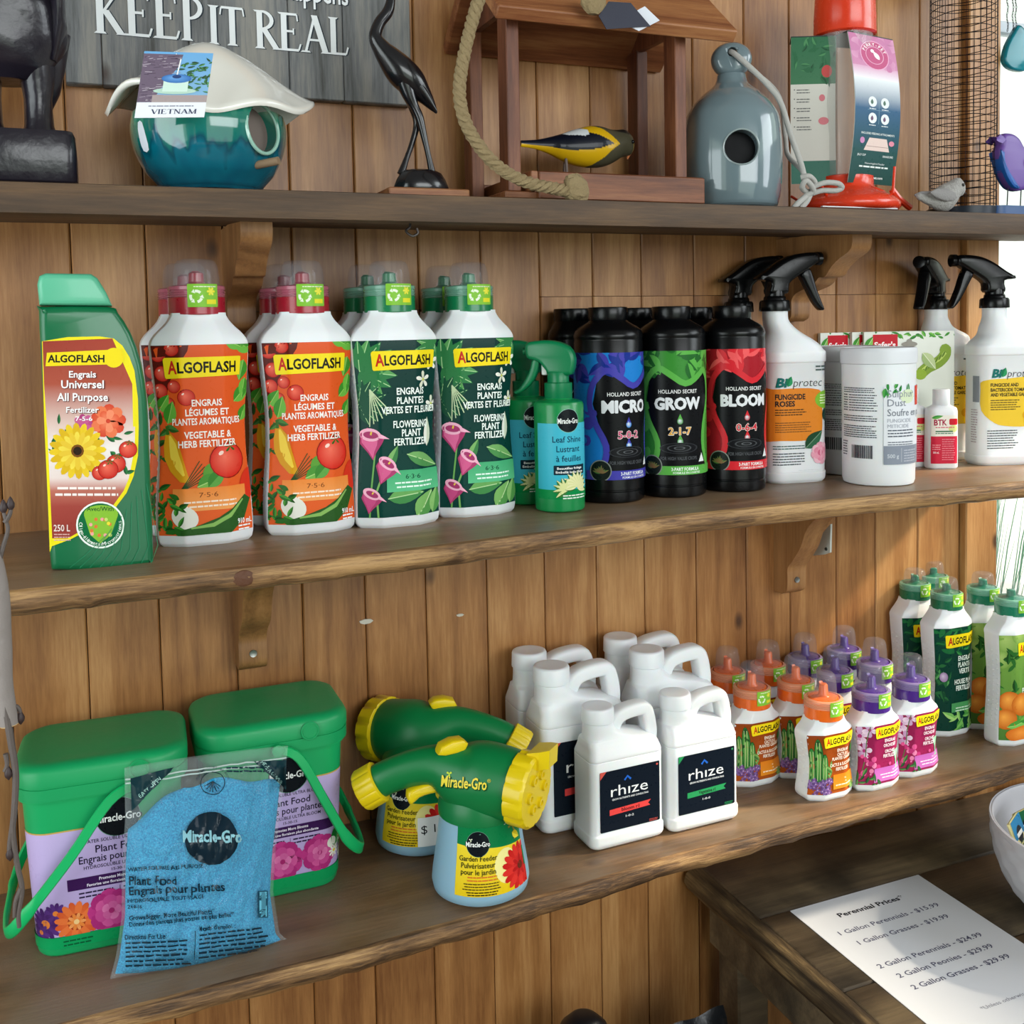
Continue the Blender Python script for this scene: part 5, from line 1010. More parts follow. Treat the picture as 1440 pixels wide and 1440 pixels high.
# ------------------------------------------------------------------ plant food buckets
M_bk = mat('bucket_green', '#12a35f', 0.38); M_lid = mat('bucket_lid_green', '#0f9a5a', 0.42)
def bucket(label, loc, rz, side):
    t = thing('bucket', label, 'bucket', loc, rz, 'green plant food buckets')
    def ring(z):
        k = min(1, z/0.17); return rrect(0.067+0.008*k, 0.050+0.008*k, 0.024, 7)
    Z = [0, 0.0015, 0.004, 0.02, 0.06, 0.11, 0.16, 0.1615, 0.166]
    b = B(); R = []
    for z in Z:
        r = ring(z); i = {0: 0.004, 0.0015: 0.0015}.get(z, 0); i = -0.0035 if 0.1612 < z else i; r = inset(r, i) if i else r; R.append([(x, y, z) for x, y in r])
    b.loft(R); b.obj('bucket_body', M_bk, t, angle=45)
    lid = B(); R = []
    for z, i in ((0.164, -0.0045), (0.1642, -0.006), (0.176, -0.0062), (0.1762, -0.0048), (0.1785, -0.0048), (0.1787, -0.0066), (0.190, -0.0066), (0.1945, -0.0045), (0.197, 0.0005), (0.198, 0.006), (0.1975, 0.012), (0.1985, 0.03)):
        R.append([(x, y, z) for x, y in inset(rrect(0.075, 0.058, 0.026, 7), i)])
    R = R[:-1]; q_ = [(x, y) for x, y, z in R[-1]]; R += [[(x*0.8, y*0.75, 0.1978) for x, y in q_], [(x*0.3, y*0.25, 0.1985) for x, y in q_]]
    lid.loft(R); lo = lid.obj('lid', M_lid, t, angle=50)
    B().lathe([(0.0095, -0.0656), (0.010, -0.0662), (0.0095, -0.0668), (0.0082, -0.0668), (0.0078, -0.0658)], 24, (0.035, 0, 0.184), ax='Y').obj('lid_tab', M_lid, t)
    sf = Surf(ring, 0, 0.17, zref=0.09)
    L = Lab(); L.rect(-12.5, 2.2, 12.5, 12.9, '#b9a3d6', '#c3b0e0'); L.rect(-12.5, 12.85, 12.5, 13.0, '#c8a45a'); rd = random.Random(5)
    mg_logo(L, 1.3, 13.6, 1.95)
    for tx, z, h, w in (('WATER SOLUBLE ULTRA BLOOM', 11.5, 0.36, 6.6), ('Plant Food', 10.65, 0.78, 4.3), ('Engrais pour plantes', 9.7, 0.78, 7.4), ('HYDROSOLUBLE ULTRA BLOOM', 8.85, 0.36, 6.6), ('15-30-15', 8.3, 0.3, 1.5)): L.text(tx, 1.3, z, h, '#1e1838', w=w, b=0.012)
    L.rect(-3.6, 6.7, 6.2, 7.9, '#3c1a52'); L.text('Promotes More Blooms', 1.3, 7.55, 0.33, '#f0e8f8', w=3.9, b=0.02); L.text('Favorise une floraison plus abondante', 1.3, 7.05, 0.3, '#f0e8f8', w=6.2, b=0.02)
    L.fine(-2.6, 1.0, 6.2, 2, 0.4, 0.16, '#2a2040'); L.fine(1.6, 5.0, 6.2, 2, 0.4, 0.16, '#2a2040')
    L.rect(1.25, 5.6, 1.3, 6.5, '#2a2040')
    L.petals(-6.0, 3.6, 1.7, 15, 0.5, '#43205e', '#57307a', 0.1, '#e8843c', 0.28); L.petals(-4.9, 4.7, 1.1, 12, 0.4, '#4b2668', '#5a3480', 0.3, '#e8843c', 0.25); L.petals(-6.6, 2.7, 1.0, 12, 0.4, '#4b2668', '#5a3480', 0.3, '#e8843c', 0.25)
    L.petals(-3.0, 3.5, 2.1, 16, 0.7, '#d8582c', '#e8743c', 0.2, '#a83a1c', 0.42); L.petals(-3.0, 3.5, 0.9, 10, 0.35, '#f0a060', '#e8843c', 0, '#f4c888', 0.3)
    for (x, y, r) in ((0.4, 4.0, 2.3), (4.6, 4.2, 2.1)):
        L.petals(x, y, r, 9, r*0.8, '#c23a86', '#b02e78', 0.3); L.petals(x, y, r*0.72, 7, r*0.6, '#d65a9c', '#c84a90', 0.8); L.petals(x, y, r*0.42, 5, r*0.4, '#e07ab0', '#d0609c', 0.1, '#a82a6c', 0.3)
    for k in range(7): L.petals(6.3+rd.uniform(0, 3.4), rd.uniform(2.6, 5.4), 0.75, 9, 0.26, '#f4f4ec', '#e8e8dc', rd.random(), '#e8c83a', 0.25)
    L.leaf(6.3, 4.4, 3.0, 1.7, 1.2, '#1f7a34', '#3f9a4c'); L.leaf(7.2, 4.2, 2.8, 1.5, 0.8, '#2a8a3c', '#4fa85c'); L.ell(6.0, 5.0, 0.6, 0.6, '#e8e8e0')
    L.rect(-12.5, 0.4, 12.5, 2.2, '#0f9a58'); L.fine(-4.4, -1.2, 1.6, 2, 0.4, 0.16, '#0a5a34')
    L.build('label', sf, t, clip=(-12.4, 1.0, 12.4, 17), du=0.4, dv=0)
    # bail handle lying down towards one side
    s = side; path = smooth_curve([(s*-0.016+0.016, -0.0665, 0.171), (s*0.008+0.014, -0.071, 0.158), (s*0.038+0.008, -0.072, 0.110), (s*0.070, -0.070, 0.062), (s*0.088, -0.058, 0.040), (s*0.0945, -0.030, 0.036), (s*0.0955, 0.0, 0.038), (s*0.0945, 0.030, 0.044), (s*0.086, 0.056, 0.062), (s*0.055, 0.072, 0.110), (s*0.010, 0.068, 0.165)], 5)
    b = B(); R = []
    for i, p in enumerate(path):
        tg = (path[min(i+1, len(path)-1)]-path[max(i-1, 0)]).normalized(); nr = Vector((p.x*0.3, p.y, 0)).normalized() if abs(p.y) > 0.02 else Vector((s, 0, 0)); bn = tg.cross(nr).normalized(); nr = bn.cross(tg)
        w = 0.0062 if 14 < i < 36 else 0.0050
        R.append([tuple(p+bn*(w*c)+nr*(0.0022*d)) for c, d in ((1, 0.4), (0.8, 1), (-0.8, 1), (-1, 0.4), (-1, -0.4), (-0.8, -1), (0.8, -1), (1, -0.4))])
    b.loft(R); b.obj('handle', mat('handle_green', '#0fae62', 0.35), t, angle=50)
    b = B(); b.lathe([(0.0066, -0.0695), (0.0062, -0.0715), (0.003, -0.0722)], 16, (path[0].x, 0, 0.170), ax='Y', cap0=True); b.obj('handle_pivot', M_bk, t)
    return t
bk = bucket('green bucket with lilac flower label, left one with its strap handle hanging left', (0.0135, -0.106, ZB), -0.05, -1)
bk2 = bucket('green bucket with lilac flower label, right one behind the blue bag', (0.1835, -0.083, ZB), 0.0, 1)
# ------------------------------------------------------------------ blue plant food bag
Yb = -0.214; bl_ = (0.09, Yb, ZB)
Lf = [(0.0, 155, 1376), (0.07, 163, 1345), (0.25, 171, 1290), (0.5, 172, 1215), (0.75, 176, 1150), (1.0, 175, 1080)]
Rt = [(0.0, 403, 1322), (0.06, 393, 1312), (0.25, 384, 1252), (0.5, 388, 1190), (0.75, 397, 1120), (1.0, 405, 1049)]
def side(tab, t):
    for a, b_ in zip(tab, tab[1:]):
        if t <= b_[0]: k = (t-a[0])/(b_[0]-a[0]); return a[1]+(b_[1]-a[1])*k, a[2]+(b_[2]-a[2])*k
    return tab[-1][1:]
def bag_pt(s, t, sgn, k=1.0):
    x0, y0 = side(Lf, t); x1, y1 = side(Rt, t); q = (s+1)/2; x = x0+(x1-x0)*q; y = y0+(y1-y0)*q+(5*math.sin(PI*q) if t < 0.02 else 0)-9*math.sin(PI*q)*max(0, t-0.8)*5*0.25
    Yp = Yb+0.026*t; P = Vector(Py(x, y, Yp))
    prof = min(1, (t/0.10))**0.6*max(0.06, min(1, (0.86-t)/0.22)) if t < 0.86 else 0.06
    h = 0.025*(1-abs(s)**3.0)*prof*k
    cr = noise.noise(Vector((s*3.2, t*4.0, 3.0*sgn)))*0.004+abs(noise.noise(Vector((s*7, t*9, 8.0*sgn))))*0.0048+noise.noise(Vector((s*2+t*14, t*3-s*9, 1)))*0.0016
    edge_ = (1-abs(s)**6)*min(1, t*20)
    P.y += -(h+cr*edge_*k+0.0009) if sgn > 0 else (h*0.55+0.0009)
    P.z = max(P.z, ZB+0.0006+0.0004*(1-t)); return P-Vector(bl_)
bag = thing('plant_food_bag', 'clear plastic bag of bright blue plant food crystals leaning on the buckets', 'bag', bl_)
def bag_mesh(t0, t1, s0, s1, nu, nv, shrink, name, m, cols=None, top=None):
    V = []; F = []
    for sg in (1, -1):
        for j in range(nv+1):
            for i in range(nu+1):
                s = s0+(s1-s0)*i/nu; tt = t1 if top is None else top(s); t_ = t0+(tt-t0)*j/nv; p = bag_pt(s, t_, sg, shrink); p.y += 0.0012*(1 if sg > 0 else -1)*(1 if shrink < 1 else 0); V.append(tuple(p))
    n = (nu+1)*(nv+1)
    for j in range(nv):
        for i in range(nu): a = j*(nu+1)+i; F.append((a, a+1, a+nu+2, a+nu+1)); F.append((n+a+1, n+a, n+a+nu+1, n+a+nu+2))
    for j in range(nv):
        for i in (0, nu): a = j*(nu+1)+i; F.append((a, a+nu+1, n+a+nu+1, n+a))
    for i in range(nu):
        for j in (0, nv): a = j*(nu+1)+i; F.append((a, a+1, n+a+1, n+a))
    return link(name, mesh(name, V, F, m, True, 75), bag)
M_pow = mat('blue_crystals', '#1f9ac4', 0.85, bump=0.9, bscale=420)
nt = M_pow.node_tree; n1 = nt.nodes.new('ShaderNodeTexNoise'); n1.inputs['Scale'].default_value = 700; n1.inputs['Detail'].default_value = 4; cr_ = nt.nodes.new('ShaderNodeValToRGB'); tcn = nt.nodes.new('ShaderNodeTexCoord')
nt.links.new(tcn.outputs['Object'], n1.inputs['Vector']); nt.links.new(n1.outputs['Fac'], cr_.inputs[0]); nt.links.new(cr_.outputs[0], nt.nodes['Principled BSDF'].inputs['Base Color'])
cr_.color_ramp.elements[0].position = 0.36; cr_.color_ramp.elements[0].color = C('#0078ac'); cr_.color_ramp.elements[1].position = 0.66; cr_.color_ramp.elements[1].color = C('#22a6d2')
topline = lambda s: 0.87-0.26*max(0, -s-0.25)**1.1-0.10*max(0, s-0.45)+0.015*math.sin(s*9)
o = bag_mesh(0.015, 0.87, -0.955, 0.95, 60, 44, 0.93, 'crystals', M_pow, top=topline); tag(o, 'bright blue crystals', kind='stuff')
film = bag_mesh(0.0, 1.0, -1, 1, 90, 76, 1.0, 'film', mat('clear_film', '#e8f6fa', 0.06, alpha=0.075, spec=0.7))
zb = B(); 
for t_ in (0.925, 0.945):
    zb.tube([tuple(bag_pt(-0.99+1.98*i/20, t_, 1)+Vector((0, -0.0006, 0))) for i in range(21)], 0.0008, 6)
zb.obj('zip_seal', mat('zip_film', '#d6e8e4', 0.25, alpha=0.6), bag)
L = Lab(); D = '#0d2a3a'
L.poly(Y_([(184, 1094), (245, 1078), (186, 1140)]), '#12323a'); L.poly(Y_([(356, 1070), (402, 1068), (402, 1110)]), '#12323a'); L.text('EASY OPEN', 211, -1106, 6, '#9ac4bc', w=40, rot=0.72, b=0.01); L.text('HERE A OUVRIR', 382, -1086, 6, '#9ac4bc', w=42, rot=-0.85, b=0.01)
L.line([(299+17*math.cos(a*PI/12), -1101+17*math.sin(a*PI/12)) for a in range(25)], 1.2, D)
for a in range(7): L.line([(299, -1098), (299+12*math.cos(-0.3-a*0.42), -1101+14*math.sin(-0.3-a*0.42))], 1.2, D)
for i, ch in enumerate('FEED THE LEAVES AND ROOTS'): a = PI*0.92-PI*0.84*i/24; L.text(ch, 299+23*math.cos(a), -1101+23*math.sin(a), 3.2, D, rot=a-PI/2)
L.fine(318, 396, -1080, 2, 5, 2.2, D)
L.ell(297, -1179, 36.5, 36.5, '#0e2330', n=40, lay=1); L.text('Miracle-Gro', 298, -1176, 16, '#8cc0cc', w=82, b=0.03, lay=25)
for tx, x, y, h, w, rt in (('WATER SOLUBLE ALL PURPOSE', 235, 1222, 5.5, 104, 0.05), ('Plant Food', 183, 1237, 13, 66, 0.0), ('Engrais pour plantes', 183, 1252, 12, 132, 0.05), ('HYDROSOLUBLE TOUT USAGE', 181, 1266, 5.2, 106, 0.06), ('24-8-16', 181, 1274, 5.5, 20, 0.0), ('Grows Bigger, More Beautiful Plants*', 183, 1290, 6.5, 118, 0.08), ('Donne des plantes plus grosses et plus belles*', 183, 1299, 6.5, 146, 0.1), ('Directions For Use:', 177, 1317, 7, 57, 0.03), ('Mode d\'emploi :', 280, 1305, 7, 50, 0.08)):
    ca = math.cos(rt); L.text(tx, (x if tx[0] != 'W' else 182)+w/2*ca, -y+w/2*math.sin(rt), h, D, w=w, rot=rt, b=0.02)
L.line([(275, -1308), (273, -1347)], 1.2, D)
rd = random.Random(21)
for k in range(6):
    for (x0, x1, y0, sl) in ((178, 264, 1327+k*6.2, 0.05), (280, 372, 1316+k*6.0, 0.12)):
        x = x0
        while x < x1-4: l = rd.uniform(5, 15); y = -(y0-(x-x0)*sl); L.poly([(x, y), (x+l, y+l*sl), (x+l, y+l*sl+2.4), (x, y+2.4)], D, 90); x += l+2.2
L.lay = 95; L.rect(362, -1290, 375, -1252, '#1a4c62'); L.rect(363.5, -1288.5, 373.5, -1253.5, '#6cc0dc')
for k in range(4): L.rect(365, -1287+k*2.4, 372, -1286+k*2.4, D)
L.items = [(V_, F_, c_, 25 if l_ == 25 else (1 if l_ == 1 else 6+min(l_, 95)*0.04)) for V_, F_, c_, l_ in L.items]; L.lay = 25
L.build('print', Cast(film, bl_, Yb), bag, du=3, dv=3, off=0.0016, eps=0.000012, m=mat_print('bag_print', 0.3))
# ------------------------------------------------------------------ garden feeders
M_fy = mat('feeder_yellow', '#e6c80e', 0.33, coat=0.1); M_fg = mat('feeder_green', '#04743c', 0.36)
def feeder(label, loc):
    t = thing('garden_feeder', label, 'garden sprayer', loc, 0, 'green and yellow garden feeders')
    prof = [(0.030, 0), (0.040, 0.0008), (0.0475, 0.006), (0.0490, 0.014), (0.0478, 0.026), (0.0435, 0.055), (0.0405, 0.080), (0.0385, 0.105)]
    prof = [(r*1.09, z) for r, z in prof]; B().lathe(prof, 56).obj('jar', mat('pale_blue_jar', '#8fb6cc', 0.35, sub=0.2), t, angle=60)
    def rr(z): return float(np.interp(z, [p[1] for p in prof[3:]], [p[0] for p in prof[3:]]))
    sf = Surf(lambda z: [(rr(z)*math.sin(a), -rr(z)*math.cos(a)) for a in [2*PI*j/72 for j in range(72)]], 0.014, 0.105, zref=0.05)
    L = Lab(); L.rect(-4.4, 1.7, 4.0, 8.6, '#e8c41a', '#f4dc3a', r=0); L.poly([(-4.4, 6.9), (4.0, 6.1), (4.0, 9.4), (-3.9, 9.4), (-4.4, 9.0)], '#0a7a44')
    L.ell(1.2, 4.4, 1.4, 1.8, '#f8ec9a'); mg_logo(L, -1.9, 7.0, 1.28); L.text('570 g (1.25 lb)', 2.2, 8.7, 0.34, '#e8f4e8', w=1.8, b=0.01)
    L.line([(1.9, 8.1), (2.5, 8.2), (3.0, 7.2), (2.7, 6.6)], 0.25, '#8a8a34'); L.leaf(2.4, 7.4, 1.4, 0.8, -0.6, '#c8b41c', '#e8d83c')
    L.petals(3.0, 3.8, 2.4, 18, 0.72, '#c81e1c', '#e0342c', 0.1, '#a8181a', 0.3); L.petals(3.0, 3.8, 1.2, 14, 0.4, '#d8302c', '#b81a1c', 0.2, '#6a2a1a', 0.35)
    for tx, z, h, w in (('Garden Feeder', 5.55, 0.55, 4.1), ('Pulvérisateur', 4.85, 0.55, 3.6), ('pour le jardin', 4.2, 0.55, 3.6)): L.text(tx, -1.9, z, h, '#1c2a14', w=w, b=0.01)
    L.fine(-3.2, 0.2, 3.6, 2, 0.32, 0.13, '#d8742c', 'c'); L.fine(-3.6, 0.4, 2.95, 3, 0.27, 0.1, '#4a3c14', 'c'); L.fine(-3.3, 0.2, 2.1, 2, 0.26, 0.11, '#2a2410', 'c'); L.rect(3.75, 1.7, 4.0, 3.4, '#c81e1c'); L.rect(3.75, 3.4, 4.0, 5.4, '#0a7a44')
    L.build('label', sf, t, clip=(-4.3, 1.7, 4.0, 9.3), du=0.3, dv=0.8, off=0.0005)
    # the gun-shaped head: an oval tube sweeping from the hose collar down to the spray dial
    path = [(-0.107, 0.036, 0.120, 0.0180), (-0.095, 0.031, 0.127, 0.0182), (-0.073, 0.023, 0.135, 0.0190), (-0.046, 0.012, 0.139, 0.0220), (-0.018, 0.0, 0.128, 0.0360), (0.003, -0.013, 0.124, 0.0405), (0.021, -0.029, 0.123, 0.0385), (0.031, -0.040, 0.122, 0.0365)]
    sm = []
    P4 = [tuple(2*a-b for a, b in zip(path[0], path[1]))]+path+[tuple(2*a-b for a, b in zip(path[-1], path[-2]))]
    for i in range(1, len(P4)-2):
        for k in range(4):
            q = k/4; sm.append(tuple(0.5*((2*P4[i][c])+(P4[i+1][c]-P4[i-1][c])*q+(2*P4[i-1][c]-5*P4[i][c]+4*P4[i+1][c]-P4[i+2][c])*q*q+(-P4[i-1][c]+3*P4[i][c]-3*P4[i+1][c]+P4[i+2][c])*q**3) for c in range(4)))
    sm.append(path[-1]); R = []; axes = []
    for i, p in enumerate(sm):
        a = Vector(sm[max(i-1, 0)][:3]); c = Vector(sm[min(i+1, len(sm)-1)][:3]); tg = (c-a).normalized(); up = Vector((0, 0, 1)); sd = tg.cross(up).normalized(); up = sd.cross(tg)
        axes.append((Vector(p[:3]), tg, sd, up)); R.append([tuple(Vector(p[:3])+up*(p[3]*math.sin(2*PI*j/32))+sd*(p[3]*0.93*math.cos(2*PI*j/32))) for j in range(32)])
    b = B(); b.loft(R); hd = b.obj('head', M_fg, t, angle=60)
    b = B(); b.lathe([(0.0405, 0.084), (0.0450, 0.087), (0.0450, 0.097), (0.040, 0.112), (0.028, 0.125)], 40); b.obj('jar_collar', M_fg, t)
    def disc(ax, r, l0, l1, name, m, ribs=0):
        p, tg, sd, up = ax; R = []; n = 72
        for l, k in ((l0, 0.93), (l0+0.001, 1.0), (l1-0.003, 1.0), (l1, 0.93)):
            R.append([tuple(p+tg*l+(up*math.sin(2*PI*j/n)+sd*math.cos(2*PI*j/n))*(r*k*(1-(0.04 if ribs and j % ribs == 0 else 0)))) for j in range(n)])
        q = B(); q.loft(R); return q, p+tg*l1, tg, sd, up
    q, c, tg, sd, up = disc(axes[-1], 0.0390, -0.002, 0.021, 'spray_dial', M_fy, 6)
    for k in range(6):
        a = 2*PI*k/6; cc = c+(up*math.sin(a)+sd*math.cos(a))*0.018; R = []
        for l, r in ((-0.001, 0.006), (0.003, 0.0055), (0.003, 0.003), (0.001, 0.0028)): R.append([tuple(cc+tg*l+(up*math.sin(2*PI*j/12)+sd*math.cos(2*PI*j/12))*r) for j in range(12)])
        q.loft(R)
    q.obj('spray_dial', M_fy, t, angle=40)
    b = B(); e = c+up*0.012-sd*0.012; R = []
    for l, w in ((-0.012, 0.016), (0.002, 0.015), (0.012, 0.011)): R.append([tuple(e+tg*l+up*(0.022+u_*0.010+l*0.3)+sd*(v_*w)) for u_, v_ in ((-1, -1), (1, -1), (1, 1), (-1, 1))])
    b.loft(R); b.obj('fan_nozzle', M_fy, t, smooth=False)
    p, tg, sd, up = axes[0]; q, *_ = disc((p, -tg, sd, up), 0.0225, -0.006, 0.017, '', M_fy, 6); q.obj('hose_collar', M_fy, t, angle=40)
    b = B(); top = [(-0.048, 0.1580), (-0.044, 0.1665), (-0.032, 0.1705), (-0.020, 0.1700), (-0.014, 0.1650), (-0.018, 0.1570), (-0.040, 0.1560)]
    pillow(b, top, -0.010, 0.008, 0.0025, 2); b.obj('flow_switch', M_fy, t, angle=60)
    b = B(); tr = curve2([(-0.078, 0.117), (-0.060, 0.122), (-0.040, 0.122), (-0.026, 0.116), (-0.028, 0.104), (-0.040, 0.110), (-0.054, 0.111), (-0.066, 0.109), (-0.076, 0.103)], 2)
    pillow(b, tr, 0.004, 0.018, 0.003, 2); b.obj('trigger', M_fy, t, angle=60)
    B().lathe([(0.003, -0.001), (0.0034, -0.0022), (0.001, -0.0026)], 14, (-0.040, -0.0075, 0.141), ax='Y').obj('screw', M_black, t)
    return t, hd
fl = stand_r(677, 1280, ZB, 0.048); fd, hd = feeder('green and yellow garden feeder with pale blue jar, front one', fl)
Lg = Lab(); Lg.text('Miracle-Gro', 654, -1101, 17, '#0b4a26', w=65, rot=-0.09, b=0.05); Lg.text('Miracle-Gro', 653, -1100, 16, '#f4de4a', w=64, rot=-0.09, b=0.02); Lg.petals(632, -1088, 4, 3, 3, '#c8e03c', a0=0.5); Lg.text('®', 688, -1098, 5, '#f4de4a')
Lg.build('brand_print', Cast(hd, fl, fl[1]-0.04), fd, du=4, dv=4, off=0.0005, eps=0.00003)
f2l = stand_r(592, 1208, ZB, 0.048); fd2 = dup(fd, 'green and yellow garden feeder standing behind the front one, price sticker on its jar', f2l, PI-0.15)
for c_ in list(fd2.children):
    if c_.name.startswith('label'): c_.rotation_euler.z = -PI-0.22
    elif c_.name.startswith(('brand_print', 'fan_nozzle')): bpy.data.objects.remove(c_)
sl = Lab(); sl.rect(0, -1188, 60, -1142, '#f4f4f2'); sl = Lab(); sl.rect(-2.6, 0, 2.6, 3.2, '#f0f0ee'); sl.text('$ 17.99', 0.1, 1.9, 0.95, '#101010', w=4.6, b=0.0)
sfj = Surf(lambda z: [((0.0550-(z-0.014)*0.14)*math.sin(a), -(0.0550-(z-0.014)*0.14)*math.cos(a)) for a in [2*PI*j/72 for j in range(72)]], 0.01, 0.105, zref=0.03)
ps_ = sl.build('price_sticker', sfj, fd2, du=0.3, dv=0, off=0.0014, u0=0.000, z0=0.018); ps_.rotation_euler.z = -PI+0.30
# ------------------------------------------------------------------ white jugs
def jug(label, loc, rz, big, ribbon, rtxt, npk, corner):
    t = thing('jug', label, 'jug', loc, rz, 'white plastic nutrient jugs')
    if big: a, d, hs, S = 5.9, 3.0, 12.9, 1.16
    else: a, d, hs, S = 4.95, 2.6, 10.4, 1.0
    tab = [(0, 0, a-0.5, d-0.5), (0.3, 0, a-0.1, d-0.1), (0.8, 0, a+0.08, d+0.08), (1.7, 0, a+0.08, d+0.08), (1.95, 0, a-0.05, d-0.05), (hs, 0, a-0.05, d-0.05), (hs+0.08, 0, a-0.12, d-0.12), (hs+0.2, 0, a-0.05, d-0.05), (hs+1.0*S, 0.0, a-0.25, d-0.25), (hs+1.7*S, (a-0.5*S)-(a-0.3*S), a-0.5*S, d-0.55*S), (hs+2.2*S, a*0.74-(a-0.35*S), a*0.74, d-0.75*S), (hs+2.9*S, a*0.47-(a-0.45*S), a*0.47, d-0.85*S), (hs+3.6*S, 1.85*S-(a-0.5*S), 1.85*S, 1.8*S), (hs+4.2*S, 1.8*S-(a-0.5*S), 1.8*S, 1.75*S)]
    T = smooth_table(tab, 4)
    def ring(z): cx, aa, dd = lerp_table(T, z*100); c = min(0.95*S, 0.95*min(aa, dd)) if z*100 < hs+2.2*S else 0.93*min(aa, dd); return [(cx/100+x, y) for x, y in rrect(aa/100, dd/100, c/100, 5)]
    B().loft([[(x, y, r[0]/100) for x, y in ring(r[0]/100)] for r in T]).obj('jug_body', M_jug, t, angle=60)
    k = S/100; z1 = hs/100
    hp_ = smooth_curve([(4.2*k, 0, z1+0.9*k), (4.25*k, 0, z1+2.2*k), (3.95*k, 0, z1+3.9*k), (3.5*k, 0, z1+4.75*k), (2.4*k, 0, z1+4.85*k), (0.8*k, 0, z1+4.65*k), (-0.2*k, 0, z1+4.2*k), (-0.9*k, 0, z1+3.1*k), (-1.5*k, 0, z1+1.9*k)], 4)
    b = B(); R = []
    for i, p in enumerate(hp_):
        tg = (hp_[min(i+1, len(hp_)-1)]-hp_[max(i-1, 0)]).normalized(); sd = Vector((0, 1, 0)); up = sd.cross(tg)
        R.append([tuple(p+sd*(x*k*1.5)+up*(y*k*1.15)) for x, y in rrect(0.70, 0.70, 0.35, 3)])
    b.loft(R); b.obj('handle', M_jug, t, angle=60)
    zc = z1+4.2*k; b = B(); n = 64; R = []
    for z, r in ((0, 1.9), (0.05, 1.98), (1.55, 1.92), (1.72, 1.82), (1.78, 1.6), (1.74, 1.3)): R.append([((r-(0.035 if j % 2 and 0 < z < 1.6 else 0))*k*math.cos(2*PI*j/n)+(1.8*S-(a-0.5*S))/100, (r-(0.035 if j % 2 and 0 < z < 1.6 else 0))*k*math.sin(2*PI*j/n), zc+z*k) for j in range(n)])
    b.loft(R); b.obj('cap', M_white, t, angle=50)
    sf = Surf(lambda z: rrect((a-0.05)/100, (d-0.05)/100, 0.0095*S, 5), 0, 0.2, zref=0.01)
    L = Lab(); u0, u1, v0, v1 = (-3.9*S, 4.2*S, 2.2, 2.2+7.2*S*(1.08 if big else 1)); w = u1-u0; cx = (u0+u1)/2; h = v1-v0
    L.rect(u0, v0, u1, v1, '#111a26', r=0.15); L.poly([(u0+0.05, v1), (u0+0.05, v1-0.9*S), (u0+0.9*S, v1)], corner); L.ell(u1-0.35, v1-0.35, 0.13, 0.13, corner, n=8)
    L.text('rhıze', cx-0.1, v0+h*0.66, 1.35*S, '#f2f4f6', w=5.0*S, b=0.0); L.line([(cx-0.75*S, v0+h*0.80), (cx-0.35*S, v0+h*0.86), (cx+0.1*S, v0+h*0.80)], 0.24*S, '#2a6ad0')
    L.text('GROW NUTRIENTS AND CONSULTING', cx, v0+h*0.515, 0.22*S, '#e8ecf0', w=4.9*S, b=0.02)
    L.poly([(cx-2.8*S, v0+h*0.26), (cx+2.7*S, v0+h*0.29), (cx+2.4*S, v0+h*0.335), (cx+2.8*S, v0+h*0.385), (cx-2.8*S, v0+h*0.355)], ribbon); L.text(rtxt, cx, v0+h*0.325, 0.42*S, '#20141a', w=2.4*S, b=0.02)
    L.text(npk, cx-0.1, v0+h*0.2, 0.26*S, '#d8dce0', w=1.1*S, b=0.02); L.fine(u1-1.5*S, u1-0.2, v0+0.3, 2, 0.18, 0.07, corner)
    L.build('label', sf, t, du=0.35, dv=0, off=0.0005); return t
def jug_at(px, py, ztop, S, rz):                                  # px, py = middle of the cap top
    q = ray(px, py); P = CLOC+q*(ZB+ztop-CLOC[2])/q[2]; o = (3.15 if S == 1 else 3.24)/100; return (float(P[0])+o*math.cos(rz), float(P[1])+o*math.sin(rz), ZB)
z_s = (10.4+4.2+1.75)/100; z_b = (12.9+4.2*1.16+1.75*1.16)/100
j1 = jug('small white jug with black label and red ribbon, at the front', jug_at(835, 993, z_s, 1, 0.03), 0.03, False, '#e84a48', 'bloom r1', '1-0-2', '#d85a50')
jug('small white jug with black label and green ribbon, at the front', jug_at(944, 974, z_s, 1, 0.02), 0.02, False, '#2f9a5c', 'Vegetative r1', '1-0-0', '#2f9a5c')
jb = jug('large white jug with black and red label behind the small red-ribbon jug', jug_at(775, 935, z_b, 1.16, 0.01), 0.01, True, '#e84a48', 'bloom r1', '1-0-2', '#d85a50')
dup(jb, 'large white jug furthest left against the wall, behind the yellow spray dial', jug_at(744, 914, z_b, 1.16, 0.0), 0.0)
dup(jb, 'large white jug behind the small green-ribbon jug', jug_at(909, 912, z_b, 1.16, 0.0), 0.0)
dup(jb, 'large white jug at the very back, left of its neighbour with the big handle', jug_at(872, 894, z_b, 1.16, 0.0), 0.0)

# ------------------------------------------------------------------ things on the upper shelf
def cut(o, b):                                                    # hollow an opening out of o, then drop the tool
    me = b.mesh('tool', None, smooth=False); c = bpy.data.objects.new('tool', me); COL.objects.link(c)
    if o.parent: c.parent = o.parent
    m_ = o.modifiers.new('opening', 'BOOLEAN'); m_.operation = 'DIFFERENCE'; m_.solver = 'EXACT'; m_.object = c
    bpy.context.view_layer.update(); dg = bpy.context.evaluated_depsgraph_get(); n = bpy.data.meshes.new_from_object(o.evaluated_get(dg)); o.modifiers.remove(m_); old = o.data; o.data = n
    bpy.data.objects.remove(c); bpy.data.meshes.remove(me)
for c_ in br_r.children:
    if c_.name.startswith('bracket_body'): c_.modifiers.clear(); q_ = B(); q_.lathe([(0.013, -0.03), (0.013, 0.03)], 28, (0, -0.046, -0.008), ax='X'); cut(c_, q_)
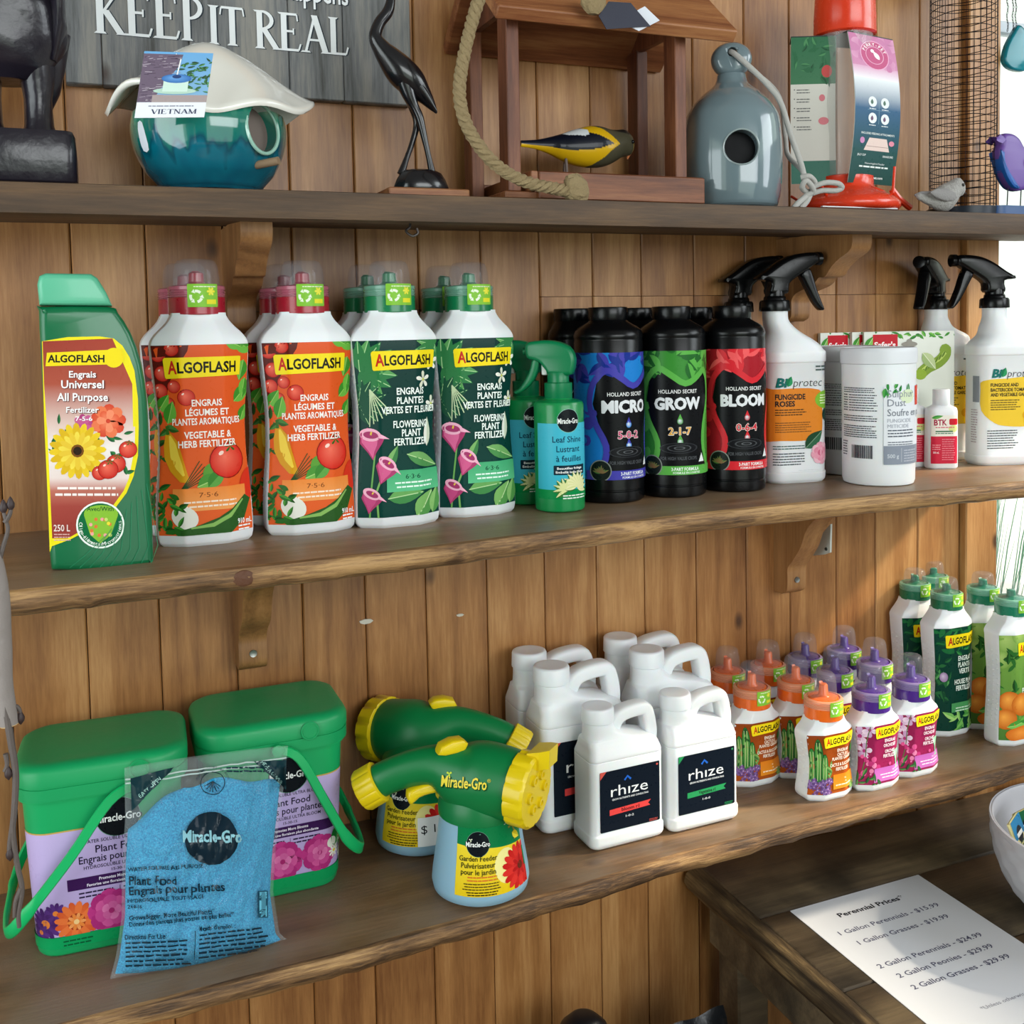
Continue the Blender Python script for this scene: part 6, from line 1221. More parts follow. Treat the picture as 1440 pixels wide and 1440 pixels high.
def ring_on(c, nrm, r, w, n=36, m_=10):                           # torus of radius r around the axis nrm at c
    nrm = Vector(nrm).normalized(); a = nrm.cross(Vector((0, 0, 1))).normalized(); b_ = a.cross(nrm)
    return [tuple(Vector(c)+(a*math.cos(2*PI*i/n)+b_*math.sin(2*PI*i/n))*r) for i in range(n)]
def ztop(Y): return top_z(Y)+0.0003
# --- carved statue on its block
t = thing('carved_statue', 'dark carved wooden animal figure on a block at the left end of the upper shelf', 'statue', (-0.048, -0.125, ztop(-0.125)))
M_carv = mat('carved_dark_wood', '#1e1a24', 0.3, coat=0.3, bump=0.9, bscale=45)
b = B(); R = []
for z, k in ((0, 0.97), (0.002, 1.0), (0.03, 1.0), (0.044, 0.985), (0.049, 0.95)): R.append([(x*k*(1+0.02*math.sin(y*90)), y*k, z) for x, y in rrect(0.060, 0.045, 0.012, 4)])
b.loft(R); b.obj('block', M_carv, t, angle=60)
def lump(rows, n=40, amp=0.0025, fr=40, seed=0):
    b = B(); R = []
    for (cx, cy, z, rx, ry) in rows:
        q = []
        for j in range(n):
            a = 2*PI*j/n; x, y = cx+rx*math.cos(a), cy+ry*math.sin(a); d = 1+amp/max(rx, 0.004)*noise.noise(Vector((x*fr, y*fr, z*fr+seed)))*1.6; q.append((cx+rx*math.cos(a)*d, cy+ry*math.sin(a)*d, z))
        R.append(q)
    b.loft(R); return b
for cx in (-0.018, 0.027): lump([(cx, 0, 0.047, 0.017, 0.022), (cx, 0, 0.060, 0.0125, 0.017), (cx, 0, 0.085, 0.013, 0.016), (cx-0.001, 0, 0.105, 0.015, 0.019), (cx-0.002, 0, 0.125, 0.018, 0.024)], 28).obj('leg', M_carv, t)
lump([(x, y, z, rx, ry) for z, x, y, rx, ry in smooth_table([(0.100, -0.006, 0, 0.030, 0.022), (0.112, -0.006, 0, 0.048, 0.034), (0.135, -0.004, 0, 0.056, 0.044), (0.165, -0.004, 0, 0.056, 0.047), (0.185, -0.004, 0, 0.054, 0.046), (0.195, -0.004, 0, 0.050, 0.043), (0.205, -0.003, 0, 0.055, 0.047), (0.235, -0.003, 0, 0.053, 0.045), (0.265, -0.006, 0, 0.045, 0.040), (0.285, -0.01, 0, 0.036, 0.036), (0.310, -0.012, -0.004, 0.038, 0.038), (0.335, -0.012, -0.004, 0.030, 0.032), (0.350, -0.012, 0, 0.012, 0.014)], 4)], 44, 0.004, 28).obj('body', M_carv, t)
lump([(0.030, 0.02, 0.075, 0.006, 0.008), (0.036, 0.018, 0.095, 0.010, 0.012), (0.042, 0.014, 0.12, 0.012, 0.016), (0.046, 0.008, 0.15, 0.010, 0.016)], 20).obj('tail', M_carv, t)
for sx in (-1, 1): lump([(sx*0.046-0.004, -0.012, 0.12, 0.004, 0.01), (sx*0.052-0.004, -0.014, 0.15, 0.008, 0.024), (sx*0.052-0.004, -0.01, 0.19, 0.008, 0.026), (sx*0.046-0.004, -0.004, 0.225, 0.004, 0.012)], 20).obj('arm', M_carv, t)
# --- barn-board sign with serif lettering
sg = thing('wooden_sign', 'grey barn-board sign with white KEEP IT REAL lettering on the wall', 'sign', (0.0, -0.019, 0.269))
bx_ = [0.003, 0.040, 0.131, 0.242, 0.306, 0.389]
for a, c in zip(bx_, bx_[1:]):
    q = B().box(a+0.0004, c-0.0004, 0, 0.018, 0, 0.235, 0.0012).obj('board', M_barn, sg)
SER = {  # strokes (x0,y0,x1,y1,width) on unit height, advance
 'K': ([(.13, 0, .13, 1, .12), (.17, .42, .60, 1, .05), (.25, .52, .62, 0, .12)], [(.13, 0), (.13, 1), (.60, 1), (.64, 0)], .74),
 'E': ([(.13, 0, .13, 1, .12), (.13, .97, .50, .97, .05), (.13, .52, .40, .52, .045), (.13, .03, .54, .03, .05), (.50, .97, .52, .80, .03), (.40, .60, .40, .44, .03), (.54, .03, .60, .20, .035)], [(.11, 0), (.11, 1)], .66),
 'P': ([(.13, 0, .13, 1, .12)], [(.13, 0), (.11, 1)], .60), 'I': ([(.13, 0, .13, 1, .12)], [(.13, 0), (.13, 1)], .30),
 'T': ([(.33, 0, .33, 1, .12), (.04, .97, .62, .97, .05), (.04, .97, .01, .78, .03), (.62, .97, .65, .78, .03)], [(.33, 0)], .68),
 'R': ([(.13, 0, .13, 1, .12), (.25, .52, .60, 0, .12)], [(.13, 0), (.11, 1), (.62, 0)], .68),
 'A': ([(.08, 0, .36, 1, .05), (.34, 1, .66, 0, .12), (.19, .34, .50, .34, .045)], [(.08, 0), (.66, 0)], .76),
 'L': ([(.13, 0, .13, 1, .12), (.13, .03, .50, .03, .05), (.50, .03, .56, .22, .035)], [(.11, 0), (.13, 1)], .60),
 'S': ([], [], .5), 'N': ([(.12, 0, .12, 1, .05), (.12, 1, .62, 0, .12), (.62, 0, .62, 1, .05)], [(.12, 0), (.10, 1), (.62, 1)], .76), 'H': ([(.13, 0, .13, 1, .12), (.60, 0, .60, 1, .12), (.13, .5, .6, .5, .045)], [(.13, 0), (.13, 1), (.6, 0), (.6, 1)], .76), 'V': ([(.08, 1, .36, 0, .12), (.36, 0, .62, 1, .05)], [(.08, 1), (.62, 1)], .7), 'M': ([(.12, 0, .12, 1, .05), (.12, 1, .44, 0, .11), (.44, 0, .76, 1, .05), (.76, 0, .76, 1, .12)], [(.12, 0), (.12, 1), (.76, 0), (.76, 1)], .9), ' ': ([], [], .18)}
def serif(L, s, x, y, h, col, adv=1.0, w=None):
    tot = sum(SER[c][2] for c in s); kx = (w/tot) if w else h*adv
    for c in s:
        st, sf_, ad = SER[c]
        for (a, b_, c_, d, ww) in st:
            v = Vector(((c_-a)*kx, (d-b_)*h)); n = Vector((-v.y, v.x)).normalized() if abs(v.x) > 0.001 and abs(d-b_) > 0.02 else (Vector((1, 0)) if abs(d-b_) > 0.02 else Vector((0, 1)))
            if abs(v.x) > 0.001 and abs(d-b_) > 0.3: n = Vector((1, 0)); ww = ww*1.1
            ww *= 1.3
            k = ww*h/2 if n.x == 0 else ww*(kx+h)/4
            P0 = Vector((x+a*kx, y+b_*h)); P1 = Vector((x+c_*kx, y+d*h)); L.poly([tuple(P0-n*k), tuple(P0+n*k), tuple(P1+n*k), tuple(P1-n*k)], col)
        for (a, b_) in sf_:
            q = x+a*kx; z = y+b_*h; e = 0.045*h*(1 if b_ == 0 else -1); L.poly([(q-0.15*kx, z), (q+0.15*kx, z), (q+0.10*kx, z+e), (q-0.10*kx, z+e)], col)
        if c in 'PR':
            cy = 0.74 if c == 'P' else 0.75; r = 0.26 if c == 'P' else 0.25
            pts = [(x+(.17+(.30*math.sin(t)))*kx, y+(cy+r*math.cos(t)*0.92)*h) for t in [PI*i/12 for i in range(13)]]; L.line(pts, [0.05*h]+[0.05*h+0.055*h*math.sin(PI*i/12) for i in range(1, 12)]+[0.05*h], col)
        x += ad*kx
L = Lab()
for dx, dy, cc in ((0.16, -0.05, '#2a3540'), (0, 0, '#eef2f5')):
    serif(L, 'KEEP', 3.4+dx, 5.5+dy, 4.9, cc, w=11.6); serif(L, 'IT', 15.3+dx, 5.35+dy, 4.3, cc, w=4.0); serif(L, 'REAL', 20.4+dx, 5.3+dy, 4.3, cc, w=10.9)
    L.text('happens', 27.6+dx, 12.45+dy, 2.6, cc, w=7.4, b=0.012)
L.build('print', Flat((0, 0, 0), (1, 0, 0), (0, 0, 1)), sg, du=0, dv=0, off=0.0004, eps=0.00001)
# --- mushroom-shaped ceramic birdhouse
ml = (0.1385, -0.128, ztop(-0.128)); mu = thing('birdhouse', 'teal glazed ceramic birdhouse with a wavy white cap', 'birdhouse', ml)
M_gl = mat('teal_glaze', '#ffffff', 0.08, coat=1.0); nt = M_gl.node_tree; tcg = nt.nodes.new('ShaderNodeTexCoord'); sxz = nt.nodes.new('ShaderNodeSeparateXYZ'); nt.links.new(tcg.outputs['Object'], sxz.inputs[0])
mp_ = nt.nodes.new('ShaderNodeMapping'); mp_.inputs['Scale'].default_value = (1, 1, 0.12); nt.links.new(tcg.outputs['Object'], mp_.inputs[0]); nd = nt.nodes.new('ShaderNodeTexNoise'); nd.inputs['Scale'].default_value = 62; nd.inputs['Detail'].default_value = 1.5; nt.links.new(mp_.outputs[0], nd.inputs['Vector'])
ad_ = nt.nodes.new('ShaderNodeMath'); ad_.operation = 'MULTIPLY_ADD'; nt.links.new(nd.outputs['Fac'], ad_.inputs[0]); ad_.inputs[1].default_value = 0.075; nt.links.new(sxz.outputs['Z'], ad_.inputs[2])
mr = nt.nodes.new('ShaderNodeMapRange'); nt.links.new(ad_.outputs[0], mr.inputs['Value']); mr.inputs['From Min'].default_value = 0.03; mr.inputs['From Max'].default_value = 0.138
cr2 = nt.nodes.new('ShaderNodeValToRGB'); nt.links.new(mr.outputs[0], cr2.inputs[0]); nt.links.new(cr2.outputs[0], nt.nodes['Principled BSDF'].inputs['Base Color'])
e = cr2.color_ramp.elements; e[0].position = 0.0; e[0].color = C('#04566e'); e[1].position = 1.0; e[1].color = C('#e4e0cc')
for p_, c_ in ((0.36, '#06687c'), (0.42, '#044a5c'), (0.47, '#0f6f6a'), (0.70, '#1d7a66'), (0.84, '#6aae94'), (0.92, '#d8dcc4')): x = e.new(p_); x.color = C(c_)
prof = smooth_table([(0, 0.046, 0), (0.004, 0.051, 0), (0.018, 0.0635, 0), (0.038, 0.0735, 0), (0.062, 0.0775, 0), (0.070, 0.0765, 0), (0.0765, 0.0752, 0)], 5)
b = B(); b.lathe([(r, z) for z, r, _ in prof], 72); mb_ = b.obj('house_body', M_gl, mu)
hd_ = Vector((0.60, -0.80, 0.10)).normalized(); hz = 0.050; hc = Vector((0, 0, hz))+hd_*0.070
q = B(); n = 40; a_ = hd_.cross(Vector((0, 0, 1))).normalized(); b2 = a_.cross(hd_)
q.loft([[tuple(Vector((0, 0, hz))+hd_*l+(a_*math.cos(2*PI*j/n)*0.0205+b2*math.sin(2*PI*j/n)*0.0235)) for j in range(n)] for l in (0.060, 0.11)]); cut(mb_, q)
q = B(); q.loft([[tuple(Vector((0, 0, hz))+hd_*l+(a_*math.cos(2*PI*j/n)*0.0207+b2*math.sin(2*PI*j/n)*0.0237)) for j in range(n)] for l in (0.0598, 0.0602)]); q.obj('opening', mat('unglazed_clay', '#6e625c', 0.8), mu)
q = B(); pts = []
for j in range(48):
    u_ = a_*math.cos(2*PI*j/48)*0.0215+b2*math.sin(2*PI*j/48)*0.0245; d = (0.0775**2-u_.length**2)**0.5-0.0005; pts.append(tuple(Vector((0, 0, hz))+hd_*d+u_))
q.tube(pts, 0.0019, 8, closed=True); q.obj('opening_rim', mat('pale_teal_glaze', '#9cc8b8', 0.1, coat=1.0), mu)
pd_ = Vector((0.60, -0.80, -0.02)).normalized(); p0 = Vector((0, 0, 0.024))+pd_*0.055; B().tube([tuple(p0), tuple(p0+pd_*0.012), tuple(p0+pd_*0.028+Vector((0.008, 0, 0.003)))], 0.0042, 12).obj('perch', mat('perch_wood', '#8a7258', 0.7), mu)
b = B(); n = 96; R = []; mR = 26
def capp(k, j):
    a = 2*PI*j/n; rr = k; z = 0.153-0.012*rr-0.060*rr**1.7; w = math.sin(5*a+0.9)*0.5+math.sin(3*a+2.2)*0.5
    r = (0.096+0.007*math.cos(2*a))*rr*(1+0.05*w*rr); z += w*0.0140*rr**3+0.008*rr**8+0.008*math.sin(a)*rr**1.5
    return (r*math.cos(a), r*math.sin(a)*0.92, z)
R = [[capp(i/mR+0.002, j) for j in range(n)] for i in range(mR+1)]
under = [[(x*0.985, y*0.985, z-0.006) for x, y, z in r] for r in reversed(R)]
lip = [[(x*1.012, y*1.012, z-0.003) for x, y, z in R[-1]]]
b.loft(R+lip+under); b.obj('cap', mat('cream_glaze', '#f4f2ea', 0.1, coat=1.0), mu, angle=80)
tl = (float(Py(245, 120, -0.222)[0]), -0.222, 0.0); tg_ = thing('photo_tag', 'printed VIETNAM tag with a feeder photo, hanging in front of the teal birdhouse', 'tag', (tl[0], -0.222, 0))
tgp = [tuple(Py(x, y, -0.222)-np.array([tl[0], -0.222, 0])) for x, y in ((203, 72), (300, 75), (287, 165), (189, 166))]
W_, H_ = 3.05, 2.9
class Quad:
    def map(s, u, z):
        s_ = (u*100/W_*2+1)/2; t_ = z*100/H_/2; P = np.array([np.array(tgp[3])*(1-a)*(1-c)+np.array(tgp[2])*a*(1-c)+np.array(tgp[1])*a*c+np.array(tgp[0])*(1-a)*c for a, c in zip(s_, t_)]); return P, np.repeat(np.array([[0, -1.0, 0]]), len(P), 0)
b = B(); b.loft([[tuple(Vector(p)+Vector((0, y, 0))) for p in tgp] for y in (0.0, 0.0006)]); b.obj('card', mat('tag_card', '#eef0f4', 0.3), tg_, smooth=False)
L = Lab(); w2 = W_/2; L.rect(-w2, 0, w2, H_*2, '#eceef6'); L.rect(-w2, 1.35, w2, H_*2, '#86b4d8', '#6aa8dc'); rd = random.Random(1)
L.poly([(-w2, 1.35), (-w2, 5.6), (0.2, 5.6), (0.1, 4.6), (-0.4, 3.2), (-0.9, 1.35)], '#6a5a6e')
for k in range(90): x = rd.uniform(-w2, 0.0); y = rd.uniform(1.5, 5.5); L.line([(x, y), (x+rd.uniform(0.1, 0.4), y+rd.uniform(-0.05, 0.1))], 0.05, rd.choice(['#9a8c9c', '#4a3c50', '#b8acb8']), 8)
L.lay = 10; L.rect(-0.9, 1.35, w2, 2.0, '#a89898'); fill_greens(L, 0.25, w2-0.05, 2.3, 5.0, 60, 0.4, ['#2c5a34', '#3f7a44', '#5a9a58', '#1f4028'], 5)
L.ell(0.05, 2.35, 0.95, 0.28, '#b4d4c4'); L.rect(-0.5, 2.3, 0.6, 3.3, '#cfe8dc'); L.ell(0.05, 3.45, 0.66, 0.4, '#2f6cb4', col2='#6aa4e0'); L.ell(0.05, 3.62, 0.2, 0.16, '#1a3c74'); L.line([(0.05, 3.8), (0.12, 5.2)], 0.06, '#f0f0f0')
L.rect(-w2, 0, w2, 1.35, '#eceef6'); serif(L, 'VIETNAM', -0.85, 0.32, 0.42, '#3a4060', w=2.0); L.fine(-1.0, 1.0, 0.98, 1, 0.2, 0.07, '#6a7088')
L.build('print', Quad(), tg_, clip=(-w2, 0, w2, H_*2), du=0, dv=0, off=0.0003, eps=0.000008)
B().tube([tuple(Vector(Py(248, 76, -0.2225))-Vector((tl[0], -0.222, 0))), (0.004, 0.008, tgp[0][2]+0.004), (0.010, 0.016, tgp[0][2]+0.002)], 0.0005, 6).obj('tag_thread', mat('thread', '#e8e8e8', 0.7), tg_)
q = Lab(); q.poly(curve2([(-0.5, 0), (0.5, 0), (0.62, 1.2), (0.3, 2.6), (-0.45, 2.7), (-0.6, 1.3)], 2), '#e4e8f2'); sfm = Surf(lambda z: [(float(np.interp(z, [p[0] for p in prof], [p[1] for p in prof]))*math.sin(a), -float(np.interp(z, [p[0] for p in prof], [p[1] for p in prof]))*math.cos(a)) for a in [2*PI*j/72 for j in range(72)]], 0.004, 0.118, zref=0.06)
q.build('white_sticker', sfm, mu, du=0.2, dv=0.3, off=0.0003, u0=-0.084, z0=0.035)
# --- heron carving
Yh = -0.125; hl = (0.367, Yh, ztop(Yh)); he = thing('heron_carving', 'slim black carved heron on a rock base and flat wooden plinth', 'statue', hl)
def HP(x, y, dy=0.0): p = Py(480+x/3, y/3, Yh+dy); return (p[0]-hl[0], Yh+dy-hl[1], p[2]-hl[2])
B().box(-0.047, 0.045, -0.028, 0.028, 0, 0.0095, 0.0012).obj('plinth', M_cedar, he)
b = B(); R = []
for z, rx, ry in ((0.0095, 0.029, 0.018), (0.013, 0.0305, 0.019), (0.022, 0.027, 0.017), (0.029, 0.0225, 0.014), (0.0325, 0.016, 0.010), (0.033, 0.008, 0.005)):
    R.append([(-0.002+rx*math.cos(2*PI*j/32)*(1+0.05*math.sin(j*1.3)), ry*math.sin(2*PI*j/32), z) for j in range(32)])
b.loft(R); b.obj('rock', M_ebony, he)
pts = [(330, -150), (245, -140), (222, -90), (213, -30), (198, 45), (160, 98), (143, 155), (170, 205), (205, 248), (250, 300), (300, 350), (352, 408), (385, 452), (402, 478)]
rad = [2, 8, 12, 13, 19, 20, 23, 32, 44, 54, 50, 28, 14, 3]; k_ = 0.000262
sp = [p for p in smooth_curve([(x, y, r) for (x, y), r in zip(pts, rad)], 5)]
B().tube([HP(p[0], p[1]) for p in sp], [p[2]*k_*1.22 for p in sp], 20).obj('body', M_ebony, he)
sp = smooth_curve([(190, 215, 6), (235, 270, 30), (290, 330, 36), (345, 395, 22), (398, 470, 3)], 5)
for dy in (-0.0075, 0.0075): B().tube([HP(p[0]+6, p[1], dy) for p in sp], [p[2]*k_*0.8 for p in sp], 14).obj('wing', M_ebony, he)
for dy, P_ in ((-0.004, [(262, 330, 30), (285, 400, 22), (308, 450, 15), (330, 500, 14), (352, 590, 10), (368, 660, 9), (384, 735, 12)]), (0.005, [(262, 340, 30), (282, 400, 20), (300, 450, 14), (318, 520, 11), (300, 600, 9), (275, 670, 9), (252, 735, 13)])):
    sp = smooth_curve(P_, 5); B().tube([HP(p[0], p[1], dy) for p in sp], [p[2]*k_*1.35 for p in sp], 12).obj('leg', M_ebony, he)
# --- open wooden feeder house with rope
hx0, hx1, hyf, hyb = 0.458, 0.690, -0.155, -0.036; hs_ = thing('feeder_house', 'open reddish cedar bird feeder with a pitched roof and rope', 'bird feeder', (0.58, -0.095, ztop(-0.095)-0.0012))
O = hs_.location
def HB(name, x0, x1, y0, y1, z0, z1, m, ch=0.001): return B().box(x0-O.x, x1-O.x, y0-O.y, y1-O.y, z0-O.z, z1-O.z, ch).obj(name, m, hs_)
zs = O.z
HB('floor_board', hx0-0.006, hx1+0.022, hyf-0.004, hyb+0.02, zs, zs+0.008, M_cedar)
HB('front_rail', 0.490, 0.7085, hyf-0.012, hyf-0.0045, zs-0.0010, zs+0.0305, M_cedar, 0.0015); HB('back_rail', 0.480, 0.705, hyb+0.018, hyb+0.026, zs+0.0085, zs+0.034, M_cedar)
HB('side_rail', 0.4805, 0.489, hyf-0.012, hyb+0.017, zs+0.0082, zs+0.0305, M_cedar)
for x, y, w in ((hx0, hyf, 0.0155), (hx0-0.010, hyb-0.028, 0.0155), (hx1-0.014, hyf+0.001, 0.0155), (hx1-0.006, hyb-0.012, 0.0155), (hx0+0.002, hyb+0.004, 0.012)):
    HB('post', x, x+w, y, y+0.027, zs+(0.0082 if w > 0.013 or 1 else 0), 0.352, M_cedarv)
rx0, rx1 = 0.437, 0.744; ye, yr, ze, zr = -0.176, -0.088, 0.333, 0.412
def slab(y0, z0, y1, z1, th, name):
    d = Vector((y1-y0, z1-z0)).normalized(); n_ = Vector((-d.y, d.x)); n_ = n_ if n_.y > 0 else -n_; c = 0.010
    sec = [(y0, z0), (y1, z1), (y1+n_.x*th, z1+n_.y*th), (y0+n_.x*th, z0+n_.y*th)]
    V = []
    for x in (rx0, rx0+0.0, rx1): pass
    b = B(); b.loft([[(x-O.x, y-O.y, z-O.z) for y, z in sec] for x in (rx0, rx1)]); o = b.obj(name, M_cedar, hs_); m_ = o.modifiers.new('soft_edge', 'BEVEL'); m_.width = 0.002; m_.segments = 2; return o
slab(ye, ze, yr, zr, 0.016, 'roof_board'); slab(-0.006, ze+0.004, yr, zr, 0.016, 'roof_board')
for x in (hx0-0.004, hx1-0.004):
    b = B(); b.prism([(ye+0.018-O.y, ze+0.017-O.z), (yr-O.y, zr-0.001-O.z), (-0.026-O.y, ze+0.018-O.z)], x-O.x, x+0.008-O.x, 'X'); b.obj('gable', M_cedarv, hs_, smooth=False)
def rope(name, pts, r, m, parent, turns=120, n=6):
    P = smooth_curve(pts, 10); L_ = 0; out = [[], [], []]; up = Vector((0, 0, 1)); prev = None
    for i, p in enumerate(P):
        t_ = (P[min(i+1, len(P)-1)]-P[max(i-1, 0)]).normalized()
        if prev is not None: L_ += (p-prev).length
        prev = p; a = t_.cross(Vector((0.1, 1, 0.15))).normalized(); b_ = a.cross(t_)
        for k in range(3): w = L_*turns+2*PI*k/3; out[k].append(tuple(p+(a*math.cos(w)+b_*math.sin(w))*r*0.52))
    for k in range(3): B().tube(out[k], r*0.56, n).obj(name, m, parent)
M_rope = mat('manila_rope', '#94815f', 0.95, bump=1.0, bscale=350); M_cord = mat('grey_cord', '#b4b2ae', 0.85, bump=0.4, bscale=500)
Yr_ = -0.212
def RP(x, y, Y=Yr_): p = Py(x, y, Y); return (p[0]-O.x, Y-O.y, p[2]-O.z)
rope('rope_strand', [RP(700, -60, -0.19), RP(676, -8), RP(664, 30), RP(652, 80), RP(646, 125), RP(652, 165), RP(670, 200), RP(700, 234), RP(740, 256), RP(785, 266), RP(806, 270)], 0.0070, M_rope, hs_, turns=270)
b = B(); R = []; c0 = Vector(RP(806, 268))
for q, (dx, r) in enumerate(((-14, 0.004), (-11, 0.012), (-4, 0.0155), (3, 0.0165), (9, 0.0150), (15, 0.011), (18, 0.006))):
    c = Vector(RP(808+dx, 266+dx*0.25)); R.append([(c.x, c.y+r*0.75*math.cos(2*PI*j/26)*(1+0.12*math.sin(j*2.4+q)), max(c.z+r*math.sin(2*PI*j/26)*(1+0.12*math.sin(j*2.4+q)), c.z-0.2)) for j in range(26)])
b.loft(R); b.obj('rope_knot', M_rope, hs_)
b = B(); R = []
for q, (dy, r) in enumerate(((-14, 0.010), (-4, 0.0135), (6, 0.0140), (14, 0.011), (20, 0.006))):
    c = Vector(RP(834, dy, -0.20)); R.append([(c.x+r*math.cos(2*PI*j/22)*(1+0.15*math.sin(j*2.1+q)), c.y+r*0.6*math.sin(2*PI*j/22), c.z) for j in range(22)])
b.loft(R); b.obj('rope_knot', M_rope, hs_)
ty = -0.198; tt_ = thing('hang_tag', 'navy blue paper tag with a white tag behind it, on the cedar roof edge', 'tag', (float(Py(870, 20, ty)[0]), ty, float(Py(870, 20, ty)[2])))
for nm, pp, cc, yy in (('navy_tag', [(842, 22), (856, 2), (887, 4), (915, 37), (853, 41)], '#1a1d33', 0.0), ('white_tag', [(895, 15), (908, 8), (929, 28), (900, 43), (890, 38)], '#d8dce6', 0.002)):
    b = B(); b.prism([(float(Py(x, y, ty)[0])-tt_.location.x, float(Py(x, y, ty)[2])-tt_.location.z) for x, y in pp], yy, yy+0.0009); b.obj(nm, mat(nm+'_card', cc, 0.5), tt_, smooth=False)
# --- painted bird in the feeder
Yk = -0.094; kb = thing('painted_bird', 'carved bird painted yellow, black and olive perched in the cedar feeder', 'bird figurine', (0.575, Yk, 0))
kz = zs+0.0083; kb.location.z = kz
def KP(x, y): p = Py(720+x/8, 160+y/8, Yk); return (float(p[0])-0.575, float(p[2])-kz)
prf = smooth_table([(100, 300, 372), (200, 296, 385), (300, 287, 410), (420, 262, 455), (550, 228, 520), (650, 192, 565), (750, 165, 592), (850, 142, 606), (930, 138, 608), (1020, 155, 598), (1100, 178, 570), (1170, 182, 530), (1230, 178, 492), (1280, 195, 482), (1320, 235, 470), (1342, 290, 440), (1350, 330, 400)], 16)
n = 110; V = []; F = []; cols = []
def inside(p, poly):
    c = False; j = len(poly)-1
    for i in range(len(poly)):
        if (poly[i][1] > p[1]) != (poly[j][1] > p[1]) and p[0] < (poly[j][0]-poly[i][0])*(p[1]-poly[i][1])/(poly[j][1]-poly[i][1]+1e-9)+poly[i][0]: c = not c
        j = i
    return c
P_wing = [(90, 290), (550, 230), (800, 235), (900, 265), (1075, 362), (900, 420), (750, 438), (600, 430), (400, 380), (90, 335)]
P_yel = [(750, 175), (850, 140), (960, 190), (1050, 270), (1145, 362), (1040, 440), (960, 520), (860, 590), (700, 640), (500, 560), (90, 380), (90, 330), (400, 380), (750, 300)]
P_wht = [(545, 235), (720, 170), (800, 200), (795, 262), (750, 275), (680, 262), (600, 258)]
for x, t0, t1 in prf:
    for j in range(n):
        a = 2*PI*j/n; y = (t0+t1)/2-(t1-t0)/2*math.sin(a); q = KP(x, y); hh = abs(KP(x, t0)[1]-KP(x, t1)[1])/2; wd = hh*(0.86 if x > 500 else 0.86-0.3*(500-x)/400)
        V.append((q[0], wd*math.cos(a), q[1])); y2 = y
        c = '#4a4636'
        if inside((x, y2), P_wht): c = '#d4d8dc'
        elif inside((x, y2), P_wing): c = '#0d1220'
        elif inside((x, y2), P_yel): c = '#d2a512'
        if x > 1120 and y2 < 205+(x-1120)*0.3: c = '#1a1a1a'
        if x > 1325: c = '#c8b44a'
        cols.append(C(c))
m_ = len(prf)
for i in range(m_-1):
    for j in range(n): k = (j+1) % n; F.append((i*n+j, i*n+k, (i+1)*n+k, (i+1)*n+j))
F += [tuple(range(n))[::-1], tuple(range((m_-1)*n, m_*n))]
me = mesh('body', V, F, mat_print('bird_paint', 0.35, 0.3)); ca_ = me.color_attributes.new('Col', 'FLOAT_COLOR', 'POINT')
for i, c in enumerate(cols): ca_.data[i].color = c
link('body', me, kb)
b = B(); p = KP(1345, 430); q = KP(1300, 512); s_ = KP(1285, 455); b.loft([[(p[0]+0.0005, 0.003*math.cos(a), p[1]+0.002*math.sin(a)) if False else ((p[0]+s_[0])/2+0.0038*math.cos(a), 0.0035*math.sin(a), (p[1]+s_[1])/2) for a in [2*PI*j/10 for j in range(10)]], [(q[0]+0.0006*math.cos(a), 0.0006*math.sin(a), q[1]) for a in [2*PI*j/10 for j in range(10)]]]); b.obj('beak', mat('beak_orange', '#c87a4a', 0.5), kb)
for sy in (-1, 1):
    p = KP(1303, 335); b = B(); R = []
    for z, r in ((0, 0.0022), (0.0008, 0.0018), (0.0013, 0.0008)): R.append([(p[0]+r*math.cos(2*PI*j/12), sy*(0.0135+z), p[1]+r*math.sin(2*PI*j/12)) for j in range(12)])
    b.loft(R); b.obj('eye', M_black, kb)
    f0 = KP(600, 530); B().tube([(f0[0]+0.002*sy, sy*0.006, f0[1]+0.002), (f0[0], sy*0.006, 0.010), (f0[0]+0.006, sy*0.007, 0.0012)], 0.0018, 8).obj('leg', mat('bird_leg', '#6a5a54', 0.5), kb)
f0 = KP(850, 640); b = B(); b.loft([[(f0[0]+rx*math.cos(2*PI*j/16)*(1+0.1*math.sin(j*2)), 0.007*math.sin(2*PI*j/16), z) for j in range(16)] for z, rx in ((0.0, 0.014), (0.006, 0.015), (0.016, 0.013), (0.0225, 0.008))]); b.obj('perch_block', M_cedar, kb)
# --- grey ceramic birdhouse
gy = -0.128; gp = Py(1035, 290, gy-0.045); gc = Py(1029, 200, gy); gh = thing('birdhouse', 'grey-blue glazed ceramic bell birdhouse with a looped cord', 'birdhouse', (float(gc[0]), gy, ztop(gy)-0.0006))
M_grey = mat('grey_blue_glaze', '#6e8087', 0.1, coat=0.8, bump=0.05, bscale=30)
prof = smooth_table([(0, 0.052, 0), (0.003, 0.056, 0), (0.02, 0.0605, 0), (0.062, 0.0620, 0), (0.100, 0.0600, 0), (0.117, 0.0565, 0), (0.132, 0.0470, 0), (0.144, 0.0350, 0), (0.153, 0.0235, 0), (0.160, 0.0190, 0), (0.167, 0.0175, 0)], 4)
b = B(); b.lathe([(r, z) for z, r, _ in prof], 72); o_ = b.obj('house_body', M_grey, gh)
def facing(deg): a = math.radians(deg); return Vector((math.sin(a), -math.cos(a), 0))
az = -math.degrees(math.atan2(gc[0]-CLOC[0], gy-CLOC[1])); fd_ = facing(az+11); cc_ = Vector((0, 0, 0.068))
def disc_cut(dv, l0, l1, rr, c, n=40):
    a = dv.cross(Vector((0, 0, 1))).normalized(); u = a.cross(dv); return [[tuple(c+dv*l+(a*math.cos(2*PI*j/n)+u*math.sin(2*PI*j/n))*rr) for j in range(n)] for l in (l0, l1)]
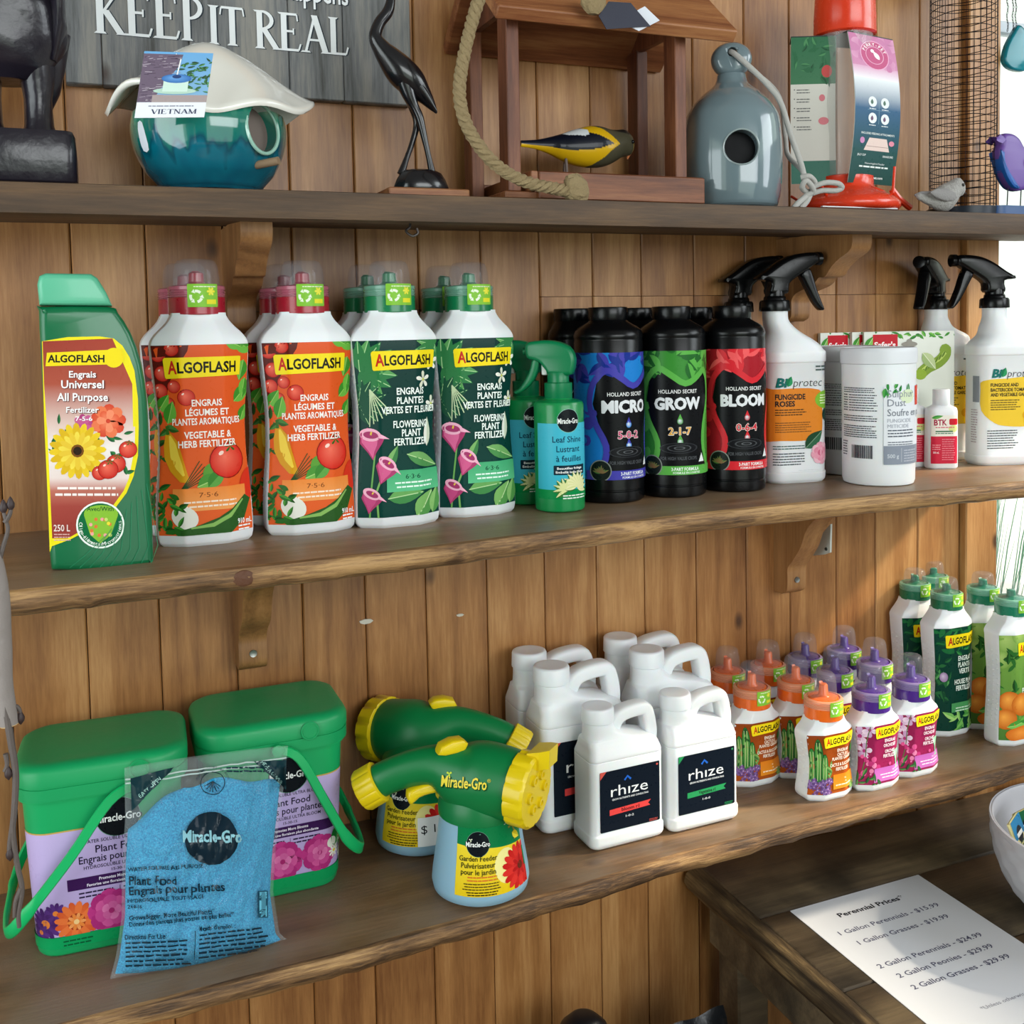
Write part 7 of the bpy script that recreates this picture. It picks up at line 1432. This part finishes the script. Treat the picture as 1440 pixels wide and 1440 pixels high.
q = B(); q.loft(disc_cut(fd_, 0.040, 0.09, 0.0205, cc_)); cut(o_, q)
q = B(); q.loft(disc_cut(fd_, 0.0408, 0.0425, 0.0203, cc_)); q.obj('opening', mat('hollow_shade', '#06070c', 0.5, spec=0.2), gh)
q = B(); a_ = fd_.cross(Vector((0, 0, 1))).normalized(); pts = []
for j in range(44): h_ = a_*math.cos(2*PI*j/44)*0.0212; v_ = 0.0212*math.sin(2*PI*j/44); d = (0.0618**2-h_.length**2)**0.5-0.0004; pts.append(tuple(cc_+fd_*d+h_+Vector((0, 0, v_))))
q.tube(pts, 0.0012, 8, closed=True); q.obj('opening_rim', mat('rim_glaze', '#8a989a', 0.12, coat=0.8), gh)
q = B(); kf = facing(az+5); a_ = kf.cross(Vector((0, 0, 1))).normalized(); R = []; kc = Vector((0, 0, 0.1865))
for l, k in ((-0.014, 0.62), (-0.012, 0.82), (-0.007, 0.96), (0, 1.0), (0.007, 0.96), (0.012, 0.82), (0.014, 0.62)):
    R.append([tuple(kc+kf*l+a_*(0.0255*k*math.cos(2*PI*j/40))+Vector((0, 0, 0.0235*k*math.sin(2*PI*j/40)*(1 if math.sin(2*PI*j/40) < 0 else 0.88)))) for j in range(40)])
q.loft(R); ko = q.obj('knob', M_grey, gh, angle=70); q = B(); q.loft(disc_cut(kf, -0.03, 0.03, 0.0058, kc+Vector((0, 0, 0.006)), 24)); cut(ko, q)
def GP(x, y, Y): p = Py(x, y, Y); return (p[0]-gh.location.x, Y-gy, p[2]-gh.location.z)
hole = kc+Vector((0, 0, 0.006))
B().tube(smooth_curve([tuple(hole-kf*0.03+Vector((0.01, 0, -0.02))), tuple(hole-kf*0.015), tuple(hole+kf*0.012), GP(1055, 95, gy-0.028), GP(1080, 120, gy-0.038), GP(1098, 145, gy-0.045), GP(1112, 190, gy-0.045), GP(1127, 232, gy-0.05), GP(1132, 256, gy-0.055)], 8), 0.0034, 10).obj('cord', M_cord, gh)
B().tube(smooth_curve([tuple(hole-kf*0.014+Vector((0.004, 0, 0.001))), GP(1092, 130, gy+0.035), GP(1104, 190, gy+0.02), GP(1108, 218, gy-0.01), GP(1128, 240, gy-0.045), GP(1134, 256, gy-0.052)], 8), 0.0032, 10).obj('cord', M_cord, gh)
kn = [GP(1126, 250, gy-0.06), GP(1138, 248, gy-0.066), GP(1146, 258, gy-0.06), GP(1138, 270, gy-0.055), GP(1128, 264, gy-0.064), GP(1134, 254, gy-0.070), GP(1144, 268, gy-0.064), GP(1132, 276, gy-0.058)]
B().tube(smooth_curve(kn, 8), 0.0034, 10).obj('cord_knot', M_cord, gh)
B().tube(smooth_curve([GP(1140, 264, gy-0.06), GP(1160, 257, gy-0.065), GP(1178, 258, gy-0.068), GP(1184, 264, gy-0.066), GP(1175, 268, gy-0.064), GP(1156, 268, gy-0.060), GP(1142, 272, gy-0.058)], 8), 0.0034, 10).obj('cord_loop', M_cord, gh)
for dx in (0, 10): B().tube(smooth_curve([GP(1136+dx*0.3, 274, gy-0.058), GP(1124+dx, 284, gy-0.06), GP(1116+dx, 293, gy-0.06)], 8), 0.0036, 10).obj('cord_end', M_cord, gh)
# --- boxed hummingbird feeder
uy = -0.120; uc = Py(1188, 280, uy); hf = thing('hummingbird_feeder', 'red plastic nectar feeder in a printed green and pink card sleeve', 'bird feeder', (float(uc[0]), uy, ztop(uy)-0.001))
M_red = mat('feeder_red', '#e23c1c', 0.25, coat=0.4)
def UP(x, y, Y): p = Py(x, y, Y); return (float(p[0])-hf.location.x, Y-uy, float(p[2])-hf.location.z)
b = B(); b.lathe([(0.058, 0), (0.068, 0.002), (0.071, 0.006), (0.0705, 0.012), (0.064, 0.018), (0.052, 0.025), (0.040, 0.031), (0.037, 0.035), (0.037, 0.047), (0.032, 0.049)], 56); b.obj('base', M_red, hf, angle=50)
for k in range(4):
    a = math.radians(-62+k*90); d = Vector((math.cos(a), math.sin(a), 0)); q = B(); c = d*0.042+Vector((0, 0, 0.024)); nd_ = (d*0.45+Vector((0, 0, 0.9))).normalized(); ax = nd_.cross(d).normalized(); ay = nd_.cross(ax)
    q.loft([[tuple(c+nd_*l+(ax*math.cos(2*PI*j/20)+ay*math.sin(2*PI*j/20))*r) for j in range(20)] for l, r in ((-0.002, 0.013), (0.004, 0.0125), (0.006, 0.010), (0.003, 0.004))]); q.obj('feeding_port', M_red, hf)
    B().tube([tuple(d*0.052+Vector((0, 0, 0.012))), tuple(d*0.064+Vector((0, 0, 0.022))), tuple(d*0.066+Vector((0, 0, 0.055)) if k in (0,) else d*0.076+Vector((0, 0, 0.030)))], 0.0018, 8).obj('perch', M_red, hf)
B().tube([(0.052, -0.030, 0.030), (0.062, -0.032, 0.018), (0.085, -0.028, 0.007)], 0.0045, 8).obj('hanger_arm', M_red, hf)
b = B(); b.lathe([(0.038, 0.232), (0.0405, 0.234), (0.0395, 0.250), (0.040, 0.252), (0.038, 0.290), (0.033, 0.295)], 48); b.obj('cap', M_red, hf)
b = B(); b.lathe([(0.031, 0.046), (0.0325, 0.050), (0.031, 0.10), (0.033, 0.14), (0.031, 0.20), (0.036, 0.233)], 48, cap0=False, cap1=False); b.obj('clear_bottle', mat('clear_bottle', '#eef2f2', 0.06, alpha=0.22, spec=1.0), hf)
# card sleeve: a curved front-right panel and a back-left panel joined at the top
def sheet(name, xa, ya, xb, yb, bow, z0, z1, L, wcm, parent, nz=20, nx=10, taper=0.0):
    class S_:
        def map(s, u, z):
            s_ = np.clip(u*100/wcm+0.5, 0, 1); t_ = np.clip((z*100)/((z1-z0)*100), 0, 1); P = []; N = []
            d = Vector((xb-xa, yb-ya, 0)); nn = Vector((d.y, -d.x, 0)).normalized()
            for a, c in zip(s_, t_):
                kx = 1-taper*(1-c)**2
                P.append((xa+(xb-xa)*(0.5+(a-0.5)*kx)+nn.x*bow*math.sin(PI*c), ya+(yb-ya)*(0.5+(a-0.5)*kx)+nn.y*bow*math.sin(PI*c), z0+(z1-z0)*c)); N.append(tuple(nn))
            return np.array(P), np.array(N)
    s_ = S_(); b = B(); g = []
    for i in range(nz+1):
        row = s_.map(np.array([wcm/100*(j/nx-0.5) for j in range(nx+1)]), np.array([(z1-z0)*i/nz]*(nx+1)))[0]; g.append([tuple(p) for p in row])
    d = Vector((xb-xa, yb-ya, 0)); nn = Vector((d.y, -d.x, 0)).normalized()*-0.0007
    V = [p for r in g for p in r]; V2 = [(p[0]+nn.x, p[1]+nn.y, p[2]) for p in V]; F = []; w_ = nx+1; N_ = len(V)
    for i in range(nz):
        for j in range(nx): a = i*w_+j; F += [(a, a+1, a+w_+1, a+w_), (N_+a+1, N_+a, N_+a+w_, N_+a+w_+1)]
    for i in range(nz):
        for j in (0, nx): a = i*w_+j; F.append((a, a+w_, N_+a+w_, N_+a))
    for j in range(nx):
        for i in (0, nz): a = i*w_+j; F.append((a, a+1, N_+a+1, N_+a))
    b.add(V+V2, F); b.obj(name, mat('sleeve_card', '#dfe3e0', 0.35), parent)
    if L: L.build('print', s_, parent, clip=(-wcm/2, 0, wcm/2, (z1-z0)*100), du=0.8, dv=0.8, off=0.0003, eps=0.00001)
pa = UP(1192, 250, uy-0.035); pb = UP(1255, 250, uy-0.020)
L = Lab(); Hc = 19.2; L.rect(-3, 0, 3, 4.0, '#0f4038', '#124a48'); L.rect(-3, 4.0, 3, 9.5, '#124a48', '#2a5a80'); L.rect(-3, 9.5, 3, 13.4, '#2a5a80', '#e8ecf0'); L.rect(-3, 13.4, 3, 15.0, '#f0ecf2', '#dca4c4'); L.rect(-3, 15.0, 3, 20, '#d088b0', '#c46a9c')
for (x, y, r) in ((-1.6, 17.2, 1.6), (1.9, 18.4, 1.4), (1.8, 15.6, 1.0)): L.petals(x, y, r, 7, r*0.8, '#d898bc', '#c878a6', 0.3)
L.ell(0.1, 16.6, 1.9, 1.95, '#e6a8c8', n=30); L.ell(0.1, 16.6, 1.78, 1.83, '#c2487c', n=30); L.ell(0.1, 16.6, 1.2, 1.2, '#e6b0cc', n=26); L.ell(0.1, 16.6, 1.12, 1.12, '#c2487c', n=26); L.leaf(0.7, 16.1, 1.3, 0.6, 2.2, '#ffffff'); L.ell(-0.15, 17.15, 0.24, 0.24, '#ffffff', n=10)
for i, ch in enumerate('PERKY-PET'): a = PI*0.86-PI*0.72*i/8; L.text(ch, 0.1+1.5*math.cos(a), 16.6+1.5*math.sin(a), 0.42, '#ffffff', b=0.01, rot=a-PI/2)
for (x, y) in ((-0.75, 10.4), (0.9, 10.4), (-0.75, 8.3), (0.9, 8.3)): L.ell(x, y, 0.55, 0.68, '#e8eef0', n=18); L.leaf(x-0.1, y-0.35, 0.7, 0.36, 1.5, '#6a4a6a' if y < 9 else '#4a6a5a'); L.fine(x-0.45, x+0.45, y-0.95, 1, 0.2, 0.1, '#e8eef0', 'c')
L.rect(-1.4, 9.32, 1.6, 9.36, '#8ab0c0'); L.rect(0.06, 7.6, 0.1, 11.1, '#8ab0c0')
L.text('INCLUDED FEEDING ATTACHMENTS', 0.1, 6.35, 0.26, '#e8f0ee', w=4.4, b=0.015); L.poly([(-1.0, 5.8), (1.3, 5.8), (1.8, 4.2), (-1.6, 4.2)], '#e4ccc4'); L.rect(-1.3, 4.7, 1.6, 4.76, '#a07a74'); L.ell(-1.9, 5.4, 0.3, 0.4, '#c888b8'); L.ell(2.0, 5.3, 0.36, 0.34, '#e08aa0')
L.text('JELLY CUP', -1.8, 3.6, 0.26, '#e8f0ee', w=1.1, b=0.015); L.text('ORANGE SPIKE', 1.7, 3.6, 0.26, '#e8f0ee', w=1.4, b=0.015); L.text('Hummingbird Feeder', 0.1, 2.6, 0.24, '#e8f0ee', w=2.6); L.fine(-2.0, 2.0, 2.05, 1, 0.3, 0.2, '#e8f0ee', 'c'); L.text('www.perkypet.com', -0.2, 0.85, 0.34, '#f0f4f2', w=3.2, b=0.02)
sheet('sleeve_front', pa[0], pa[1], pb[0], pb[1], 0.012, 0.036, 0.228, L, 6.0, hf)
pc = UP(1113, 240, uy+0.012); pd = UP(1176, 240, uy-0.012)
L = Lab(); L.rect(-3, 0, 3, 3, '#2a6a58'); L.rect(-3, 3, 3, 13, '#d4d0c8', '#dedcd4'); L.rect(-3, 13, 3, 20, '#3f7a54', '#2c6a48'); fill_greens(L, -2.8, 2.8, 13.6, 18, 26, 1.4, ['#2a6a44', '#4f8f5c', '#1f5034'], 4); L.ell(1.8, 14.6, 0.7, 0.8, '#c84a48'); L.ell(1.2, 11.2, 0.4, 0.45, '#d87a84'); L.ell(1.4, 8.2, 0.7, 0.5, '#d87a84')
for k in range(5): L.ell(-2.5, 12.3-k*1.2, 0.08, 0.08, '#3a3a3a', n=6); L.fine(-2.2, -0.2, 12.2-k*1.2, 2, 0.35, 0.12, '#6a6a6a', seed=k)
sheet('sleeve_back', pc[0], pc[1], pd[0], pd[1], -0.004, 0.038, 0.228, L, 6.0, hf)
top = [pc, pd, pa, pb, (pb[0]-0.01, pb[1]+0.05, 0), (pc[0]+0.02, pc[1]+0.03, 0)]
b = B(); zt_ = 0.2165; b.loft([[(x, y, 0.2285) for x, y, z in top], [(x, y, 0.2295) for x, y, z in top]]); sl_ = b.obj('sleeve_top', mat('sleeve_dark', '#2a3432', 0.5), hf, smooth=False)
B().box(pa[0]-0.06, pb[0]-0.028, -0.060, -0.056, 0.0, 0.0014).obj('paper_slip', M_sheet, hf, smooth=False)
# --- wire mesh tube feeder on a tray
my = -0.072; mc_ = Py(1354, 200, my); ms = thing('mesh_feeder', 'tall black wire mesh bird feeder tube on a round dark tray', 'bird feeder', (float(mc_[0]), my, ztop(my)-0.0006))
M_wire = mat('black_wire', '#15161f', 0.4, metal=0.5); M_tray = mat('dark_blue_tray', '#15202e', 0.35)
b = B(); rr = 0.0455; nV = 30; Hm = 0.36
for k in range(nV): a = 2*PI*k/nV; b.tube([((rr)*math.cos(a), rr*math.sin(a), 0.012), (rr*1.01*math.cos(a+0.02), rr*1.01*math.sin(a+0.02), Hm/2), (rr*math.cos(a), rr*math.sin(a), Hm)], 0.00055, 4)
for k in range(33):
    z = 0.018+k*0.0105; b.tube([(rr*math.cos(2*PI*j/36), rr*math.sin(2*PI*j/36), z+0.0008*math.sin(j*0.9+k*2)) for j in range(36)], 0.0006, 4, closed=True)
tag(b.obj('wire_mesh', M_wire, ms), kind='stuff')
b = B(); b.lathe([(0.048, 0), (0.050, 0.001), (0.051, 0.014), (0.050, 0.0145), (0.049, 0.004), (0.04, 0.0035), (0.0005, 0.0035)], 48, cap1=False); b.obj('tray', M_tray, ms)
B().lathe([(0.047, 0.352), (0.048, 0.354), (0.048, 0.366), (0.03, 0.385), (0.005, 0.39)], 40).obj('lid', M_tray, ms); B().lathe([(0.0468, 0.004), (0.0475, 0.005), (0.0475, 0.014), (0.046, 0.015)], 40).obj('base_ring', M_tray, ms)
# --- small grey bird
yb = -0.185; q0 = Py(1325, 300, yb); gb2 = thing('bird_figurine', 'small fluffy grey toy bird at the right front of the upper shelf', 'bird figurine', (float(q0[0]), yb, ztop(yb)+0.0004))
rows = smooth_table([(-42, 19, 1.5, 0), (-40, 19, 4, 0), (-32, 17, 5, 0), (-24, 15.5, 6.5, 0), (-16, 15.5, 10, 0), (-7, 16.5, 14.5, 0), (3, 18.5, 17.5, 0), (10, 21, 17.5, 0), (16, 25.5, 16, 0), (21, 30, 14, 0), (27, 32, 12, 0), (32, 31, 8.5, 0), (34.5, 29.5, 5, 0), (36, 28, 2, 0)], 5)
V = []; F = []; n = 36
for x, zc_, r, _ in rows:
    for j in range(n):
        a = 2*PI*j/n; d = 1+0.08*noise.noise(Vector((x*0.35, math.cos(a)*2.5, math.sin(a)*2.5)))+0.06*noise.noise(Vector((x*1.3, math.cos(a)*8, math.sin(a)*8))); V.append((x*0.00102, r*0.00088*math.cos(a)*d, max(0.0006, (zc_+r*math.sin(a)*d)*0.00102)))
m_ = len(rows)
for i in range(m_-1):
    for j in range(n): k = (j+1) % n; F.append((i*n+j, i*n+k, (i+1)*n+k, (i+1)*n+j))
F += [tuple(range(n))[::-1], tuple(range((m_-1)*n, m_*n))]
link('body', mesh('body', V, F, mat('grey_fluff', '#a8a5a2', 0.95, bump=1.0, bscale=500)), gb2)
b = B(); b.loft([[(0.0345+0.0*x, 0.003*math.cos(x), 0.0295+0.0025*math.sin(x)) for x in [2*PI*j/8 for j in range(8)]], [(0.0415, 0.0005*math.cos(x), 0.0255+0.0005*math.sin(x)) for x in [2*PI*j/8 for j in range(8)]]]); b.obj('beak', mat('beak_brown', '#4a4440', 0.5), gb2)
for sy in (-1, 1):
    b = B(); b.loft([[(0.0240+r*math.cos(x), sy*yy_, 0.0350+r*math.sin(x)) for x in [2*PI*j/10 for j in range(10)]] for yy_, r in ((0.0095, 0.0024), (0.0122, 0.0021), (0.0130, 0.0006))]); b.obj('eye', M_black, gb2)
    lump([(0, 0, 0, 0.001, 0.001), (0, 0, 0.004, 0.006, 0.003), (0, 0, 0.018, 0.0085, 0.004), (0, 0, 0.034, 0.006, 0.003), (0, 0, 0.044, 0.001, 0.001)], 18, 0.001, 90).obj('wing', mat('grey_wing', '#8f8c8b', 0.95, bump=0.8, bscale=300), gb2); w__ = gb2.children[-1]; w__.location = (0.010, sy*0.0140, 0.018); w__.rotation_euler = (0, -1.45, 0)
# --- purple bird and blue tray at the window
vy = -0.118; v0 = Py(1425, 285, vy); pt = thing('tray_feeder', 'long dark blue tray behind the grey toy bird', 'tray', (float(v0[0])+0.05, vy+0.03, ztop(vy+0.03)-0.001)); tx = pt.location.x
b = B(); R = []
for z, k in ((0, 0.94), (0.002, 1.0), (0.016, 1.0), (0.0165, 0.97), (0.004, 0.95)): R.append([(x, y, z) for x, y in rrect(0.072*k+0.02, 0.038*k, 0.02*k, 5)])
b.loft(R); b.obj('tray_body', mat('cobalt_tray', '#1b4a80', 0.35), pt)
pb2 = thing('bird_figurine', 'purple and blue metal bird with pink wing standing on the blue tray', 'bird figurine', (float(v0[0])+0.008, vy, 0.0)); pz = pt.location.z+0.0042; pb2.location.z = pz
def VP_(x, y): p = Py(1280+x/4.5, y/4.5, vy); return (float(p[0])-pb2.location.x, float(p[2])-pz)
out = curve2([VP_(x, y) for x, y in ((515, 868), (545, 885), (570, 850), (620, 850), (665, 880), (700, 940), (760, 1010), (850, 1080), (830, 1130), (760, 1190), (700, 1205), (650, 1210), (610, 1180), (570, 1110), (550, 1030), (540, 960), (555, 910))], 3)
b = B(); pillow(b, out, -0.010, 0.010, 0.006, 3); b.obj('body', mat('purple_enamel', '#6a4a9a', 0.35), pb2, angle=70)
b = B(); pillow(b, curve2([VP_(x, y) for x, y in ((690, 1010), (740, 1000), (820, 1060), (840, 1110), (740, 1110), (690, 1060))], 3), -0.0135, -0.0085, 0.002, 2); b.obj('wing', mat('pink_enamel', '#d8a0b4', 0.35), pb2)
b = B(); pillow(b, curve2([VP_(x, y) for x, y in ((545, 950), (560, 1000), (590, 1080), (640, 1160), (660, 1200), (620, 1190), (575, 1120), (548, 1030))], 3), -0.0112, 0.0112, 0.004, 2); b.obj('breast', mat('blue_enamel', '#1d5aa8', 0.35), pb2)
for x in (618, 702): p = VP_(x, 1205); B().tube([(p[0], 0, p[1]+0.003), (p[0]-0.002, 0, 0.0006)], 0.0009, 6).obj('leg', M_wire, pb2)
# --- hanging teal ornament and chain in the window
oy = 0.004-0.02; oc = Py(1430, 70, oy); orn = thing('hanging_ornament', 'translucent teal ornament hanging on a dark chain in the window', 'ornament', (float(oc[0]), oy, float(oc[2])))
def OP(x, y): p = Py(1280+x/4.5, y/4.5, oy); return (float(p[0])-orn.location.x, float(p[2])-orn.location.z)
b = B(); pillow(b, curve2([OP(x, y) for x, y in ((675, 160), (720, 200), (760, 280), (770, 380), (720, 450), (650, 450), (600, 420), (582, 370), (600, 290), (635, 220))], 3), -0.006, 0.006, 0.004, 3); b.obj('pendant', mat('teal_glass', '#0f8a9a', 0.1, trans=0.5), orn)
for k, xx in enumerate((615, 650, 668)):
    for i in range(22): p = OP(xx+4*math.sin(i), 190-i*18); b = B(); b.tube([(p[0]+0.0016*math.cos(t)*(1 if i % 2 else 0.35), 0.0016*math.cos(t)*(0.35 if i % 2 else 1), p[1]+0.0026*math.sin(t)) for t in [2*PI*j/10 for j in range(10)]], 0.0005, 4, closed=True); b.obj('chain_link', M_wire, orn)
# ------------------------------------------------------------------ grass outside and the birch twig
tag(B().box(1.0, 9.0, 0.12, 9.0, -1.70, -1.62).box(-6, 1.0, 0.12, 9.0, -1.70, -1.62).obj('ground', mat('pale_gravel', '#b8b8b0', 0.9, bump=0.6, bscale=60)), kind='structure')
gx = 1.53; gyy = 0.26; gp_ = thing('grass_pot', 'green ornamental grass in a tall pot outside the window at the right', 'plant', (gx, gyy, -1.62))
B().lathe([(0.12, 0), (0.13, 0.01), (0.17, 0.62), (0.18, 0.64), (0.165, 0.64), (0.155, 0.60), (0.0005, 0.60)], 32, cap1=False).obj('pot', mat('pot_stone', '#7a7670', 0.8), gp_)
b = B(); rd = random.Random(9)
for k in range(340):
    a = rd.uniform(0, 2*PI); r0 = rd.uniform(0, 0.09); h = rd.uniform(0.45, 0.86); ln = rd.uniform(0.01, 0.09); x0, y0 = r0*math.cos(a), r0*math.sin(a); w = 0.0021
    pts = [(x0+math.cos(a)*ln*t**2, y0+math.sin(a)*ln*t**2, 0.59+h*t*(1-0.12*t*t*ln*6)) for t in (0, 0.25, 0.5, 0.75, 1)]
    b.tube(pts, [w, w, w*0.9, w*0.6, w*0.15], 3)
tag(b.obj('grass_blades', mat('grass_green', '#2f8a4a', 0.6), gp_, smooth=False), kind='stuff')
yt_ = -0.318; tw = thing('birch_branch', 'bare birch branch with a sawn end and thin budding twigs at the far left', 'branch', (-0.10, yt_, -0.2))
def TP(x, y, Y=yt_): p = Py(x, y, Y); return (float(p[0])+0.10, Y-yt_, float(p[2])+0.2)
M_bark = mat('birch_bark', '#8d8480', 0.7, bump=0.8, bscale=90); M_twig = mat('twig_bark', '#5e5450', 0.6, bump=0.4)
sp = smooth_curve([TP(-420, -60, -0.10), TP(-200, 300, -0.2), TP(-60, 640, -0.29), TP(-8, 800), TP(2, 900), TP(4, 960), TP(13, 1018)], 6); n_ = len(sp)
B().tube(sp, [0.0085-0.0012*i/n_ for i in range(n_)], 14, cap=True).obj('limb', M_bark, tw)
e0 = Vector(sp[-1]); dd = (sp[-1]-sp[-3]).normalized(); B().tube([e0-dd*0.0002, e0+dd*0.0008], 0.0070, 14).obj('sawn_end', mat('cut_wood', '#c8a878', 0.8), tw)
for P_, r in (([TP(6, 985, yt_-0.004), TP(15, 1040, yt_-0.006), TP(22, 1090, yt_-0.006), TP(20, 1140, yt_-0.006), TP(18, 1170, yt_-0.006), TP(24, 1215, yt_-0.006), TP(31, 1250, yt_-0.006), TP(26, 1285, yt_-0.006), TP(27, 1304, yt_-0.006)], [0.0032]*6+[0.0024]*20),
              ([TP(30, 1248, yt_-0.006), TP(22, 1268, yt_-0.006), TP(20, 1290, yt_-0.006)], None), ([TP(8, 1060, yt_-0.006), TP(10, 1075, yt_-0.006), TP(6, 1085, yt_-0.006)], None), ([TP(14, 1000), TP(22, 993), TP(28, 1000), TP(29, 1014)], None),
              ([TP(-14, 830), TP(-4, 800), TP(4, 770), TP(11, 745), TP(7, 728), TP(3, 712)], None), ([TP(7, 735), TP(14, 722), TP(16, 708)], None), ([TP(19, 1150, yt_-0.006), TP(13, 1190, yt_-0.006), TP(14, 1206, yt_-0.006)], None)):
    sp = smooth_curve(P_, 5); rr_ = [0.0030-0.0014*i/len(sp) for i in range(len(sp))] if r else [0.0021-0.0008*i/len(sp) for i in range(len(sp))]
    B().tube(sp, rr_, 8).obj('twig', M_twig, tw)
for x, y, Y in ((15, 712, yt_), (5, 716, yt_), (29, 1012, yt_), (12, 1090, yt_-0.006), (14, 1204, yt_-0.006)):
    c = Vector(TP(x, y, Y)); b = B(); b.lathe([(0.0005, -0.004), (0.0028, -0.001), (0.0032, 0.002), (0.0016, 0.006), (0.0003, 0.008)], 10, tuple(c)); b.obj('bud', mat('bud_brown', '#3a2c2c', 0.5), tw)
